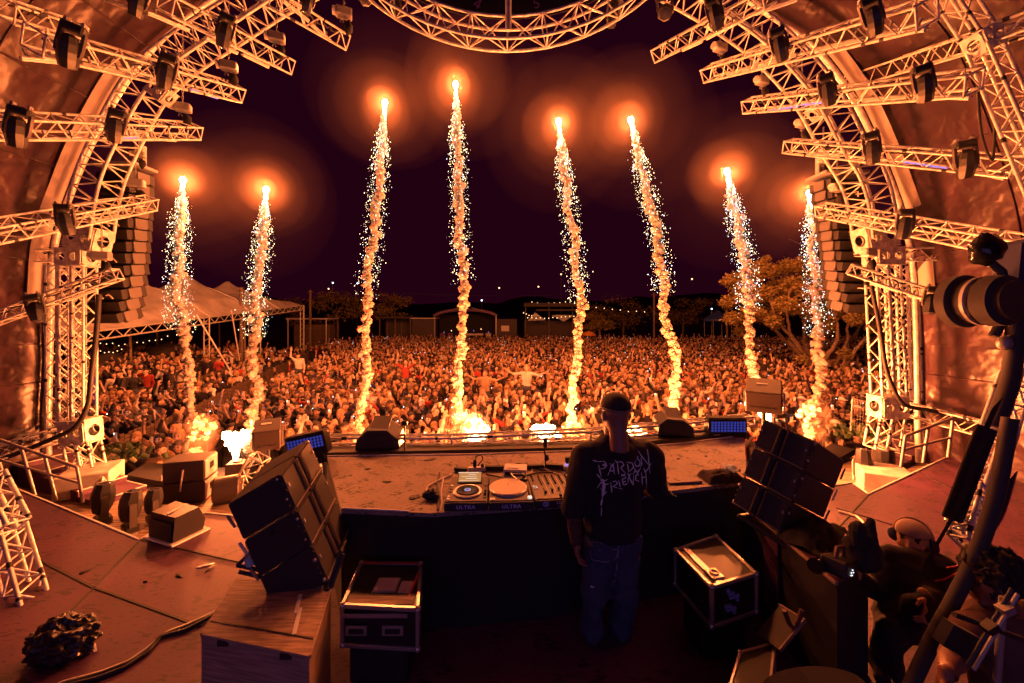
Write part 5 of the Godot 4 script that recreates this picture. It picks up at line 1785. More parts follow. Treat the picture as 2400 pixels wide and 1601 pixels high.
	# open case in the lower right foreground
	var oc := quad_box("open_flight_case", "open flight case in the lower right foreground", "flight case", [[1735, 1530], [1815, 1508], [1800, 1660], [1690, 1680]], FLOOR + 0.34, FLOOR, M.fixture_black, "flight cases in the DJ pit")
	case_trim(oc, 0.34, 0.008)
	var lid := obj("raised_lid", Shape.new().box(T(Vector3.ZERO), Vector3(0.24, 0.012, 0.16), 0.004), M.speaker_grille, oc)
	lid.transform = Transform3D(Basis(Vector3(0, 0, 1), 0.55) * Basis(Vector3.UP, 0.3), P(1828, 1470, 2.35) - oc.position)
	obj("lid_edge", Shape.new().at(Vector3(0.12, 0, 0), Vector3(0.012, 0.02, 0.17), 0.003).at(Vector3(0, 0, 0.08), Vector3(0.24, 0.02, 0.012), 0.003), M.crate_wood, lid)
	var strap := []
	for i in 9:
		strap.append(P(lerpf(1838, 1880, i / 8.0), 1430 + 40 * sin(i / 8.0 * PI), 2.3) - oc.position)
	obj("leather_strap", Shape.new().tube(strap, 0.014, 6), M.leather, oc)
	var rc2 := thing("round_case", "rounded dark case with a yellow edge strip at the bottom edge", "case", P(1930, 1628, 1.75))
	var prof := PackedVector2Array()
	for i in 13:
		var a := lerpf(0.15, PI - 0.05, i / 12.0)
		prof.append(Vector2(cos(a) * 0.24, sin(a) * 0.10))
	prof.append(Vector2(-0.26, -0.3))
	prof.append(Vector2(0.24, -0.3))
	obj("shell", Shape.new().prism(T(Vector3(-0.02, 0, -0.03)), prof, 0.14), M.drape_black, rc2)
	obj("edge_strip", Shape.new().box(Transform3D(Basis(Vector3(0, 0, 1), 0.42), Vector3(-0.02, 0.02, 0.125)), Vector3(0.40, 0.014, 0.02), 0.004), M.strip_yellow, rc2)
	# bottle and rubbish by the left cradle
	var bt := thing("water_bottle", "purple-capped plastic bottle leaning by the left cradle", "bottle", P(583, 1322, 2.45))
	bt.basis = Basis(Vector3(0, 0, 1), PI + 0.12)
	bt.position += Vector3(0, 0.11, 0)
	bottle_parts(bt, 0.17, 0.03)


func stairs(s: int) -> void:
	# five boxes that climb along the wall; px of the nosing line
	var name_: String = ["left", "right"][s]
	var a := G(225, 1178, DECK + 0.08) if s == 0 else G(2098, 1095, DECK + 0.08)
	var b := G(-20, 1112, DECK + 0.08) if s == 0 else G(2300, 1020, DECK + 0.08)
	var t := thing("stage_stairs", "black steps with white nosings on the %s wing" % name_, "stairs", a, "wing stairs")
	var dir := (b - a)
	dir.y = 0
	var run := dir.length()
	dir = dir.normalized()
	var out := dir.cross(Vector3.UP)
	if out.z > 0:
		out = -out
	var k := Basis(dir, Vector3.UP, dir.cross(Vector3.UP))
	var n := 6
	for i in n:
		var hgt := 0.08 + 0.075 * i
		var c := dir * run * (i + 0.5) / n + out * 0.30
		obj("step", Shape.new().box(Transform3D(k, c + Vector3(0, hgt / 2 - 0.08, 0)), Vector3(run / n + 0.004, hgt, 0.58), 0.006), M.stage_black, t)
		obj("nosing", Shape.new().box(Transform3D(k, dir * run * i / n + out * 0.30 + Vector3(0, hgt - 0.076, 0)), Vector3(0.022, 0.012, 0.58), 0.003), M.white_line, t)
		obj("nosing", Shape.new().box(Transform3D(k, c + out * 0.28 + Vector3(0, hgt - 0.076, 0)), Vector3(run / n, 0.012, 0.018), 0.003), M.white_line, t)


func railing(s: int) -> void:
	var pts := [[180, 1095, 195, 1178], [104, 1066, 132, 1172], [50, 1050, 82, 1160], [-20, 1024, 12, 1130]] if s == 0 else [[2122, 1022, 2112, 1095], [2176, 1002, 2164, 1085], [2234, 980, 2222, 1072]]
	var d := 5.5
	var t := thing("stair_railing", "brown steel hand railing above the %s stairs" % ["left", "right"][s], "railing", P(pts[0][2], pts[0][3], d), "stair railings")
	for q in pts:
		rod(t, "post", P(q[2], q[3], d), P(q[0], q[1], d), 0.02, M.steel)
	var a: Array = pts[0]
	var b: Array = pts[-1]
	rod(t, "top_rail", P(a[0], a[1], d), P(b[0], b[1], d), 0.02, M.steel)
	rod(t, "mid_rail", P(lerpf(a[0], a[2], 0.45), lerpf(a[1], a[3], 0.45), d), P(lerpf(b[0], b[2], 0.5), lerpf(b[1], b[3], 0.5), d), 0.017, M.steel)


func wings() -> void:
	stairs(0)
	stairs(1)
	railing(0)
	railing(1)
	# small speaker pair on the left deck
	var p := G(447, 1168, DECK)
	var t := thing("small_speaker_pair", "two small speakers stacked on the left deck", "speaker", p, "", 0.25)
	for i in 2:
		var cab := obj("cabinet", Shape.new().at(Vector3(0, 0.17 + 0.30 * i, 0), Vector3(0.52, 0.29, 0.40), 0.012), M.brown_case, t)
		obj("side_panel", Shape.new().at(Vector3(0.265, 0.17 + 0.30 * i, 0), Vector3(0.012, 0.26, 0.36), 0.004), M.tube_off, cab)
		obj("handle_hole", Shape.new().at(Vector3(0.273, 0.19 + 0.30 * i, 0.0), Vector3(0.008, 0.1, 0.12), 0.004), M.black, cab)
	obj("rear_bar", Shape.new().tube([Vector3(0, 0.5, 0.21), Vector3(-0.03, 0.2, 0.22)], 0.012, 6), M.cable_light, t)
	for q in [[-0.2, 0.12], [0.2, 0.12], [-0.2, -0.12], [0.2, -0.12]]:
		obj("foot", Shape.new().at(Vector3(q[0], 0.0125, q[1]), Vector3(0.05, 0.025, 0.05), 0.004), M.rubber, t)
	# covered lamp on the corner of the black floor
	t = thing("covered_floor_lamp", "floor lamp wrapped in dark plastic on a board", "floor lamp", G(416, 1252, FLOOR), "", -0.35)
	obj("board", Shape.new().at(Vector3(0, 0.012, 0), Vector3(0.46, 0.02, 0.36), 0.004), M.white_line, t)
	obj("lamp_body", Shape.new().prism(Transform3D(Basis(Vector3.UP, PI / 2), Vector3(-0.19, 0.024, 0.15)), PackedVector2Array([Vector2(0, 0), Vector2(0.28, 0), Vector2(0.30, 0.1), Vector2(0.24, 0.25), Vector2(0.02, 0.24)]), 0.38), M.film_wrap, t)
	obj("tape_strip", Shape.new().box(Transform3D(Basis(Vector3.UP, 0.2), Vector3(0.02, 0.276, 0.02)), Vector3(0.03, 0.004, 0.2)), M.white_line, t)
	obj("vent_face", Shape.new().at(Vector3(0, 0.12, 0.158), Vector3(0.34, 0.18, 0.014), 0.006), M.black, t)
	# drum-shaped monitor
	t = thing("round_monitor", "rounded black wedge monitor beside the left stack", "wedge monitor", G(531, 1176, DECK), "", 0.5)
	obj("cabinet", Shape.new().lathe(Transform3D(Basis(Vector3(0, 0, 1), PI / 2), Vector3(0.17, 0.19, 0)), [Vector2(0, 0), Vector2(0.17, 0.0), Vector2(0.19, 0.02), Vector2(0.19, 0.31), Vector2(0.16, 0.33), Vector2(0, 0.33)], 8), M.brown_case, t)
	obj("handle_bar", Shape.new().tube([Vector3(0.2, 0.3, 0.02), Vector3(0.2, 0.16, 0.16)], 0.014, 6), M.cable_light, t)
	obj("foot", Shape.new().at(Vector3(0, 0.02, 0), Vector3(0.28, 0.04, 0.2), 0.01), M.rubber, t)
	# the flame unit and its leaning truss stub
	t = thing("flame_projector", "black flame projector box under the left flame", "flame projector", G(557, 1128, DECK), "", 0.2)
	obj("housing", Shape.new().at(Vector3(0, 0.16, 0), Vector3(0.28, 0.32, 0.24), 0.012), M.brown_case, t)
	obj("nozzle", Shape.new().lathe(T(Vector3(0, 0.32, 0)), [Vector2(0.07, 0), Vector2(0.06, 0.03), Vector2(0.03, 0.04)], 14), M.steel, t)
	obj("vent", Shape.new().at(Vector3(0.143, 0.16, 0), Vector3(0.008, 0.2, 0.16)), M.black, t)
	truss("truss_stub", "short leaning truss stub with a pale plate beside the left flame", "truss stubs", P(580, 1128, 5.9), P(608, 1072, 5.9), Vector3(0, 0, 1), 0.22, 0.2, 0.016, 0.008)
	# low black drapes and platforms beyond the deck edges
	var dr := obj("deck_platform", Shape.new().prism(Transform3D(FLAT, Vector3(0, DECK + 0.003, 0)), ground_poly([[296, 1112], [345, 1083], [560, 1098], [570, 1138], [412, 1134]], DECK + 0.11), 0.10), M.drape_black)
	tag(dr, "low black platform on the far edge of the left deck", "platform", "low deck platforms")
	dr = obj("deck_platform", Shape.new().prism(Transform3D(FLAT, Vector3(0, DECK + 0.003, 0)), ground_poly([[1910, 1062], [1950, 1038], [2004, 1052], [1950, 1082]], DECK + 0.11), 0.10), M.drape_black)
	tag(dr, "low black platform on the far edge of the right deck", "platform", "low deck platforms")
	# heaps of green cups and pots below the deck edges
	for s in 2:
		var hp := thing("cup_heap", "heap of green cups piled beside the %s tower" % ["left", "right"][s], "cups", G(285, 1078, DECK) if s == 0 else G(2004, 1030, DECK), "cup heaps")
		var n := 70
		for i in n:
			var q := Vector3(rng.randfn() * 0.30, 0, rng.randfn() * 0.22)
			if s == 1:
				q.x *= 0.7
			var lay := maxf(0.0, 1.0 - q.length() / 0.7)
			q.y = 0.04 + rng.randf() * 0.24 * lay
			var cup := obj("cup", cup_mesh(), M.cup_green if i % 4 else M.cup_pale, hp)
			cup.transform = Transform3D(Basis.from_euler(Vector3(rng.randfn() * 0.5, rng.randf() * TAU, rng.randfn() * 0.5)) * Basis.from_scale(Vector3.ONE * rng.randf_range(0.85, 1.15)), q)
	# the small mic clamp at the platform corner
	t = thing("mic_stand", "small black microphone stand at the left deck's far edge", "microphone stand", G(378, 1142, DECK))
	obj("base", Shape.new().lathe(T(Vector3.ZERO), [Vector2(0.07, 0), Vector2(0.065, 0.02), Vector2(0, 0.03)], 14), M.rubber, t)
	obj("stem", Shape.new().tube([Vector3(0, 0.02, 0), Vector3(0, 0.18, 0), Vector3(0.06, 0.24, 0)], 0.01, 6), M.cable_light, t)
	obj("head", Shape.new().blob(Vector3(0.08, 0.26, 0), Vector3(0.03, 0.025, 0.025), noise, 0.2, 2.0, 7, 8), M.steel, t)
	# corner guard leaning on the ballast
	t = thing("truss_corner", "white pyramid truss corner leaning on the left ballast block", "truss corner", G(246, 1172, DECK))
	var apex := P(240, 1120, 5.75) - t.position
	var feet := [P(222, 1138, 5.75) - t.position, P(238, 1150, 5.55) - t.position, P(256, 1142, 5.75) - t.position]
	var saved := org
	org = Vector3.ZERO
	for i in 3:
		rod(t, "bar", apex, feet[i], 0.022, M.aluminium)
		rod(t, "bar", feet[i], feet[(i + 1) % 3], 0.022, M.aluminium)
	rod(t, "bar", feet[1], Vector3(0.02, 0, 0), 0.014, M.aluminium)
	rod(t, "bar", feet[2], Vector3(0.05, 0, 0), 0.014, M.aluminium)
	org = saved
	# steel rail fence behind the right base truss
	t = thing("crowd_barrier", "dark barred crowd barrier behind the right base truss", "barrier", P(2140, 1010, 6.9))
	for i in 16:
		rod(t, "bar", P(2136 + i * 9.5, 996 + i * 2.0, 6.9), P(2136 + i * 9.5, 1030 + i * 2.4, 6.9), 0.011, M.steel)
	rod(t, "top_rail", P(2130, 994, 6.9), P(2284, 1027, 6.9), 0.016, M.steel)
	t = thing("mesh_fence", "pale wire mesh fence panel behind the right tower", "fence", P(1990, 1020, 7.4))
	rod(t, "post", P(1994, 1010, 7.4), P(1998, 934, 7.4), 0.012, M.aluminium)
	rod(t, "post", P(2032, 1012, 7.4), P(2044, 945, 7.4), 0.012, M.aluminium)
	rod(t, "top_rail", P(1998, 934, 7.4), P(2058, 948, 7.4), 0.012, M.aluminium)
	for i in 9:
		rod(t, "wire", P(1996 + i * 7, 936 + i * 1.6, 7.4), P(1996 + i * 6.4, 1008 + i, 7.4), 0.003, M.aluminium)
		rod(t, "wire", P(1997, 940 + i * 8, 7.4), P(2056, 953 + i * 8, 7.4), 0.003, M.aluminium)
	# foreground, left: leaning truss and bagged gear
	truss("leaning_truss", "dark truss leg in the lower left corner", "foreground trusses", P(6, 1205, 3.6), P(80, 1470, 3.1), Vector3(0, 0, 1), 0.16, 0.16, 0.016, 0.008)
	truss("leaning_truss", "blue-lit truss leg at the left edge", "foreground trusses", P(-30, 1120, 3.4), P(28, 1235, 3.3), Vector3(0, 0, 1), 0.14, 0.14, 0.018, 0.007)
	var crease := Shape.new()
	var gp := []
	for j in 71:
		var th := PI * j / 70.0
		for i in 101:
			var ph := TAU * (i % 100) / 100.0
			var q := Vector3(sin(th) * cos(ph), cos(th), sin(th) * sin(ph))
			var k := 1.0 + 0.32 * noise.get_noise_3dv(q * 1.5) - 0.20 * absf(noise.get_noise_3dv(q * 2.4 + Vector3(9, 0, 0))) - 0.12 * absf(noise.get_noise_3dv(q * Vector3(7, 3, 7) + Vector3(0, 7, 0)))
			var v := q * k * Vector3(0.20, 0.13, 0.16) + Vector3(0, 0.1, 0)
			v.y = maxf(v.y, 0.004)
			gp.append(v)
	crease.sheet(gp, 101, 71)
	for i in crease.n.size():
		if crease.n[i].dot(crease.v[i] - Vector3(0, 0.08, 0)) < 0.0 and crease.v[i].y > 0.01:
			crease.n[i] = -crease.n[i]
	var bg := obj("plastic_bag", crease, M.film_wrap)
	bg.position = G(150, 1530, FLOOR)
	tag(bg, "crumpled shiny black plastic wrapped gear at the lower left", "wrapped gear")
	t = thing("floor_tape_mark", "white T-shaped tape mark beside the wrapped gear", "tape mark", G(222, 1520, FLOOR))
	obj("tape_strip", Shape.new().box(Transform3D(Basis(Vector3.UP, -0.7), Vector3(0, 0.004, 0)), Vector3(0.10, 0.003, 0.016)), M.white_line, t)
	obj("tape_strip", Shape.new().box(Transform3D(Basis(Vector3.UP, 0.75), Vector3(-0.05, 0.005, 0.06)), Vector3(0.17, 0.003, 0.016)), M.white_line, t)
	# cable run across the left floor
	for i in 3:
		var pts := []
		for q in [[515, 1430], [440, 1462], [385, 1480], [345, 1520], [300, 1552], [240, 1575], [150, 1598], [80, 1640]]:
			pts.append(G(q[0] + rng.randfn() * 3 - i * 3, q[1] + i * 7 + rng.randfn() * 3, FLOOR + 0.014))
		wire("floor_cable", ["pale cable snaking over the left floor", "black cable beside the pale one on the left floor", "outer black cable of the run on the left floor"][i], pts, 0.009 if i == 0 else 0.013, M.cable_light if i == 0 else M.rubber, "cables across the left floor")
	# a few scraps on the floor
	for q in [[478, 1328, 0.06], [492, 1334, 0.05], [420, 1350, 0.05], [570, 1238, 0.03], [200, 1340, 0.04], [340, 1365, 0.02]]:
		var o := obj("floor_scrap", Shape.new().blob(Vector3.ZERO, Vector3(q[2], 0.006, q[2] * 0.35), noise, 0.8, 2.4, 6, 12, Vector3(q[0], 0, 0)), M.white_line if q[0] == 478 else M.rubber)
		o.position = G(q[0], q[1], FLOOR) + Vector3(0, 0.006, 0)
		o.rotation.y = rng.randf() * 3.0
		tag(o, {478: "small white paper scrap on the left floor", 492: "black tape curl beside the white scrap", 420: "black scrap in the middle of the left floor panel", 570: "black scrap near the left stack", 200: "black scrap near the left floor seam", 340: "tiny black scrap on the left floor panel"}[q[0]], "scrap", "scraps on the left floor")
	# white tape curl on the right floor
	var pts := []
	for q in [[1965, 1198], [1990, 1204], [2008, 1210], [2022, 1222], [2028, 1232]]:
		pts.append(G(q[0], q[1], FLOOR + 0.012))
	wire("tape_curl", "crumpled white tape on the right floor behind the stack", pts, 0.012, M.white_line, "")
	# foreground, right: the big lamp, its pole and straps
	t = thing("follow_spot", "big round black follow spot at the right edge", "spotlight", P(2302, 705, 2.6))
	var ax := Basis(Vector3(0, 0, 1), PI / 2) * Basis(Vector3.RIGHT, 0.0)
	ax = Basis(Vector3.UP, -1.5) * ax
	var r := 62.0 / F * 2.6
	obj("barrel", Shape.new().lathe(Transform3D(ax, Vector3(0.06, 0, 0)), [Vector2(0, 0.2), Vector2(r * 0.9, 0.2), Vector2(r * 1.04, 0.19), Vector2(r * 1.04, 0.13), Vector2(r * 0.86, 0.12), Vector2(r * 0.86, 0.02), Vector2(r * 0.96, 0.0), Vector2(r * 0.92, -0.08), Vector2(r * 0.7, -0.1)], 40), M.speaker_grille, t)
	obj("focus_ring", Shape.new().lathe(Transform3D(ax, Vector3(0.05, 0, 0)), [Vector2(r * 0.88, 0.055), Vector2(r * 0.93, 0.05), Vector2(r * 0.93, 0.03), Vector2(r * 0.88, 0.025)], 40), M.steel, t)
	obj("end_disc", Shape.new().lathe(Transform3D(ax, Vector3(0.06, 0, 0)), [Vector2(r * 0.72, -0.09), Vector2(r * 0.70, -0.125), Vector2(0.0, -0.125)], 40), M.brown_case, t)
	obj("yoke", Shape.new().tube([Vector3(0.1, 0.33, -0.1), Vector3(0.2, 0.2, -0.06), Vector3(0.24, -0.02, -0.04), Vector3(0.15, -0.24, -0.06)], 0.028, 8), M.black, t)
	obj("joint_knob", Shape.new().blob(Vector3(0.05, 0.34, -0.02), Vector3(0.09, 0.1, 0.08), noise, 0.3, 1.6, 10, 12), M.glossy_black, t)
	obj("lock_ball", Shape.new().blob(Vector3(0.15, -0.28, 0.0), Vector3(0.04, 0.045, 0.04), noise, 0.2, 1.6, 8, 10), M.steel, t)
	obj("lamp_head", Shape.new().box(Transform3D(Basis(Vector3(0, 0, 1), -0.1), Vector3(0.36, 0.16, -0.1)), Vector3(0.16, 0.5, 0.2), 0.03), M.navy_cloth, t)
	truss("foreground_truss", "slanted truss leg beside the dark straps at the right edge", "foreground trusses", P(2384, 880, 3.1), P(2262, 1245, 2.5), Vector3(0, 0, 1), 0.12, 0.12, 0.014, 0.0075)
	truss("foreground_truss", "lower slanted truss section near the crouching man", "foreground trusses", P(2290, 1140, 2.55), P(2258, 1270, 2.4), Vector3(0, 0, 1), 0.09, 0.09, 0.011, 0.006, 0.6)
	for q in [
		[[[2385, 700], [2370, 880], [2330, 1000]], 2.6, 0.05, "dark upright pole at the right edge", "pole"],
		[[[2368, 980], [2330, 1180], [2270, 1340], [2190, 1490], [2130, 1620]], 2.0, 0.034, "dark slanted pole crossing the lower right corner", "pole"],
	]:
		var pp := []
		for e in q[0]:
			pp.append(P(e[0], e[1], q[1]))
		var o := wire("dark_pole", q[3], pp, q[2], M.speaker_grille, "dark poles on the right")
		o.set_meta("category", q[4])
	# broad black strap hanging as a loop
	var sg := []
	var line := [[2338, 945], [2318, 990], [2285, 1080], [2250, 1180], [2200, 1270], [2172, 1320], [2180, 1345], [2215, 1350], [2260, 1330], [2300, 1290], [2340, 1225], [2370, 1120]]
	var cv := Curve3D.new()
	for i in line.size():
		var e0 := P(line[maxi(i - 1, 0)][0], line[maxi(i - 1, 0)][1], 2.3)
		var e1 := P(line[mini(i + 1, line.size() - 1)][0], line[mini(i + 1, line.size() - 1)][1], 2.3)
		cv.add_point(P(line[i][0], line[i][1], 2.3 - 0.012 * i), (e0 - e1) / 6.0, (e1 - e0) / 6.0)
	for j in 2:
		for i in 40:
			var q := cv.sample_baked(cv.get_baked_length() * i / 39.0)
			sg.append(q + Vector3(-0.035 + 0.09 * j, -0.03 + 0.06 * j, -0.02 * j + 0.002))
	t = thing("black_strap", "broad black strap with red edges looped at the right", "strap", P(2172, 1320, 2.2))
	for i in sg.size():
		sg[i] -= t.position
	obj("webbing", Shape.new().sheet(sg, 40, 2), M.drape_black, t)
	for j in 2:
		obj("red_edge", Shape.new().tube(sg.slice(24 + 40 * j, 40 + 40 * j), 0.004, 5), M.red_tape, t)
	var st := obj("dark_drape", Shape.new().box(Transform3D(Basis(Vector3(0, 0, 1), -0.36), P(2272, 1110, 2.45)), Vector3(0.13, 0.62, 0.03), 0.01), M.drape_black)
	tag(st, "hanging black fabric panel beside the slanted truss", "drape")


var cup_m: ArrayMesh


func cup_mesh() -> ArrayMesh:
	if cup_m == null:
		cup_m = Shape.new().lathe(T(Vector3.ZERO), [Vector2(0, 0), Vector2(0.032, 0), Vector2(0.046, 0.10), Vector2(0.05, 0.105), Vector2(0.044, 0.105), Vector2(0.031, 0.01), Vector2(0, 0.01)], 10).mesh()
	return cup_m



class Field:
	# signed distance on a grid; every cell corner remembers the part it belongs to
	var o: Vector3
	var c: float
	var nx: int
	var ny: int
	var nz: int
	var f := PackedFloat32Array()
	var l := PackedByteArray()

	func _init(lo: Vector3, hi: Vector3, cell: float) -> void:
		o = lo
		c = cell
		nx = int((hi.x - lo.x) / c) + 2
		ny = int((hi.y - lo.y) / c) + 2
		nz = int((hi.z - lo.z) / c) + 2
		f.resize(nx * ny * nz)
		f.fill(1.0)
		l.resize(nx * ny * nz)

	func put(i: int, d: float, k: float, label: int) -> void:
		var e := f[i]
		if d < e:
			l[i] = label
		var h := maxf(k - absf(d - e), 0.0) / k
		f[i] = minf(d, e) - h * h * k * 0.25

	func span(lo: Vector3, hi: Vector3) -> Array:
		var a := (lo - o) / c
		var b := (hi - o) / c
		return [clampi(int(a.x), 0, nx - 1), clampi(int(b.x) + 1, 0, nx - 1), clampi(int(a.y), 0, ny - 1), clampi(int(b.y) + 1, 0, ny - 1), clampi(int(a.z), 0, nz - 1), clampi(int(b.z) + 1, 0, nz - 1)]

	func cap(a: Vector3, b: Vector3, ra: float, rb: float, label := 0, k := 0.03) -> Field:
		var m := maxf(ra, rb) + k + c * 2.0
		var s := span(Vector3(minf(a.x, b.x), minf(a.y, b.y), minf(a.z, b.z)) - Vector3.ONE * m, Vector3(maxf(a.x, b.x), maxf(a.y, b.y), maxf(a.z, b.z)) + Vector3.ONE * m)
		var ab := b - a
		var q := maxf(ab.length_squared(), 1e-9)
		for z in range(s[4], s[5] + 1):
			for y in range(s[2], s[3] + 1):
				var row := (z * ny + y) * nx
				for x in range(s[0], s[1] + 1):
					var p := o + Vector3(x, y, z) * c - a
					var t := clampf(p.dot(ab) / q, 0.0, 1.0)
					put(row + x, (p - ab * t).length() - lerpf(ra, rb, t), k, label)
		return self

	func ell(at: Vector3, r: Vector3, label := 0, k := 0.03, b := Basis()) -> Field:
		var m := maxf(r.x, maxf(r.y, r.z)) + k + c * 2.0
		var s := span(at - Vector3.ONE * m, at + Vector3.ONE * m)
		var inv := b.inverse()
		for z in range(s[4], s[5] + 1):
			for y in range(s[2], s[3] + 1):
				var row := (z * ny + y) * nx
				for x in range(s[0], s[1] + 1):
					var p := inv * (o + Vector3(x, y, z) * c - at)
					var k0 := (p / r).length()
					var k1 := (p / (r * r)).length()
					put(row + x, k0 * (k0 - 1.0) / maxf(k1, 1e-6), k, label)
		return self

	func cut(n: Vector3, d: float) -> Field:
		# keep what lies where n.p < d
		for z in nz:
			for y in ny:
				for x in nx:
					var i := (z * ny + y) * nx + x
					f[i] = maxf(f[i], n.dot(o + Vector3(x, y, z) * c) - d)
		return self

	func sample(p: Vector3) -> float:
		var q := (p - o) / c
		var x := int(q.x)
		var y := int(q.y)
		var z := int(q.z)
		if x < 0 or y < 0 or z < 0 or x >= nx - 1 or y >= ny - 1 or z >= nz - 1:
			return 1.0
		var i := (z * ny + y) * nx + x
		var t := q - Vector3(x, y, z)
		var a := lerpf(lerpf(f[i], f[i + 1], t.x), lerpf(f[i + nx], f[i + nx + 1], t.x), t.y)
		i += nx * ny
		var b := lerpf(lerpf(f[i], f[i + 1], t.x), lerpf(f[i + nx], f[i + nx + 1], t.x), t.y)
		return lerpf(a, b, t.z)

	func rough(amp: float, freq: float, nz_: FastNoiseLite) -> Field:
		for z in nz:
			for y in ny:
				for x in nx:
					var i := (z * ny + y) * nx + x
					if absf(f[i]) < 0.1:
						f[i] += amp * nz_.get_noise_3dv((o + Vector3(x, y, z) * c) * freq)
		return self

	func shapes() -> Dictionary:
		# surface nets; one Shape for each part
		var at := {}
		var vs := PackedVector3Array()
		var lab := PackedByteArray()
		var st := [0, 1, nx, nx + 1, nx * ny, nx * ny + 1, nx * ny + nx, nx * ny + nx + 1]
		var cor := [Vector3(0, 0, 0), Vector3(1, 0, 0), Vector3(0, 1, 0), Vector3(1, 1, 0), Vector3(0, 0, 1), Vector3(1, 0, 1), Vector3(0, 1, 1), Vector3(1, 1, 1)]
		var edges := [[0, 1], [2, 3], [4, 5], [6, 7], [0, 2], [1, 3], [4, 6], [5, 7], [0, 4], [1, 5], [2, 6], [3, 7]]
		for z in nz - 1:
			for y in ny - 1:
				var row := (z * ny + y) * nx
				for x in nx - 1:
					var i := row + x
					var s0 := f[i] < 0.0
					if (f[i + 1] < 0.0) == s0 and (f[i + nx] < 0.0) == s0 and (f[i + nx + 1] < 0.0) == s0 and (f[i + st[4]] < 0.0) == s0 and (f[i + st[5]] < 0.0) == s0 and (f[i + st[6]] < 0.0) == s0 and (f[i + st[7]] < 0.0) == s0:
						continue
					var p := Vector3.ZERO
					var m := 0
					for e in edges:
						var a := f[i + st[e[0]]]
						var b := f[i + st[e[1]]]
						if (a < 0.0) != (b < 0.0):
							p += cor[e[0]].lerp(cor[e[1]], a / (a - b))
							m += 1
					at[i] = vs.size()
					vs.append(o + (Vector3(x, y, z) + p / m) * c)
					var best := 1e9
					var bl := 0
					for q in 8:
						if absf(f[i + st[q]]) < best:
							best = absf(f[i + st[q]])
							bl = l[i + st[q]]
					lab.append(bl)
		var quads := []
		var dirs := [1, nx, nx * ny]
		for i in at.keys():
			for ax in 3:
				var j: int = i + dirs[ax]
				if (f[i] < 0.0) == (f[j] < 0.0):
					continue
				var u: int = dirs[(ax + 1) % 3]
				var w: int = dirs[(ax + 2) % 3]
				if not (at.has(i - u) and at.has(i - w) and at.has(i - u - w)):
					continue
				if f[i] < 0.0:
					quads.append([at[i - u - w], at[i - w], at[i], at[i - u]])
				else:
					quads.append([at[i - u - w], at[i - u], at[i], at[i - w]])
		var ns := PackedVector3Array()
		ns.resize(vs.size())
		for q in quads:
			var fn: Vector3 = (vs[q[2]] - vs[q[0]]).cross(vs[q[3]] - vs[q[1]])
			for k in q:
				ns[k] += fn
		var out := {}
		var maps := {}
		for q in quads:
			var lb := lab[q[0]]
			if lab[q[1]] == lab[q[2]]:
				lb = lab[q[1]]
			if not out.has(lb):
				out[lb] = Shape.new()
				maps[lb] = {}
			var sh: Shape = out[lb]
			var mp: Dictionary = maps[lb]
			var id := []
			for k in q:
				if not mp.has(k):
					mp[k] = sh.v.size()
					sh.v.append(vs[k])
					sh.n.append(ns[k].normalized())
					sh.uv.append(Vector2.ZERO)
				id.append(mp[k])
			sh.ix.append_array([id[0], id[2], id[1], id[0], id[3], id[2]])
		return out


func merged(parts: Array) -> ArrayMesh:
	# several Shapes as the surfaces of one mesh
	var m := ArrayMesh.new()
	for sh in parts:
		var a := []
		a.resize(Mesh.ARRAY_MAX)
		a[Mesh.ARRAY_VERTEX] = sh.v
		a[Mesh.ARRAY_NORMAL] = sh.n
		a[Mesh.ARRAY_INDEX] = sh.ix
		m.add_surface_from_arrays(Mesh.PRIMITIVE_TRIANGLES, a)
	return m


func hand(fl: Field, wrist: Vector3, along: Vector3, thumb: Vector3, curl: float, label := 0, s := 1.0) -> void:
	# palm and five fingers on a fine grid
	var d := along.normalized()
	var th := (thumb - d * thumb.dot(d)).normalized()
	var nn := d.cross(th)
	var palm := wrist + d * 0.055 * s
	fl.ell(palm, Vector3(0.042, 0.052, 0.017) * s, label, 0.012, Basis(th, d, nn))
	fl.cap(wrist - d * 0.03 * s, wrist + d * 0.02 * s, 0.028 * s, 0.026 * s, label, 0.02)
	var lens := [0.072, 0.082, 0.076, 0.06]
	for k in 4:
		var base := wrist + d * 0.095 * s + th * (0.031 - 0.0205 * k) * s
		var d1 := (d * cos(curl * 0.5) + nn * sin(curl * 0.5)).normalized()
		var d2 := (d * cos(curl * 1.3) + nn * sin(curl * 1.3)).normalized()
		var mid: Vector3 = base + d1 * lens[k] * 0.52 * s
		fl.cap(base - d * 0.02 * s, mid, 0.0095 * s, 0.0088 * s, label, 0.006)
		fl.cap(mid, mid + d2 * lens[k] * 0.5 * s, 0.0088 * s, 0.007 * s, label, 0.004)
	var tb := wrist + d * 0.025 * s + th * 0.03 * s
	var tm := tb + (th * 0.75 + d * 0.65 + nn * 0.2).normalized() * 0.042 * s
	fl.cap(tb, tm, 0.013 * s, 0.011 * s, label, 0.01)
	fl.cap(tm, tm + (th * 0.25 + d + nn * curl * 0.4).normalized() * 0.034 * s, 0.0105 * s, 0.008 * s, label, 0.005)


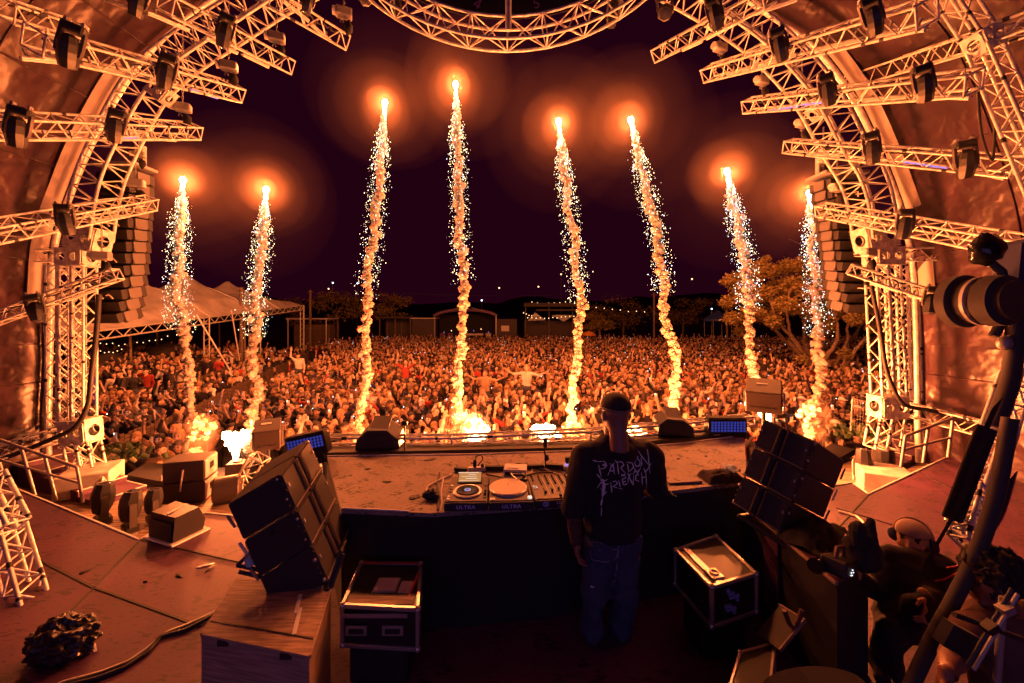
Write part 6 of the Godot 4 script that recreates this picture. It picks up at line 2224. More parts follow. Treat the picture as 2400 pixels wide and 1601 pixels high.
func face_head(h: Vector3, b: Basis, s := 1.0, cell := 0.009) -> Field:
	# a head with brow, eyes, nose, mouth, chin and ears; looks along b.z
	var fl := Field.new(h - Vector3.ONE * 0.2 * s, h + Vector3.ONE * 0.2 * s, cell)
	var e := func(p: Vector3, r: Vector3, lb: int, k: float) -> void:
		fl.ell(h + b * (p * s), r * s, lb, k * s, b)
	e.call(Vector3(0, 0.03, -0.01), Vector3(0.078, 0.088, 0.095), 0, 0.02)
	e.call(Vector3(0, -0.04, 0.022), Vector3(0.058, 0.075, 0.066), 0, 0.05)
	e.call(Vector3(0, -0.095, 0.058), Vector3(0.026, 0.022, 0.022), 0, 0.03)
	e.call(Vector3(0, -0.012, 0.092), Vector3(0.011, 0.026, 0.012), 0, 0.012)
	e.call(Vector3(0, -0.032, 0.102), Vector3(0.016, 0.011, 0.013), 0, 0.01)
	for sx in [-1.0, 1.0]:
		e.call(Vector3(sx * 0.034, 0.034, 0.074), Vector3(0.025, 0.007, 0.012), 2, 0.008)
		e.call(Vector3(sx * 0.033, 0.012, 0.078), Vector3(0.017, 0.009, 0.010), 2, 0.004)
		e.call(Vector3(sx * 0.042, -0.03, 0.06), Vector3(0.022, 0.025, 0.02), 0, 0.025)
		e.call(Vector3(sx * 0.082, -0.005, -0.01), Vector3(0.011, 0.032, 0.02), 0, 0.008)
	e.call(Vector3(0, -0.063, 0.083), Vector3(0.024, 0.006, 0.012), 3, 0.006)
	e.call(Vector3(0, -0.073, 0.081), Vector3(0.02, 0.006, 0.012), 3, 0.006)
	fl.cap(h + b * (Vector3(0, -0.06, -0.025) * s), h + b * (Vector3(0, -0.19, -0.035) * s), 0.052 * s, 0.056 * s, 0, 0.03 * s)
	return fl


func stage_people() -> void:
	dj()
	crouching_man()
	edge_man()


func skin_person(t: Node3D, called: String, fl: Field, mats: Dictionary, extra: Array = []) -> void:
	var sh := fl.shapes()
	for k in extra:
		var more: Dictionary = k.shapes()
		for lb in more:
			if sh.has(lb):
				sh[lb].add(more[lb])
			else:
				sh[lb] = more[lb]
	var list := []
	var use := []
	for lb in sh:
		list.append(sh[lb])
		use.append(mats[lb])
	var o := MeshInstance3D.new()
	o.name = called
	o.mesh = merged(list)
	for i in use.size():
		o.set_surface_override_material(i, use[i])
	t.add_child(o, true)


func dj() -> void:
	var root := G(1420, 1500, FLOOR)
	var t := thing("person", "DJ seen from behind in a black printed shirt, jeans and cap", "person", root)
	var J := func(px: float, py: float, d: float) -> Vector3:
		return P(px, py, d) - root
	var skin := mat("dj_skin", Color(0.26, 0.13, 0.085), 0.55)
	skin.subsurf_scatter_enabled = true
	skin.subsurf_scatter_strength = 0.1
	var shirt_m := mat("dj_shirt", Color(0.018, 0.014, 0.018), 0.9)
	var jeans_m := mat("dj_jeans", Color(0.075, 0.085, 0.17), 0.9)
	grain(jeans_m, noise_image(128, 0.08, 71, 0.6, 1.0, 0.6, 1.4, 4), Vector3(9, 9, 9))
	var cap_m := mat("dj_cap", Color(0.03, 0.022, 0.022), 0.85)
	var sleeve_m := mat("dj_sleeve", Color(0.20, 0.07, 0.06), 0.85)
	grain(sleeve_m, noise_image(128, 0.09, 77, 0.25, 1.0, 1.6, 0.5, 3), Vector3(7, 7, 7))
	var shoe_m := mat("dj_shoe", Color(0.03, 0.03, 0.035), 0.6)
	var head: Vector3 = J.call(1443, 972, 2.72)
	var hb := Basis(Vector3.UP, PI + 0.12) * Basis(Vector3.RIGHT, 0.12)
	var neck: Vector3 = J.call(1441, 1036, 2.76)
	var sl: Vector3 = J.call(1370, 1080, 2.75)
	var sr: Vector3 = J.call(1520, 1076, 2.78)
	var el: Vector3 = J.call(1345, 1200, 2.72)
	var wl: Vector3 = J.call(1350, 1268, 2.66)
	var er: Vector3 = J.call(1540, 1150, 2.92)
	var wr: Vector3 = J.call(1512, 1150, 3.12)
	var hipl: Vector3 = J.call(1408, 1275, 2.76)
	var hipr: Vector3 = J.call(1466, 1272, 2.78)
	var kl: Vector3 = J.call(1392, 1385, 2.72)
	var kr: Vector3 = J.call(1464, 1385, 2.74)
	var fl_: Vector3 = J.call(1388, 1482, 2.76)
	var fr_: Vector3 = J.call(1456, 1480, 2.80)
	var chest: Vector3 = (sl + sr) / 2 + Vector3(0, -0.16, -0.01)
	var waist: Vector3 = (hipl + hipr) / 2 + Vector3(0, 0.1, 0)
	# body: one continuous skin surface from neck to feet, head and hands on finer grids
	var body := Field.new(Vector3(-0.55, -0.02, -0.55), Vector3(0.55, 1.6, 0.35), 0.018)
	body.cap(neck + Vector3(0, 0.09, 0.01), neck - Vector3(0, 0.08, 0), 0.076, 0.09)
	body.cap(sl, sr, 0.065, 0.065, 0, 0.05)
	body.ell(chest, Vector3(0.17, 0.2, 0.115), 0, 0.08)
	body.ell(waist, Vector3(0.15, 0.18, 0.11), 0, 0.08)
	body.cap(hipl, kl, 0.085, 0.058).cap(kl, fl_, 0.055, 0.04).cap(hipr, kr, 0.085, 0.058).cap(kr, fr_, 0.055, 0.04)
	body.cap(fl_, fl_ + Vector3(0.0, -0.03, -0.16), 0.038, 0.03).cap(fr_, fr_ + Vector3(0.02, -0.03, -0.16), 0.038, 0.03)
	body.cap(sl, el, 0.052, 0.042).cap(el, wl, 0.042, 0.03).cap(sr, er, 0.052, 0.042).cap(er, wr, 0.042, 0.03)
	var hl := Field.new(wl - Vector3(0.14, 0.26, 0.14), wl + Vector3(0.14, 0.08, 0.14), 0.0055)
	hand(hl, wl, Vector3(0.10, -1, 0.12), Vector3(0.2, -0.1, -1), 0.75)
	var hr := Field.new(wr - Vector3(0.2, 0.2, 0.26), wr + Vector3(0.2, 0.12, 0.08), 0.0055)
	hand(hr, wr, Vector3(-0.25, -0.1, -1), Vector3(-1, 0, 0.1), 0.5)
	var hd := face_head(head, hb, 1.13, 0.008)
	skin_person(t, "body", body, {0: skin, 2: cap_m, 3: skin}, [hd, hl, hr])
	# long sleeves under the shirt
	var sv := Field.new(Vector3(-0.55, 0.5, -0.55), Vector3(0.55, 1.6, 0.35), 0.014)
	sv.cap(sl, el, 0.06, 0.056).cap(el, wl, 0.056, 0.041).cap(sr, er, 0.06, 0.056).cap(er, wr, 0.056, 0.041)
	sv.rough(0.012, 11.0, noise)
	obj("long_sleeves", sv.shapes()[0], sleeve_m, t)
	# oversized shirt
	var sf := Field.new(Vector3(-0.6, 0.6, -0.6), Vector3(0.6, 1.65, 0.4), 0.015)
	sf.cap(sl + Vector3(0.03, -0.0, 0), sr + Vector3(-0.03, 0, 0), 0.086, 0.086, 0, 0.06)
	sf.cap(neck + Vector3(0, 0.005, 0.0), neck + Vector3(0, -0.1, 0), 0.098, 0.15, 0, 0.07)
	sf.cap(neck + Vector3(-0.05, -0.06, 0), sl, 0.10, 0.09, 0, 0.06).cap(neck + Vector3(0.05, -0.06, 0), sr, 0.10, 0.09, 0, 0.06)
	sf.ell(chest + Vector3(0, 0.03, 0), Vector3(0.215, 0.22, 0.15), 0, 0.1)
	sf.ell(waist + Vector3(0, 0.06, 0), Vector3(0.20, 0.24, 0.145), 0, 0.1)
	sf.cap(sl, el.lerp(sl, 0.08) + Vector3(-0.005, 0, 0), 0.095, 0.085, 0, 0.06)
	sf.cap(sr, er.lerp(sr, 0.12), 0.095, 0.085, 0, 0.06)
	sf.rough(0.022, 5.0, noise)
	sf.rough(0.008, 14.0, noise)
	var hem: float = J.call(1440, 1258, 2.76).y
	sf.cut(Vector3(0.06, -1, 0).normalized(), -hem * 0.998)
	obj("t_shirt", sf.shapes()[0], shirt_m, t)
	# baggy jeans with pocket seams
	var jf := Field.new(Vector3(-0.35, -0.02, -0.35), Vector3(0.4, 1.05, 0.35), 0.014)
	jf.ell((hipl + hipr) / 2 + Vector3(0, 0.03, 0), Vector3(0.175, 0.13, 0.135), 0, 0.08)
	jf.cap(hipl, kl, 0.11, 0.088, 0, 0.04).cap(kl, fl_ + Vector3(0, 0.03, 0), 0.085, 0.08, 0, 0.03)
	jf.cap(hipr, kr, 0.11, 0.088, 0, 0.04).cap(kr, fr_ + Vector3(0, 0.03, 0), 0.085, 0.08, 0, 0.03)
	jf.rough(0.024, 6.0, noise)
	jf.rough(0.014, 15.0, noise)
	var jo := obj("jeans", jf.shapes()[0], jeans_m, t)
	var stitch := mat("jeans_stitch", Color(0.35, 0.32, 0.42), 0.8)
	for q in [[[1384, 1290], [1386, 1312], [1420, 1318], [1446, 1308], [1448, 1288]], [[1384, 1290], [1448, 1288]], [[1376, 1268], [1420, 1274], [1462, 1262], [1484, 1248]], [[1452, 1260], [1448, 1310], [1438, 1380]]]:
		on_cloth(jf, root, q, 0.0022, stitch, "seam", jo)
	on_cloth(jf, root, [[1382, 1374], [1396, 1377]], 0.005, mat("jeans_tag", Color(0.8, 0.8, 0.85), 0.6), "tag", jo)
	for q in [fl_, fr_]:
		var sh := Field.new(q - Vector3(0.12, 0.1, 0.3), q + Vector3(0.12, 0.12, 0.14), 0.012)
		sh.cap(q + Vector3(0, -0.02, 0.03), q + Vector3(0.01, -0.035, -0.17), 0.052, 0.04)
		sh.cut(Vector3(0, -1, 0), -0.002)
		obj("shoe", sh.shapes()[0], shoe_m, t)
	# backward cap: crown, band and brim
	var cf := Field.new(head - Vector3.ONE * 0.2, head + Vector3.ONE * 0.2, 0.008)
	cf.ell(head + hb * Vector3(0, 0.055, -0.008), Vector3(0.104, 0.1, 0.12), 0, 0.02, hb)
	cf.cut(-hb.y, -(head + hb * Vector3(0, 0.038, 0)).dot(hb.y))
	var co := obj("cap", cf.shapes()[0], cap_m, t)
	var rim := []
	for i in 25:
		var a := TAU * i / 24.0
		rim.append(head + hb * Vector3(cos(a) * 0.108, 0.042 + 0.008 * cos(a * 2.0), -0.008 + sin(a) * 0.124))
	obj("band", Shape.new().tube(rim, 0.007, 6), mat("cap_band", Color(0.16, 0.12, 0.11), 0.5), co)
	var vis := []
	for j in 2:
		for i in 13:
			var a := lerpf(0.25, PI - 0.25, i / 12.0)
			vis.append(head + hb * Vector3(cos(a) * (0.094 + 0.02 * j), 0.044 - 0.02 * j, -0.0 + sin(a) * (0.105 + 0.075 * j)))
	obj("visor", Shape.new().sheet(vis, 13, 2, Vector3.UP), cap_m, co)
	# chain round the neck
	var cn := Shape.new()
	for i in 34:
		var a := TAU * i / 34.0
		var p := neck + Vector3(cos(a) * 0.104, -0.02 - 0.022 * cos(a - PI / 2), sin(a) * 0.1 + 0.004)
		var q := Basis(Vector3.UP, -a) * Basis(Vector3(0, 0, 1), PI / 2 * (i % 2))
		var ring := []
		for k in 9:
			var e := TAU * k / 8.0
			ring.append(p + q * Vector3(sin(e) * 0.005, 0.0, cos(e) * 0.0105))
		cn.tube(ring, 0.0026, 5, false)
	obj("neck_chain", cn, M.chrome, t)
	# the printed lettering, stroke by stroke, laid on the cloth
	var pm := mat("print_lavender", Color(0.82, 0.8, 0.95), 0.7)
	var strokes := [
		[[460, 830], [470, 900], [492, 978]], [[455, 815], [520, 812], [550, 848], [522, 886], [476, 892]], [[400, 800], [455, 818]], [[505, 850], [540, 850]], [[432, 935], [490, 1000]],
		[[556, 968], [592, 872], [612, 842], [622, 900], [630, 955]], [[572, 915], [622, 908]], [[580, 835], [604, 862], [626, 828]],
		[[658, 825], [672, 948]], [[645, 822], [702, 815], [728, 850], [692, 884], [745, 935]], [[632, 800], [660, 830]],
		[[762, 828], [776, 922]], [[752, 822], [812, 830], [830, 872], [776, 926]],
		[[852, 798], [882, 790], [896, 830], [882, 866], [852, 862], [840, 826], [852, 798]], [[868, 760], [874, 792]],
		[[905, 768], [914, 842], [900, 870]], [[874, 700], [920, 770], [988, 852]], [[972, 686], [984, 765], [1000, 940]],
		[[700, 976], [706, 944], [720, 966], [736, 940], [742, 976]], [[762, 940], [784, 962], [804, 936]], [[784, 962], [782, 984]],
		[[480, 1010], [512, 1004], [522, 1080], [508, 1160], [500, 1200]], [[500, 1205], [488, 1275]], [[493, 1290], [490, 1392]], [[438, 1104], [490, 1030], [560, 1000]], [[505, 1010], [512, 1110], [500, 1170]], [[515, 1064], [566, 1046]], [[484, 1090], [520, 1160], [545, 1130]],
		[[590, 1032], [602, 1158]], [[582, 1030], [640, 1018], [660, 1048], [606, 1076], [722, 1106]],
		[[672, 1012], [690, 1084]], [[708, 998], [722, 1062]], [[708, 998], [752, 984]], [[714, 1030], [746, 1020]], [[722, 1062], [764, 1046]],
		[[768, 1052], [776, 968], [824, 1062], [828, 958]], [[884, 946], [852, 958], [848, 1006], [888, 1024]], [[910, 928], [922, 1056]], [[955, 906], [966, 1092]], [[915, 986], [962, 974]],
		[[830, 880], [870, 930], [905, 880]], [[935, 880], [950, 930], [1018, 832]], [[820, 950], [850, 905], [880, 960]],
	]
	var so: MeshInstance3D = t.get_node("t_shirt")
	for q in strokes:
		var px := []
		for e in q:
			px.append([1300 + e[0] / 4.48, 900 + e[1] / 4.48])
		var thick := 0.0042
		if q[0][0] in [480, 505, 500]:
			thick = 0.008
		on_cloth(sf, root, px, thick, pm, "print_stroke", so)


func on_cloth(fl: Field, root: Vector3, px: Array, r: float, m: Material, called: String, parent: Node3D) -> void:
	# a thin raised line that follows the cloth between given points of its outer side
	var pts := []
	var n := maxi(4, px.size() * 3)
	for i in n + 1:
		var u: float = i / float(n) * (px.size() - 1)
		var k := mini(int(u), px.size() - 2)
		var x := lerpf(px[k][0], px[k + 1][0], u - k)
		var y := lerpf(px[k][1], px[k + 1][1], u - k)
		var a := P(x, y, 2.35) - root
		var b := P(x, y, 3.0) - root
		for s in 130:
			var p := a.lerp(b, s / 129.0)
			if fl.sample(p) < 0.0015:
				pts.append(p)
				break
	if pts.size() < 3:
		return
	var rr := []
	for i in pts.size():
		rr.append(r * (0.35 + 0.75 * sin(PI * (i + 0.5) / pts.size())))
	obj(called, Shape.new().tube(pts, rr, 5), m, parent)


func crouching_man() -> void:
	var root := G(2075, 1545, FLOOR)
	var t := thing("person", "crouching man in black with a backward cap and headphones working at a camera", "person", root)
	var J := func(px: float, py: float, d: float) -> Vector3:
		return P(px, py, d) - root
	var skin := mat("crew_skin", Color(0.46, 0.25, 0.15), 0.5)
	var black := mat("crew_black", Color(0.022, 0.015, 0.02), 0.9)
	var capm := mat("crew_cap", Color(0.36, 0.26, 0.22), 0.85)
	var head: Vector3 = J.call(2138, 1265, 2.72)
	var hb := Basis(Vector3.UP, -0.95) * Basis(Vector3.RIGHT, -0.12)
	var body := Field.new(Vector3(-0.6, -0.05, -0.5), Vector3(0.75, 1.2, 0.6), 0.018)
	var neck: Vector3 = J.call(2152, 1308, 2.72)
	var sl: Vector3 = J.call(2092, 1310, 2.66)
	var sr: Vector3 = J.call(2205, 1330, 2.62)
	var belly: Vector3 = J.call(2140, 1400, 2.56)
	var hip: Vector3 = J.call(2120, 1450, 2.5)
	var el: Vector3 = J.call(2046, 1378, 2.56)
	var wl: Vector3 = J.call(2012, 1345, 2.46)
	var er: Vector3 = J.call(2196, 1392, 2.5)
	var wr: Vector3 = J.call(2166, 1402, 2.36)
	var knl: Vector3 = J.call(2088, 1480, 2.40)
	var knr: Vector3 = J.call(2150, 1424, 2.36)
	var ftl: Vector3 = J.call(2056, 1540, 2.56)
	var ftr: Vector3 = J.call(2084, 1535, 2.45)
	body.cap(neck + Vector3(-0.01, 0.03, 0), neck - Vector3(0, 0.07, 0), 0.055, 0.075, 1)
	body.cap(sl, sr, 0.085, 0.085, 1, 0.08)
	body.ell((sl + sr) / 2 + Vector3(0, -0.14, 0.04), Vector3(0.18, 0.19, 0.14), 1, 0.1)
	body.ell(belly, Vector3(0.165, 0.17, 0.135), 1, 0.1)
	body.ell(hip, Vector3(0.16, 0.13, 0.14), 1, 0.08)
	body.cap(hip + Vector3(-0.05, 0, 0), knl, 0.095, 0.07, 1, 0.05).cap(knl, ftl, 0.07, 0.05, 1)
	body.cap(hip + Vector3(0.06, 0, 0), knr, 0.095, 0.07, 1, 0.05).cap(knr, ftr, 0.068, 0.05, 1)
	body.cap(ftl, ftl + Vector3(-0.08, -0.03, 0.12), 0.05, 0.04, 1).cap(ftr, ftr + Vector3(-0.06, -0.03, 0.13), 0.05, 0.04, 1)
	body.cap(sl, el, 0.07, 0.058, 1).cap(el, wl, 0.055, 0.036, 1).cap(sr, er, 0.07, 0.058, 1).cap(er, wr, 0.055, 0.036, 1)
	body.rough(0.014, 9.0, noise)
	var hl := Field.new(wl - Vector3.ONE * 0.2, wl + Vector3.ONE * 0.2, 0.0055)
	hand(hl, wl, Vector3(-1, -0.25, 0.4), Vector3(-0.2, 0.8, 0.5), 0.8)
	var hr := Field.new(wr - Vector3.ONE * 0.2, wr + Vector3.ONE * 0.2, 0.0055)
	hand(hr, wr, Vector3(-0.5, -0.6, 0.7), Vector3(-0.6, 0.7, 0.2), 1.1)
	var hd := face_head(head, hb, 0.98, 0.008)
	skin_person(t, "body", body, {0: skin, 1: black, 2: black, 3: skin}, [hd, hl, hr])
	var cf := Field.new(head - Vector3.ONE * 0.22, head + Vector3.ONE * 0.22, 0.008)
	cf.ell(head + hb * Vector3(0, 0.05, -0.012), Vector3(0.09, 0.085, 0.108), 0, 0.02, hb)
	cf.cut(-hb.y, -(head + hb * Vector3(0, 0.036, 0)).dot(hb.y))
	var co := obj("cap", cf.shapes()[0], capm, t)
	var st := []
	for i in 13:
		var a := lerpf(0.0, PI, i / 12.0)
		st.append(head + hb * Vector3(cos(a) * 0.097, 0.02 + sin(a) * 0.12, -0.02))
	obj("headphone_band", Shape.new().tube(st, 0.011, 7), mat("headphone_tan", Color(0.34, 0.22, 0.18), 0.6), co)
	for s in [-1.0, 1.0]:
		obj("ear_cup", Shape.new().blob(head + hb * Vector3(s * 0.098, -0.005, -0.015), Vector3(0.026, 0.045, 0.038), noise, 0.1, 1.0, 8, 10), M.navy_cloth, co)
	# the camera rig he works at
	var c0 := P(1965, 1325, 2.3)
	t = thing("video_camera", "black video camera with a lit data screen on the right bench box", "camera", c0)
	var k := Basis(Vector3.UP, 0.6) * Basis(Vector3(0, 0, 1), -0.3)
	obj("camera_body", Shape.new().box(Transform3D(k, Vector3(0.0, 0.0, 0)), Vector3(0.20, 0.09, 0.13), 0.012), M.black, t)
	obj("lens_barrel", Shape.new().lathe(Transform3D(k * Basis(Vector3(0, 0, 1), PI / 2), Vector3(-0.1, 0.0, 0)), [Vector2(0, 0.1), Vector2(0.04, 0.1), Vector2(0.042, 0.02), Vector2(0.035, 0)], 18), M.glossy_black, t)
	for i in 5:
		obj("screen_line", Shape.new().box(Transform3D(k, k * Vector3(-0.03 + 0.018 * (i % 3), -0.02 + 0.014 * (i / 2), 0.068)), Vector3(0.014, 0.005, 0.002)), M.phone_screen, t)
	obj("hood", Shape.new().box(Transform3D(k * Basis(Vector3(0, 0, 1), 0.5), Vector3(0.16, 0.15, -0.05)), Vector3(0.10, 0.16, 0.08), 0.03), M.drape_black, t)
	obj("handle", Shape.new().tube([k * Vector3(-0.06, 0.045, 0), k * Vector3(-0.05, 0.1, 0), k * Vector3(0.06, 0.1, 0), k * Vector3(0.08, 0.045, 0)], 0.012, 7), M.leather, t)
	var bag := Field.new(P(2040, 1270, 2.35) - Vector3.ONE * 0.3, P(2040, 1270, 2.35) + Vector3.ONE * 0.3, 0.016)
	bag.cap(P(2040, 1225, 2.4), P(2022, 1310, 2.35), 0.035, 0.07, 0, 0.05).cap(P(1998, 1275, 2.38), P(2035, 1305, 2.35), 0.04, 0.06, 0, 0.06)
	bag.rough(0.03, 7.0, noise)
	var bo := obj("camera_bag", bag.shapes()[0], M.drape_black)
	tag(bo, "slouched black rain cover bag beside the video camera", "bag")


func edge_man() -> void:
	var root := P(2330, 1640, 2.0)
	root.y = FLOOR
	var t := thing("person", "dark-haired person with a necklace bending at the right edge", "person", root)
	var J := func(px: float, py: float, d: float) -> Vector3:
		return P(px, py, d) - root
	var skin := mat("edge_skin", Color(0.22, 0.09, 0.05), 0.55)
	var cloth := mat("edge_shirt", Color(0.10, 0.05, 0.045), 0.9)
	var hair := mat("edge_hair", Color(0.018, 0.012, 0.012), 0.9)
	var head: Vector3 = J.call(2322, 1372, 1.98)
	var hb := Basis(Vector3.UP, -1.25) * Basis(Vector3.RIGHT, 0.45)
	var sl: Vector3 = J.call(2280, 1480, 1.9)
	var sr: Vector3 = J.call(2420, 1450, 2.0)
	var hip: Vector3 = J.call(2380, 1640, 1.95)
	var body := Field.new(Vector3(-0.5, -0.05, -0.5), Vector3(0.7, 1.3, 0.6), 0.02)
	body.cap(head + Vector3(0.03, -0.08, 0.02), (sl + sr) / 2, 0.055, 0.08, 0, 0.04)
	body.cap(sl, sr, 0.08, 0.08, 1, 0.06)
	body.cap((sl + sr) / 2 - Vector3(0, 0.08, 0), hip, 0.16, 0.15, 1, 0.1)
	body.cap(hip, Vector3(0.1, 0.4, 0), 0.11, 0.08, 1).cap(Vector3(0.1, 0.4, 0), Vector3(0.08, 0.05, 0.05), 0.075, 0.05, 1)
	body.cap(hip, Vector3(-0.05, 0.42, 0.05), 0.11, 0.08, 1).cap(Vector3(-0.05, 0.42, 0.05), Vector3(-0.05, 0.05, 0.08), 0.075, 0.05, 1)
	var el: Vector3 = J.call(2235, 1540, 1.85)
	var wl: Vector3 = J.call(2215, 1590, 1.75)
	body.cap(sl, el, 0.06, 0.05, 1).cap(el, wl, 0.045, 0.032, 0)
	body.rough(0.012, 8.0, noise)
	var hl := Field.new(wl - Vector3.ONE * 0.2, wl + Vector3.ONE * 0.2, 0.007)
	hand(hl, wl, Vector3(-0.4, -0.8, 0.2), Vector3(-0.6, 0.4, 0.6), 0.8)
	var hd := face_head(head, hb, 1.0, 0.009)
	skin_person(t, "body", body, {0: skin, 1: cloth, 2: hair, 3: skin}, [hd, hl])
	var hf := Field.new(head - Vector3.ONE * 0.26, head + Vector3.ONE * 0.26, 0.012)
	hf.ell(head + hb * Vector3(0, 0.06, -0.05), Vector3(0.11, 0.11, 0.12), 0, 0.04, hb)
	hf.ell(head + hb * Vector3(0, -0.02, -0.10), Vector3(0.09, 0.1, 0.07), 0, 0.04, hb)
	hf.rough(0.05, 26.0, noise)
	obj("hair", hf.shapes()[0], hair, t)
	var cn := Shape.new()
	for i in 22:
		var u := i / 21.0
		cn.blob(head + Vector3(lerpf(-0.04, 0.02, u), -0.14 - 0.16 * sin(u * PI) , 0.08 + 0.05 * sin(u * PI)), Vector3.ONE * 0.009, noise, 0.2, 2, 6, 8)
	obj("necklace", cn, M.chrome, t)
	# his stand of clamps and rods
	var c0 := P(2310, 1500, 1.75)
	t = thing("clamp_stand", "metal clamp stand with short rods in the lower right corner", "stand", Vector3(c0.x, FLOOR, c0.z))
	rod(t, "stem", Vector3(c0.x, FLOOR, c0.z), P(2352, 1400, 1.72), 0.014, M.steel)
	rod(t, "rod", P(2268, 1560, 1.7), P(2372, 1380, 1.7), 0.008, M.fixture_black)
	rod(t, "rod", P(2282, 1570, 1.7), P(2386, 1392, 1.7), 0.008, M.steel)
	rod(t, "cross_rod", P(2236, 1440, 1.72), P(2400, 1500, 1.72), 0.012, M.black)
	slab(t, "clamp", Transform3D(Basis(Vector3(0, 0, 1), 0.6), P(2320, 1470, 1.69)), Vector3(0.05, 0.03, 0.04), M.fixture_black)
	slab(t, "clamp", Transform3D(Basis(Vector3(0, 0, 1), 0.4), P(2356, 1428, 1.69)), Vector3(0.045, 0.03, 0.04), M.steel)
	slab(t, "black_box", Transform3D(Basis(Vector3(0, 0, 1), -0.5), P(2248, 1500, 1.8)), Vector3(0.17, 0.11, 0.05), M.drape_black)


func leaves(sh: Shape, c: Vector3, r: Vector3, n: int, size: float) -> void:
	# leaf-sized bent faces through an ellipsoid, denser towards its skin
	for i in n:
		var d := Vector3(rng.randfn(), rng.randfn(), rng.randfn()).normalized()
		var p := c + d * r * pow(rng.randf(), 0.4) * (0.85 + 0.3 * rng.randf())
		var a := Vector3(rng.randfn(), rng.randfn() * 0.6, rng.randfn()).normalized()
		var b := a.cross(d + Vector3(rng.randfn(), rng.randfn(), rng.randfn()) * 0.7).normalized()
		var s := size * rng.randf_range(0.6, 1.4)
		var tip := p + a * s
		var m0 := p + a * s * 0.45 + b * s * 0.28
		var m1 := p + a * s * 0.45 - b * s * 0.28 + a.cross(b) * s * 0.1
		sh.face([p, m0, tip])
		sh.face([p, tip, m1])


func broad_tree() -> void:
	var d := 22.0
	var Q := func(x: float, y: float, dz := 0.0) -> Vector3:
		return P(1600 + x / 2.939, 533 + y / 2.939, d + dz)
	var base: Vector3 = Q.call(925, 1080)
	base.y = 0.0
	var t := thing("broad_tree", "broad leafy tree lit orange at the right of the field", "tree", base)
	var trunk := Shape.new()
	var limbs := [
		[[930, 1260, 0], [925, 1120, 0], [915, 1010, 0.0], [905, 950, 0], 0.34, 0.24],
		[[905, 990, 0], [880, 940, 0.2], [780, 840, 0.5], [690, 760, 0.6], [620, 690, 0.6], [540, 600, 0.6], 0.20, 0.05],
		[[900, 985, 0], [860, 900, -0.3], [800, 820, -0.6], [740, 740, -0.8], [650, 620, -1.0], [600, 500, -1.0], 0.18, 0.04],
		[[905, 960, 0], [850, 840, 0.8], [838, 700, 1.2], [830, 560, 1.3], [800, 420, 1.3], 0.17, 0.04],
		[[930, 1000, 0], [960, 930, -0.4], [1040, 820, -0.8], [1072, 720, -1], [1040, 560, -1], 0.16, 0.04],
		[[945, 1060, 0], [1060, 990, 0.5], [1110, 900, 0.9], [1145, 800, 1], [1200, 720, 1.2], [1270, 590, 1.2], 0.18, 0.05],
		[[1050, 950, 0.2], [1100, 850, 0], [1135, 740, -0.3], [1140, 600, -0.5], 0.12, 0.04],
		[[945, 1080, 0], [1080, 1010, -0.6], [1160, 880, -1], [1230, 800, -1.2], [1310, 700, -1.3], 0.17, 0.04],
		[[640, 700, 0.6], [560, 640, 0.7], [470, 560, 0.7], 0.08, 0.03],
		[[745, 745, -0.8], [720, 600, -1.0], [730, 440, -1.0], 0.09, 0.03],
	]
	for lm in limbs:
		var pts := []
		var c := Curve3D.new()
		var m: int = lm.size() - 2
		for i in m:
			var p0: Vector3 = Q.call(lm[maxi(i - 1, 0)][0], lm[maxi(i - 1, 0)][1], lm[maxi(i - 1, 0)][2])
			var p1: Vector3 = Q.call(lm[mini(i + 1, m - 1)][0], lm[mini(i + 1, m - 1)][1], lm[mini(i + 1, m - 1)][2])
			c.add_point(Q.call(lm[i][0], lm[i][1], lm[i][2]), (p0 - p1) / 6.0, (p1 - p0) / 6.0)
		var rr := []
		for i in 15:
			pts.append(c.sample_baked(c.get_baked_length() * i / 14.0) - base + Vector3(rng.randfn(), rng.randfn(), rng.randfn()) * 0.03)
			rr.append(lerpf(lm[m], lm[m + 1], i / 14.0))
		trunk.tube(pts, rr, 9)
	obj("trunk", trunk, M.bark, t)
	var crown := Shape.new()
	var clumps := [[350, 380, 75], [430, 345, 80], [530, 300, 90], [620, 300, 85], [720, 290, 90], [815, 265, 75], [880, 320, 80], [560, 245, 40], [320, 500, 60], [430, 470, 90], [540, 440, 95], [650, 420, 95], [760, 420, 95], [860, 440, 85], [950, 500, 80], [370, 610, 75], [470, 600, 80], [580, 600, 85], [690, 560, 80], [790, 560, 80], [900, 600, 75], [1000, 600, 80], [1100, 580, 85], [1200, 540, 85], [1290, 540, 75], [1310, 680, 60], [400, 715, 45], [640, 640, 60], [1000, 700, 60], [1180, 620, 65], [960, 380, 60], [1080, 480, 70], [800, 900, 30], [1150, 960, 35], [1120, 880, 35]]
	for q in clumps:
		var r: float = q[2] / 2.939 / F * d
		for k in 3:
			var p: Vector3 = Q.call(q[0] + rng.randfn() * 16, q[1] + rng.randfn() * 14, rng.randfn() * 1.1)
			leaves(crown, p - base, Vector3(r, r * 0.8, r) * rng.randf_range(0.6, 0.95), int(q[2] * 4.2), 0.155)
	obj("crown", crown, M.leaf, t)


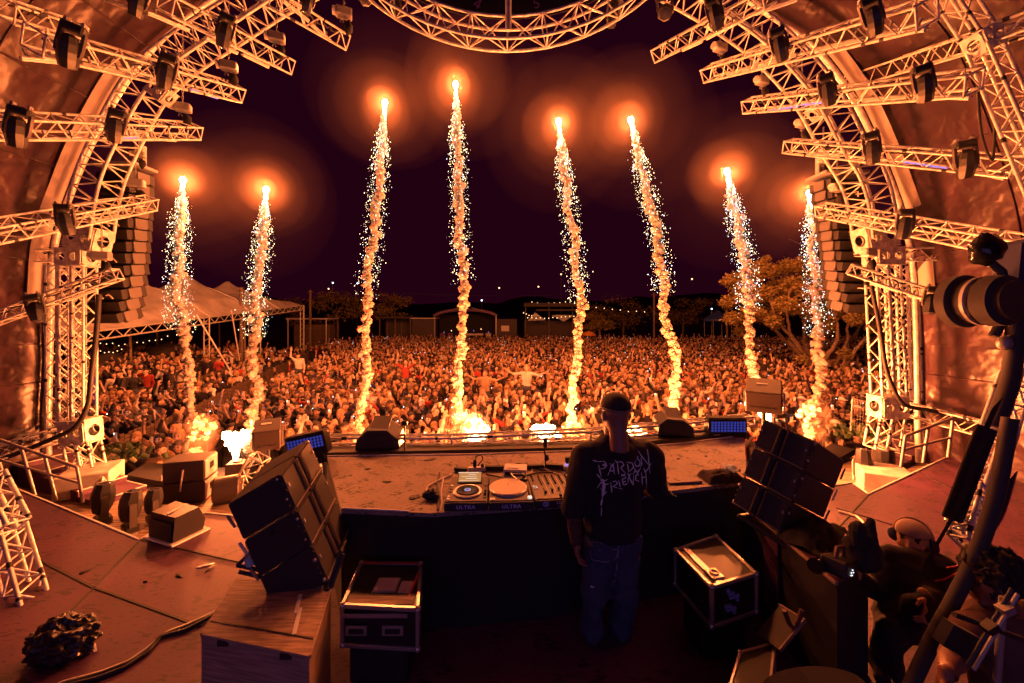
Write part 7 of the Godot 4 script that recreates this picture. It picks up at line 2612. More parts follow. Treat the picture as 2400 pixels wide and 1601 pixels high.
func small_tree(label: String, px: float, top: float, d: float, w: float, h: float, block := false) -> void:
	var at := P(px, top, d)
	var base := Vector3(at.x, 0, at.z)
	var t := thing("background_tree", label, "tree", base, "dark trees at the back of the field")
	obj("trunk", Shape.new().tube([Vector3.ZERO, Vector3(0.1, at.y * 0.4, 0), Vector3(0, at.y - h * 0.5, 0)], [0.22, 0.16, 0.08], 7), M.bark, t)
	var cr := Shape.new()
	for i in 16:
		var o := Vector3(rng.randf_range(-0.5, 0.5) * w, rng.randf_range(-1.0, 0.0) * h, rng.randf_range(-0.3, 0.3) * w)
		if not block:
			o.x *= 1.0 - 0.5 * absf(o.y / h + 0.45)
		leaves(cr, Vector3(0, at.y, 0) + o, Vector3(w * 0.2, h * 0.2, w * 0.2), 110, 0.34)
	obj("crown", cr, M.leaf, t)


func bulb(parent: Node3D, p: Vector3, r: float, m: Material) -> void:
	var o := obj("bulb", bulb_mesh(), m, parent)
	o.transform = Transform3D(Basis.from_scale(Vector3.ONE * r), p - org)


var bulb_m: ArrayMesh


func bulb_mesh() -> ArrayMesh:
	if bulb_m == null:
		bulb_m = Shape.new().lathe(T(Vector3.ZERO), [Vector2(0, -1), Vector2(0.7, -0.7), Vector2(1, 0), Vector2(0.7, 0.7), Vector2(0, 1)], 8).mesh()
	return bulb_m


func pole(label: String, px: float, top: float, d: float, r := 0.12) -> Vector3:
	var at := P(px, top, d)
	var t := thing("utility_pole", label, "pole", Vector3(at.x, 0, at.z), "wooden utility poles")
	rod(t, "shaft", Vector3(at.x, 0, at.z), at, r, M.bark)
	rod(t, "crossbar", at + Vector3(-0.35, -0.25, 0), at + Vector3(0.35, -0.25, 0), 0.035, M.steel)
	return at


func plank_fence(label: String, line: Array, h: float, group := "plank fences") -> void:
	# upright boards along ground points, slightly uneven
	var t := thing("plank_fence", label, "fence", line[0], group)
	for s in line.size() - 1:
		var a: Vector3 = line[s]
		var b: Vector3 = line[s + 1]
		var len := a.distance_to(b)
		var n := int(len / 0.17)
		var dir := (b - a).normalized()
		var k := Basis(dir, Vector3.UP, dir.cross(Vector3.UP))
		for i in n:
			var hh := h * rng.randf_range(0.96, 1.05)
			slab(t, "plank", Transform3D(k * Basis(Vector3(0, 0, 1), rng.randfn() * 0.012), a + dir * len * (i + 0.5) / n + Vector3(0, hh / 2, 0) + k.z * rng.randf_range(-0.008, 0.008)), Vector3(0.155, hh, 0.022), M.fence_wood)
		for y in [0.3, 0.82]:
			slab(t, "rail", Transform3D(k, (a + b) / 2.0 + Vector3(0, h * y, 0) - k.z * 0.035), Vector3(len, 0.07, 0.04), M.fence_wood)


func tent() -> void:
	var a := P(150, 786, 15.0)
	var b := P(712, 716, 33.0)
	var along := b - a
	var out := Vector3(along.z, 0, -along.x).normalized()
	if out.x > 0:
		out = -out
	var t := thing("marquee", "large white peaked marquee behind the left crowd", "tent", Vector3(a.x, 0, a.z))
	var peaks := []
	for q in [[325, 664, 3.2], [434, 646, 3.6], [533, 662, 3.6]]:
		var best := 1e9
		var pu := 0.0
		for i in 200:
			var p := a + along * i / 199.0 + out * 3.4
			var px := CX + p.x / -p.z * F
			if absf(px - q[0]) < best:
				best = absf(px - q[0])
				pu = i / 199.0
		var p := a + along * pu + out * 3.4
		peaks.append([pu, EYE + (HY - q[1]) / F * -p.z - lerpf(a.y, b.y, pu)])
	var nu := 90
	var nv := 34
	var g := []
	for j in nv:
		for i in nu:
			var u := i / (nu - 1.0)
			var v := j / (nv - 1.0) * 6.8
			var h := 0.0
			for q in peaks:
				var e: float = Vector2((u - q[0]) * along.length(), v - 3.4).length()
				h = maxf(h, q[1] * exp(-pow(e / 2.4, 0.85) * 1.05)) + minf(h, q[1] * exp(-pow(e / 2.4, 0.85) * 1.05)) * 0.25
			var eave := sin(PI * clampf(v / 6.8, 0, 1))
			g.append(a + along * u + out * v + Vector3(0, h * lerpf(0.75, 1.0, eave) * clampf(eave * 2.2, 0, 1) + 0.08 * eave, 0) - t.position)
	obj("canopy", Shape.new().sheet(g, nu, nv, Vector3.UP), M.tent_canvas, t)
	# seams as pale straps over the cloth
	for u in [0.42, 0.62, 0.8]:
		var pts := []
		for j in nv / 2:
			pts.append(g[j * nu + int(u * (nu - 1))] + Vector3(0, 0.03, 0))
		obj("roof_strap", Shape.new().tube(pts, 0.035, 5), M.white_line, t)
	# eave truss
	var n := 46
	for y in [0.0, -0.36]:
		rod(t, "eave_chord", a + Vector3(0, y, 0), b + Vector3(0, y, 0), 0.04, M.aluminium)
	for i in n:
		var p := a + along * i / n
		var q := a + along * (i + 1.0) / n
		rod(t, "eave_brace", p + Vector3(0, 0.0 if i % 2 else -0.36, 0), q + Vector3(0, -0.36 if i % 2 else 0.0, 0), 0.022, M.aluminium)
	# legs: three tubes and rungs each
	for u: float in [0.02, 0.40, 0.66, 0.985]:
		var p := a + along * u
		for o in [Vector3(-0.15, 0, 0), Vector3(0.15, 0, 0), Vector3(0, 0, -0.2)]:
			rod(t, "leg_tube", Vector3(p.x, 0, p.z) + o, p + o, 0.035, M.aluminium)
		for i in 12:
			var y := p.y * (i + 0.5) / 12.0
			rod(t, "leg_rung", Vector3(p.x - 0.15, y - 0.12, p.z), Vector3(p.x + 0.15, y + 0.12, p.z), 0.018, M.aluminium)
		var r2 := p + out * 6.8
		rod(t, "rear_post", Vector3(r2.x, 0, r2.z), r2, 0.06, M.bark)
	for q in [[460, 738, 540, 870, 17.5], [542, 727, 566, 872, 23.0]]:
		var p0 := P(q[0], q[1], q[4])
		var p1 := P(q[2], q[3], q[4] + 1.5)
		p1.y = maxf(p1.y, 0.0)
		rod(t, "guy_strap", p0, p1, 0.035, M.white_line)
	for q in [[303, 745, 310, 880, 19.0], [573, 720, 575, 860, 26.0]]:
		rod(t, "inner_pole", P(q[0], 744, q[4]), Vector3(P(q[2], 800, q[4]).x, 0, -q[4]), 0.06, M.bark)


func grounds() -> void:
	tent()
	broad_tree()
	small_tree("dark round tree behind the marquee's right end", 790, 688, 52.0, 6.5, 4.0)
	small_tree("clipped block-shaped tree left of the small stage", 918, 694, 54.0, 5.4, 3.0, true)
	small_tree("low bush right of the string-lit canopy", 1404, 738, 50.0, 3.6, 1.8)
	small_tree("dark spreading tree behind the right half of the crowd", 1460, 694, 62.0, 9.0, 4.6)
	small_tree("dark tree beyond the right utility pole", 1600, 705, 66.0, 8.0, 4.0)
	small_tree("dark tree at the far left beyond the marquee", 690, 700, 60.0, 6.0, 4.0)
	# poles and wires
	var p1 := pole("wooden pole beside the second comet trail", 566, 674, 26.0)
	var p2 := pole("wooden pole at the marquee's right corner", 727, 679, 40.0)
	var p3 := pole("wooden pole right of the sixth comet trail", 1533, 686, 45.0)
	var p4 := pole("wooden pole beside the broad tree", 1704, 706, 42.0)
	wire("overhead_wire", "thin overhead wire from the left pole to the marquee pole", [p1, (p1 + p2) / 2 - Vector3(0, 0.25, 0), p2], 0.02, M.rubber, "overhead wires")
	wire("overhead_wire", "long thin overhead wire spanning the back of the field", [p2, p2.lerp(p3, 0.5) - Vector3(0, 0.5, 0), p3], 0.022, M.rubber, "overhead wires")
	wire("overhead_wire", "thin overhead wire from the right pole to the tree pole", [p3, (p3 + p4) / 2 - Vector3(0, 0.3, 0), p4], 0.02, M.rubber, "overhead wires")
	# fences and the raised terrace on the left
	plank_fence("long plank fence between the left terrace and the crowd", [Vector3(-9.65, 0, -9.0), Vector3(-10.7, 0, -13.2), Vector3(-16.8, 0, -32.5)], 1.4)
	plank_fence("plank fence edging the raised terrace under the marquee", [Vector3(-13.4, 0.55, -15.3), Vector3(-16.6, 0.55, -25.0)], 1.05)
	var tr := PackedVector2Array([Vector2(-13.5, 15.0), Vector2(-17.6, 28.0), Vector2(-30, 32), Vector2(-26, 15.0)])
	structure("terrace", Shape.new().prism(Transform3D(FLAT, Vector3.ZERO), tr, 0.55), M.deck_wood)
	var wt := quad_box("draped_table", "white draped table with an orange end in the left crowd", "table", [[648, 888], [690, 888], [702, 912], [650, 914]], 1.35, 0.0, M.white_line)
	obj("orange_panel", Shape.new().at(Vector3(0.62, 0.9, 0.1), Vector3(0.05, 0.9, 1.0), 0.01), mat("panel_orange", Color(0.6, 0.15, 0.05), 0.7), wt)
	# parasols under the marquee
	for q in [[394, 806, 24.0, "round dark parasol under the marquee's middle"], [250, 830, 19.0, "dark parasol at the left under the marquee"], [330, 838, 21.0, "lower dark parasol between the other two"]]:
		var at := P(q[0], q[1], q[2])
		var t := thing("parasol", q[3], "parasol", Vector3(at.x, 0.55, at.z), "parasols under the marquee")
		obj("canopy", Shape.new().lathe(T(Vector3(0, at.y - 0.55, 0)), [Vector2(0, 0.1), Vector2(0.7, -0.12), Vector2(1.3, -0.42), Vector2(1.32, -0.55)], 8), M.canvas_dark, t)
		obj("shaft", Shape.new().tube([Vector3.ZERO, Vector3(0, at.y - 0.5, 0)], 0.03, 6), M.bark, t)
	# the back row of buildings and canopies
	var d := 50.0
	var Q := func(px: float, py: float, dd := 50.0) -> Vector3:
		return P(px, py, dd)
	var t: Node3D = thing("pergola", "open wooden pergola hut at the back left of the field", "pergola", Vector3(Q.call(925, 780).x, 0, -d))
	for x in [890.0, 926.0, 962.0]:
		for z in [0.0, 3.0]:
			rod(t, "post", Vector3(Q.call(x, 780).x, 0, -d - z), Vector3(Q.call(x, 746).x, 3.9, -d - z), 0.08, M.bark)
	slab(t, "roof", T(Vector3(Q.call(926, 745).x, 4.0, -d - 1.5)), Vector3(4.6, 0.18, 3.8), M.canvas_dark)
	slab(t, "back_wall", T(Vector3(Q.call(926, 745).x, 2.0, -d - 3.1)), Vector3(4.4, 3.8, 0.1), M.canvas_dark)
	slab(t, "floor", T(Vector3(Q.call(926, 745).x, 0.6, -d - 1.5)), Vector3(4.4, 1.2, 3.2), M.fence_wood)
	t = thing("back_hut", "low dark hut between pergola and small stage", "hut", Vector3(Q.call(990, 780).x, 0, -d))
	slab(t, "wall", T(Vector3(Q.call(992, 745).x, 1.9, -d - 1.0)), Vector3(2.9, 3.8, 2.0), M.canvas_dark)
	slab(t, "roof", T(Vector3(Q.call(992, 745).x, 3.9, -d - 0.9)), Vector3(3.3, 0.14, 2.6), M.tube_off)
	t = thing("small_stage", "small far stage with a violet arched canopy", "stage", Vector3(Q.call(1091, 780).x, 0, -d))
	var arc := PackedVector2Array()
	for i in 13:
		var a := lerpf(0.0, PI, i / 12.0)
		arc.append(Vector2(cos(a) * 3.95, 4.3 + sin(a) * 0.85))
	for i in 13:
		var a := lerpf(PI, 0.0, i / 12.0)
		arc.append(Vector2(cos(a) * 3.85, 3.95 + sin(a) * 0.85))
	obj("canopy", Shape.new().prism(T(Vector3(0, 0, -3.0)), arc, 3.2), M.canvas_violet, t)
	obj("back_wall", Shape.new().at(Vector3(0, 2.2, -3.2), Vector3(7.8, 4.4, 0.15)), M.drape_black, t)
	obj("platform", Shape.new().at(Vector3(0, 0.7, -1.4), Vector3(8.2, 1.4, 3.4), 0.03), M.canvas_dark, t)
	for x in [-3.9, 3.9]:
		obj("post", Shape.new().at(Vector3(x, 2.2, 0.1), Vector3(0.14, 4.4, 0.14)), M.steel, t)
		obj("roof_beam", Shape.new().tube([Vector3(x * 1.05, 4.3, 0.15), Vector3(x * 0.2, 5.25, 0.15)], 0.06, 6), M.steel, t)
	obj("mixing_desk", Shape.new().at(Vector3(1.0, 1.85, 0.0), Vector3(2.6, 0.25, 0.8), 0.03), M.tube_off, t)
	for x in [-3.0, -2.0, -0.6, 2.9]:
		obj("equipment_box", Shape.new().at(Vector3(x, 1.7, -0.6), Vector3(0.7, 0.6, 0.6), 0.03), M.canvas_violet if x < 0 else M.steel, t)
	for i in 7:
		obj("desk_lamp", bulb_mesh(), M.bulb_warm if i % 2 else M.violet_tube, t).transform = Transform3D(Basis.from_scale(Vector3.ONE * 0.06), Vector3(-2.8 + i * 0.95, 2.1 + 0.2 * (i % 3), -0.4))
	t = thing("back_hut", "square dark kiosk right of the small stage", "hut", Vector3(Q.call(1188, 780).x, 0, -d))
	slab(t, "wall", T(Vector3(Q.call(1188, 745).x, 1.9, -d - 1.0)), Vector3(2.6, 3.8, 2.0), M.canvas_dark)
	slab(t, "window", T(Vector3(Q.call(1184, 745).x, 2.6, -d + 0.01)), Vector3(1.0, 0.7, 0.06), M.tube_off)
	t = thing("canopy_bar", "two-tier canopy bar hung with string lights", "bar", Vector3(Q.call(1287, 780).x, 0, -52.0))
	for x in [1232.0, 1287.0, 1342.0]:
		rod(t, "post", Vector3(Q.call(x, 780, 52.0).x, 0, -52.0), Q.call(x, 712, 52.0), 0.07, M.bark)
	slab(t, "upper_roof", T(Q.call(1288, 715, 53.0)), Vector3(7.0, 0.5, 3.0), M.canvas_dark)
	slab(t, "lower_roof", T(Q.call(1300, 727, 52.6)), Vector3(5.2, 0.25, 3.4), M.canvas_dark)
	slab(t, "back_wall", T(Vector3(Q.call(1288, 727, 54.0).x, 1.8, -54.5)), Vector3(7.0, 3.4, 0.1), M.canvas_dark)
	obj("shade_sail", Shape.new().prism(T(Q.call(1236, 752, 51.0) - org), PackedVector2Array([Vector2(0, 0), Vector2(2.4, 0.1), Vector2(1.0, 1.1)]), 0.05), M.tent_canvas, t)
	obj("shade_sail", Shape.new().prism(T(Q.call(1292, 752, 51.0) - org), PackedVector2Array([Vector2(0, 0.75), Vector2(3.1, 0.75), Vector2(1.6, -0.1)]), 0.05), M.tent_canvas, t)
	# string lights
	for s in [[1240, 706, 1345, 702, 52.2, 8, "string of warm bulbs along the canopy bar's upper roof"], [1224, 729, 1262, 738, 51.0, 6, "short string of warm bulbs left of the canopy bar"], [1232, 741, 1350, 738, 50.6, 12, "string of warm bulbs along the canopy bar's front"], [1388, 716, 1520, 728, 49.0, 7, "sparse string of bulbs under the dark right tree"], [228, 800, 400, 782, 20.0, 12, "string of warm bulbs under the marquee"], [230, 812, 290, 810, 18.0, 6, "short string of bulbs at the marquee's left"]]:
		var a: Vector3 = Q.call(s[0], s[1], s[4])
		var b: Vector3 = Q.call(s[2], s[3], s[4])
		var lt := thing("string_light", s[6], "string lights", a, "strings of light bulbs")
		var pts := []
		for i in 13:
			var u := i / 12.0
			pts.append(a.lerp(b, u) - Vector3(0, sin(PI * u) * 0.2, 0) - a)
		obj("cord", Shape.new().tube(pts, 0.014, 4), M.rubber, lt)
		for i in s[5]:
			var u: float = (i + 0.5) / s[5]
			bulb(lt, a.lerp(b, u) - Vector3(0, sin(PI * u) * 0.2 + 0.06 + rng.randf() * 0.15, 0), 0.0011 * s[4], M.bulb_warm)
	# lone lamps in the dark
	for q in [[780, 663, 70, 0, "white lamp on the hillside above the marquee tree"], [838, 664, 72, 0, "second white lamp on the hillside"], [583, 677, 27, 0, "white lamp beside the second comet trail"], [1315, 643, 80, 1, "orange lamp high behind the fifth trail"], [1668, 724, 46, 0, "white lamp above the blue tent"], [1129, 704, 75, 0, "pale lamp above the small stage"], [1170, 675, 200, 1, "distant hill light left of its twin"], [1262, 672, 200, 1, "distant hill light right of the middle"], [770, 677, 190, 1, "distant hill light beside the marquee's end"], [1622, 654, 200, 1, "distant hill light left of the broad tree"], [1550, 752, 49, 1, "warm lamp under the dark right trees"]]:
		var p := P(q[0], q[1], q[2])
		var lt := thing("field_lamp", q[4], "lamp", p, "lone lamps in the dark")
		bulb(lt, p, 0.0019 * q[2], M.bulb_white if q[3] == 0 else M.bulb_warm)
		rod(lt, "stem", p - Vector3(0, p.y if q[2] < 150 else 0.6, 0), p - Vector3(0, 0.0015 * q[2], 0), 0.03, M.steel)
	# blue tent and orange umbrella on the right
	t = thing("blue_gazebo", "small blue gazebo behind the crowd beside the broad tree", "gazebo", Vector3(P(1682, 740, 44).x, 0, -44))
	obj("canopy", Shape.new().lathe(T(Vector3(0, 3.9, 0)), [Vector2(0, 1.0), Vector2(0.9, 0.45), Vector2(1.6, 0.0), Vector2(1.6, -0.25)], 4), M.canvas_blue, t)
	for x in [-1.0, 1.0]:
		for z in [-1.0, 1.0]:
			obj("leg", Shape.new().tube([Vector3(x, 0, z), Vector3(x, 3.8, z)], 0.04, 6), M.steel, t)
	var up := P(1380, 786, 42)
	t = thing("parasol", "orange umbrella held above the back of the crowd", "parasol", Vector3(up.x, 0, up.z))
	obj("canopy", Shape.new().lathe(T(Vector3(0, up.y, 0)), [Vector2(0, 0.5), Vector2(0.5, 0.35), Vector2(0.85, 0.0)], 8), mat("umbrella_orange", Color(0.75, 0.30, 0.05), 0.7), t)
	obj("shaft", Shape.new().tube([Vector3(0, 1.2, 0), Vector3(0, up.y + 0.4, 0)], 0.02, 5), M.steel, t)
	t = thing("back_hut", "dim plank hut at the marquee's right end", "hut", Vector3(P(730, 780, 46).x, 0, -46))
	slab(t, "wall", T(Vector3(P(728, 780, 46).x, 1.6, -47)), Vector3(4.2, 3.2, 1.6), M.fence_wood)
	slab(t, "roof", T(Vector3(P(728, 745, 46).x, 3.9, -46.5)), Vector3(4.8, 0.14, 3.0), M.tube_off)
	for x in [-2.2, 2.2]:
		rod(t, "post", Vector3(P(728, 780, 46).x + x, 0, -45.2), Vector3(P(728, 780, 46).x + x, 3.9, -45.2), 0.07, M.white_line)
	# blue light strip at the left
	t = thing("led_strip_light", "upright strip of blue lights beside the left tower", "light strip", P(222, 950, 9.6))
	for i in 14:
		var o := obj("led", bulb_mesh(), M.blue_led, t)
		o.transform = Transform3D(Basis.from_scale(Vector3.ONE * 0.014), P(222, 945 - i * 4.5, 9.6) - org)


var looks := []


func crowd_kind(i: int) -> Dictionary:
	# one figure of the crowd: facing +z, feet at the origin, about 1.72 m
	var fl := Field.new(Vector3(-0.75, -0.03, -0.3), Vector3(0.75, 2.25, 0.65), 0.027)
	var wide: float = [1.0, 0.9, 1.08, 0.88, 1.0, 1.05, 0.9, 1.0, 0.92, 1.1, 0.95, 1.0][i]
	var lean: float = [0.0, 0.03, -0.03, 0.02, 0.0, -0.02, 0.03, 0.0, 0.02, 0.0, -0.04, 0.03][i]
	# elbow and wrist of the right (+x is the figure's left; mirrored looks fine) and the left arm
	var poses := [
		[Vector3(-0.27, 1.08, 0.02), Vector3(-0.24, 0.86, 0.12), Vector3(0.27, 1.08, 0.02), Vector3(0.25, 0.86, 0.10)],
		[Vector3(-0.30, 1.20, 0.14), Vector3(-0.12, 1.46, 0.34), Vector3(0.27, 1.10, 0.02), Vector3(0.20, 0.92, 0.16)],
		[Vector3(-0.36, 1.58, 0.05), Vector3(-0.34, 1.86, 0.10), Vector3(0.26, 1.10, 0.0), Vector3(0.24, 0.88, 0.1)],
		[Vector3(-0.36, 1.55, 0.06), Vector3(-0.30, 1.84, 0.12), Vector3(0.36, 1.55, 0.06), Vector3(0.28, 1.84, 0.12)],
		[Vector3(-0.26, 1.12, 0.16), Vector3(-0.06, 1.34, 0.28), Vector3(0.26, 1.12, 0.16), Vector3(0.06, 1.34, 0.28)],
		[Vector3(-0.27, 1.10, 0.0), Vector3(-0.22, 0.88, 0.12), Vector3(0.32, 1.50, 0.16), Vector3(0.22, 1.78, 0.26)],
		[Vector3(-0.24, 1.14, 0.14), Vector3(-0.07, 1.52, 0.32), Vector3(0.24, 1.14, 0.14), Vector3(0.07, 1.52, 0.32)],
		[Vector3(-0.24, 1.10, 0.14), Vector3(0.06, 1.16, 0.22), Vector3(0.24, 1.10, 0.14), Vector3(-0.06, 1.12, 0.24)],
		[Vector3(-0.30, 1.46, 0.20), Vector3(-0.16, 1.72, 0.30), Vector3(0.30, 1.46, 0.20), Vector3(0.16, 1.72, 0.30)],
		[Vector3(-0.46, 1.36, 0.04), Vector3(-0.68, 1.48, 0.08), Vector3(0.46, 1.36, 0.04), Vector3(0.68, 1.46, 0.06)],
		[Vector3(-0.34, 1.62, 0.04), Vector3(-0.28, 1.90, 0.02), Vector3(0.25, 1.12, 0.12), Vector3(0.10, 1.30, 0.28)],
		[Vector3(-0.27, 1.08, 0.02), Vector3(-0.22, 0.86, 0.12), Vector3(0.29, 1.22, 0.16), Vector3(0.13, 1.50, 0.34)],
	]
	var ps: Array = poses[i]
	var bare := i in [3, 6, 9]          # bare arms
	var al := 0 if bare else 1
	var sh := Vector3(0.175 * wide, 1.40, 0.0)
	fl.cap(Vector3(lean, 1.50, -0.01), Vector3(0, 1.38, -0.01), 0.055, 0.07, 0)
	fl.cap(Vector3(-sh.x, sh.y, 0), sh, 0.07, 0.07, 1, 0.05)
	fl.ell(Vector3(0, 1.24, 0.0), Vector3(0.18 * wide, 0.2, 0.115), 1, 0.07)
	fl.ell(Vector3(0, 1.03, 0.0), Vector3(0.155 * wide, 0.16, 0.11), 1, 0.07)
	fl.ell(Vector3(0, 0.90, 0.0), Vector3(0.165 * wide, 0.1, 0.115), 5, 0.06)
	for s in [-1.0, 1.0]:
		fl.cap(Vector3(s * 0.09, 0.86, 0), Vector3(s * 0.10, 0.47, 0.02), 0.088, 0.062, 5)
		fl.cap(Vector3(s * 0.10, 0.47, 0.02), Vector3(s * 0.105, 0.07, -0.01), 0.06, 0.043, 5)
		fl.cap(Vector3(s * 0.105, 0.045, -0.02), Vector3(s * 0.115, 0.035, 0.13), 0.045, 0.036, 2)
		var el: Vector3 = ps[0] if s < 0 else ps[2]
		var wr: Vector3 = ps[1] if s < 0 else ps[3]
		fl.cap(Vector3(s * sh.x, sh.y, 0), el, 0.056, 0.046, 1)
		fl.cap(el, wr, 0.043 if bare else 0.048, 0.03, al)
	var extra := []
	for s in [-1.0, 1.0]:
		var el: Vector3 = ps[0] if s < 0 else ps[2]
		var wr: Vector3 = ps[1] if s < 0 else ps[3]
		var h := Field.new(wr - Vector3.ONE * 0.2, wr + Vector3.ONE * 0.2, 0.0095)
		hand(h, wr, (wr - el) + Vector3(0, 0.02, 0.03), Vector3(-s, 0.2, 0.4), 0.55 if i % 3 else 0.9, 0, 1.08)
		extra.append(h)
	var hb := Basis(Vector3.UP, [0.0, 0.15, -0.2, 0.1, 0.3, -0.15, 0.0, -0.3, 0.1, 0.2, -0.1, 0.25][i]) * Basis(Vector3.RIGHT, [-0.1, 0.0, -0.25, -0.3, 0.0, -0.15, 0.1, 0.0, -0.2, -0.2, -0.3, 0.0][i])
	var head := Vector3(lean, 1.61, 0.03)
	extra.append(face_head(head, hb, 1.04, 0.0115))
	var parts := fl.shapes()
	for k in extra:
		var more: Dictionary = k.shapes()
		for lb in more:
			if parts.has(lb):
				parts[lb].add(more[lb])
			else:
				parts[lb] = more[lb]
	if parts.has(3):
		parts[0].add(parts[3])
	# hair: short, long, cap, bun
	var kind: int = [0, 1, 2, 1, 0, 0, 1, 2, 3, 0, 1, 2][i]
	var hf := Field.new(head - Vector3(0.2, 0.48, 0.25), head + Vector3(0.2, 0.22, 0.22), 0.015)
	if kind == 2:
		hf.ell(head + hb * Vector3(0, 0.055, -0.01), Vector3(0.095, 0.085, 0.11), 0, 0.02, hb)
		hf.cut(-hb.y, -(head + hb * Vector3(0, 0.05, 0)).dot(hb.y))
		hf.ell(head + hb * Vector3(0, 0.052, 0.12), Vector3(0.07, 0.012, 0.06), 0, 0.01, hb)
	else:
		hf.ell(head + hb * Vector3(0, 0.052, -0.022), Vector3(0.092, 0.088, 0.105), 0, 0.02, hb)
		hf.ell(head + hb * Vector3(0, 0.0, -0.055), Vector3(0.085, 0.09, 0.07), 0, 0.03, hb)
		if kind == 1:
			for s in [-1.0, 1.0]:
				hf.cap(head + hb * Vector3(s * 0.075, 0.03, -0.01), head + Vector3(s * 0.10, -0.26, 0.02), 0.035, 0.04, 0, 0.03)
			hf.cap(head + hb * Vector3(0, 0.0, -0.07), head + Vector3(0, -0.34, -0.10), 0.08, 0.07, 0, 0.04)
		if kind == 3:
			hf.ell(head + hb * Vector3(0, 0.15, -0.05), Vector3(0.045, 0.045, 0.045), 0, 0.02, hb)
		hf.rough(0.009, 14.0, noise)
	return {"body": [parts[0], parts[1], parts[5], parts[2]], "hair": hf.shapes()[0], "kind": kind, "phone": ps[1] if i in [1, 2] else ps[3] if i in [5, 11] else (ps[1] + ps[3]) / 2 if i in [6, 8] else Vector3.ZERO, "dir": (ps[1] - ps[0]) if i in [1, 2, 6, 8] else (ps[3] - ps[2])}


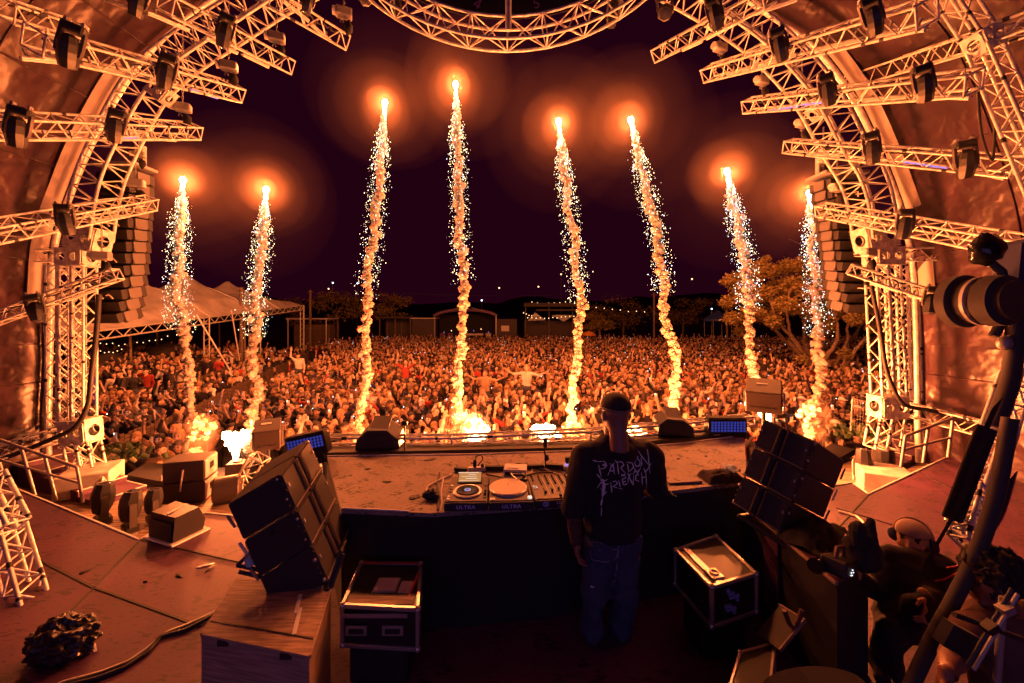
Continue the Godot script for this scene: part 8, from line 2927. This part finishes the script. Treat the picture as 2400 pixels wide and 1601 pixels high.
func crowd() -> void:
	var kinds := []
	for i in 12:
		kinds.append(crowd_kind(i))
	var skins := []
	for q in [Color(0.58, 0.40, 0.29), Color(0.50, 0.32, 0.22), Color(0.34, 0.20, 0.12), Color(0.62, 0.44, 0.33)]:
		skins.append(mat("skin_%d" % skins.size(), q, 0.55))
	var tops := {}
	for q in [["black", Color(0.016, 0.011, 0.016)], ["charcoal", Color(0.04, 0.034, 0.038)], ["white", Color(0.62, 0.58, 0.54)], ["tan", Color(0.36, 0.25, 0.16)], ["navy", Color(0.03, 0.04, 0.10)], ["red", Color(0.40, 0.05, 0.04)], ["grey", Color(0.22, 0.20, 0.19)], ["brown", Color(0.13, 0.08, 0.055)]]:
		tops[q[0]] = mat("top_" + q[0], q[1], 0.9)
	var jeans := [mat("trousers_dark", Color(0.03, 0.03, 0.045), 0.9), mat("trousers_blue", Color(0.08, 0.09, 0.14), 0.9)]
	var dark := mat("brow_dark", Color(0.025, 0.016, 0.012), 0.7)
	var hairs := {"dark": mat("hair_dark", Color(0.022, 0.014, 0.010), 0.6), "brown": mat("hair_brown", Color(0.09, 0.045, 0.022), 0.6), "fair": mat("hair_fair", Color(0.36, 0.22, 0.10), 0.6), "white": mat("cap_white", Color(0.6, 0.57, 0.52), 0.8)}
	# four dress schemes for each kind of figure
	var schemes := []
	for i in 12:
		var list := []
		for k in 4:
			var nm: String = [["black", "white", "charcoal", "black"], ["black", "black", "brown", "white"], ["charcoal", "black", "navy", "white"], ["black", "black", "red", "black"], ["black", "brown", "black", "charcoal"], ["navy", "black", "tan", "black"], ["black", "white", "black", "charcoal"], ["brown", "charcoal", "black", "black"], ["black", "red", "black", "charcoal"], ["tan", "black", "white", "grey"], ["black", "black", "grey", "white"], ["charcoal", "navy", "black", "black"]][i][k]
			var hn: String = ["dark", "brown", "dark", "fair"][(k + i) % 4]
			if kinds[i].kind == 2 and k == 1:
				hn = "white"
			elif kinds[i].kind == 2:
				hn = "dark"
			list.append([nm, hn, skins[(k * 3 + i) % 4], jeans[(i + k) % 2]])
		schemes.append(list)
	var body_m := []
	var hair_m := []
	for k in kinds:
		body_m.append(merged(k.body))
		hair_m.append(k.hair.mesh())
	# where people stand
	var spots := []
	var z := 8.15
	var row := 0
	while z < 47.5:
		row += 1
		var step := lerpf(0.46, 0.60, clampf((z - 8.0) / 30.0, 0, 1))
		var x0 := -1.10 * z
		var x1 := 0.98 * z
		var x := x0 + rng.randf() * step
		while x < x1:
			var p := Vector3(x + rng.randfn() * 0.09, 0, -z + rng.randfn() * 0.12)
			x += step * rng.randf_range(0.85, 1.2)
			var px := CX + p.x / -p.z * F
			var py := HY + 2.85 / -p.z * F
			if rng.randf() < 0.07:
				continue
			if z < 8.9 and px > 450 and px < 1850:
				continue
			if z < 9.4 and px > 455 and px < 640:
				continue
			if px > 1850 and z < 8.6:
				continue
			# fence line and its lane
			var fx := lerpf(-9.65, -10.7, clampf((z - 9.0) / 4.2, 0, 1)) if z < 13.2 else lerpf(-10.7, -16.8, (z - 13.2) / 19.3)
			if z < 33.0 and p.x > fx - 0.4 and p.x < fx + lerpf(0.9, 2.0, clampf((z - 9.0) / 20.0, 0, 1)):
				continue
			if Vector2(p.x - P(1915, 900, 22).x, p.z + 22.0).length() < 1.0:
				continue
			if z > 33.0 and p.x < -18.0:
				continue
			# the raised terrace
			var y := 0.0
			var tx := lerpf(-13.4, -17.3, (z - 15.3) / 12.0)
			if z > 15.0 and z < 29.0 and p.x < tx:
				if rng.randf() < 0.45 or absf(p.x - tx) < 0.3:
					continue
				y = 0.55
			elif z > 15.0 and p.x < fx - 0.4 and rng.randf() < 0.3:
				continue
			# wholly behind the DJ, the stacks and cases
			if z < 14.0 and px > 1385 and px < 1500 and py > 960:
				continue
			if px > 590 and px < 700 and py > 1010:
				continue
			if px > 1780 and px < 1900 and py > 985:
				continue
			spots.append([p + Vector3(0, y, 0), row, px])
		z += lerpf(0.52, 0.66, clampf((z - 8.0) / 30.0, 0, 1))
	# the three who sit on shoulders
	for q in [[1138, 14.5, 9, "tan"], [950, 17.0, 3, "red"], [1234, 15.2, 9, "white"], [700, 20.0, 2, "white"], [1790, 19.0, 3, "black"]]:
		var p := P(q[0], 800, q[1])
		p.y = 0.72
		spots.append([p, -1, q[0], q[2], q[3]])
	spots.sort_custom(func(a, b): return a[0].z > b[0].z)
	var far := []
	for i in 12:
		far.append([])
	var count := 0
	var place := {}
	var per_row := {}
	var label_pose := ["standing with arms down", "filming with one raised phone", "one fist raised high", "both arms thrown up", "clapping at the chest", "holding a phone overhead", "filming with both hands", "arms folded", "holding both hands overhead", "arms spread wide", "one arm up, one at the chest", "taking a picture with a phone"]
	var hair_words := {0: "short-haired", 1: "long-haired", 2: "capped", 3: "bun-haired"}
	for s in spots:
		var special: bool = s.size() > 3
		var i: int = s[3] if special else ([1, 1, 2, 3, 4, 5, 6, 6, 7, 8, 8, 10, 11, 11, 0, 4, 3, 5] if s[0].z > -13.0 else [0, 1, 1, 2, 3, 4, 5, 6, 6, 7, 8, 10, 11, 11, 0, 4, 7, 1])[rng.randi() % 18]
		var sc := rng.randf_range(0.92, 1.06)
		var turn: float = clampf(-s[0].x * 0.02, -0.5, 0.5) + rng.randfn() * 0.3
		var b := Basis(Vector3.UP, turn) * Basis(Vector3.RIGHT, rng.randfn() * 0.03) * Basis.from_scale(Vector3(sc * rng.randf_range(0.95, 1.08), sc, sc))
		var t := Transform3D(b, s[0])
		if (count < 296 and s[2] > 205 and s[2] < 2075) or special:
			count += 1
			var k := rng.randi() % 4
			if special:
				for e in 4:
					if schemes[i][e][0] == s[4]:
						k = e
			var sch: Array = schemes[i][k]
			per_row[s[1]] = per_row.get(s[1], 0) + 1
			var o := Node3D.new()
			o.name = numbered("person")
			add_child(o)
			o.transform = t
			var where: String = "sitting on shoulders" if special else ordinal(s[1]) + " row"
			tag(o, "%s person in %s, %s, %s" % [hair_words[kinds[i].kind], sch[0], label_pose[i], where], "person", "front rows of the crowd")
			place[o] = [s[2], s[1]]
			var m := MeshInstance3D.new()
			m.name = "body"
			m.mesh = body_m[i]
			m.set_surface_override_material(0, sch[2])
			m.set_surface_override_material(1, tops[sch[0]])
			m.set_surface_override_material(2, sch[3])
			m.set_surface_override_material(3, dark)
			o.add_child(m, true)
			obj("hat" if kinds[i].kind == 2 else "hair", hair_m[i], hairs[sch[1]], o)
			if kinds[i].phone != Vector3.ZERO and i != 2 and not special:
				var ph := Node3D.new()
				ph.name = numbered("mobile_phone")
				add_child(ph)
				ph.transform = t * Transform3D(Basis(), kinds[i].phone + kinds[i].dir.normalized() * 0.10 + Vector3(0, 0.02, -0.015))
				place[ph] = [s[2], s[1]]
				tag(ph, "phone held up by a person in %s, %s row" % [sch[0], ordinal(s[1])], "phone", "phones held up in the front rows")
				var lit := rng.randf() < 0.35
				obj("case", phone_mesh(0), M.black if rng.randf() < 0.4 else M.white_line, ph)
				obj("lens" if not lit else "torch_light", phone_mesh(2), M.bulb_white if lit else M.lens_glass, ph)
				obj("screen", phone_mesh(1), M.phone_screen, ph)
		else:
			far[i].append(t)
	# tell those of one row apart by their place in it
	var seen_rows := {}
	var keys := place.keys()
	keys.sort_custom(func(a, b): return place[a][0] < place[b][0])
	for o in keys:
		var id := "%s %d" % ["phone" if str(o.name).begins_with("mobile") else "person", place[o][1]]
		seen_rows[id] = seen_rows.get(id, 0) + 1
		o.set_meta("label", "%s, %s from left" % [o.get_meta("label"), ordinal(seen_rows[id])])
	# the rest of the crowd: one mass
	var mass := Node3D.new()
	mass.name = numbered("crowd")
	add_child(mass)
	mass.set_meta("kind", "stuff")
	tag(mass, "dense festival crowd filling the field behind the front rows", "crowd")
	var cloth := mat("crowd_cloth", Color(1, 1, 1), 0.9)
	cloth.vertex_color_use_as_albedo = true
	var names := tops.keys()
	for i in 12:
		if far[i].is_empty():
			continue
		for half in 2:
			var mesh: ArrayMesh = merged(kinds[i].body + [kinds[i].hair])
			mesh.surface_set_material(0, skins[(i + half * 2) % 4])
			mesh.surface_set_material(1, cloth)
			mesh.surface_set_material(2, jeans[i % 2])
			mesh.surface_set_material(3, dark)
			mesh.surface_set_material(4, hairs[["dark", "brown", "fair", "dark"][(i + half) % 4]])
			var list: Array = []
			for q in far[i].size():
				if q % 2 == half:
					list.append(far[i][q])
			if list.is_empty():
				continue
			var mm := MultiMesh.new()
			mm.transform_format = MultiMesh.TRANSFORM_3D
			mm.use_colors = true
			mm.mesh = mesh
			mm.instance_count = list.size()
			for q in list.size():
				mm.set_instance_transform(q, list[q])
				var nm: String = ["black", "black", "black", "black", "black", "black", "charcoal", "charcoal", "brown", "grey", "white", "tan", "navy", "black", "black", "red", "black", "white"][rng.randi() % 18]
				var c: Color = tops[nm].albedo_color.srgb_to_linear() * rng.randf_range(0.8, 1.2)
				c.a = 1.0
				mm.set_instance_color(q, c)
			var mi := MultiMeshInstance3D.new()
			mi.name = "people"
			mi.multimesh = mm
			mi.set_meta("kind", "stuff")
			mass.add_child(mi, true)
	# phones glowing in the mass
	var pm := MultiMesh.new()
	pm.transform_format = MultiMesh.TRANSFORM_3D
	pm.mesh = phone_mesh(3)
	var spots2 := []
	for i in [1, 5, 6, 8, 11]:
		for t in far[i]:
			if rng.randf() < 0.1 and t.origin.y < 0.1:
				spots2.append(t * Transform3D(Basis(), kinds[i].phone + kinds[i].dir.normalized() * 0.1 + Vector3(0, 0.02, 0.02)))
	pm.instance_count = spots2.size()
	for q in spots2.size():
		pm.set_instance_transform(q, spots2[q])
	var pi_ := MultiMeshInstance3D.new()
	pi_.name = "phone_lights"
	pi_.multimesh = pm
	pi_.material_override = M.phone_screen
	pi_.set_meta("kind", "stuff")
	mass.add_child(pi_, true)
	print("individuals ", count, " mass ", spots.size() - count)


var phones := {}


func phone_mesh(k: int) -> ArrayMesh:
	if not phones.has(k):
		var sh := Shape.new()
		if k == 0:
			sh.at(Vector3(0, 0.05, 0), Vector3(0.072, 0.148, 0.009), 0.003)
		elif k == 1:
			sh.at(Vector3(0, 0.05, -0.0055), Vector3(0.064, 0.138, 0.002))
		elif k == 2:
			sh.lathe(Transform3D(Basis(Vector3.RIGHT, PI / 2), Vector3(-0.02, 0.10, 0.0045)), [Vector2(0.012, 0), Vector2(0.01, 0.003), Vector2(0, 0.004)], 10)
		else:
			sh.at(Vector3(0, 0.05, 0.0), Vector3(0.035, 0.05, 0.01), 0.002)
		phones[k] = sh.mesh()
	return phones[k]


func ordinal(k: int) -> String:
	var small := ["", "first", "second", "third", "fourth", "fifth", "sixth", "seventh", "eighth", "ninth", "tenth", "eleventh", "twelfth", "thirteenth", "fourteenth", "fifteenth", "sixteenth", "seventeenth", "eighteenth", "nineteenth"]
	var tens := ["", "", "twenty", "thirty", "forty", "fifty", "sixty", "seventy"]
	var full := ["", "", "twentieth", "thirtieth", "fortieth", "fiftieth", "sixtieth", "seventieth"]
	if k < 0:
		return "raised"
	if k < 20:
		return small[k]
	return full[k / 10] if k % 10 == 0 else tens[k / 10] + "-" + small[k % 10]
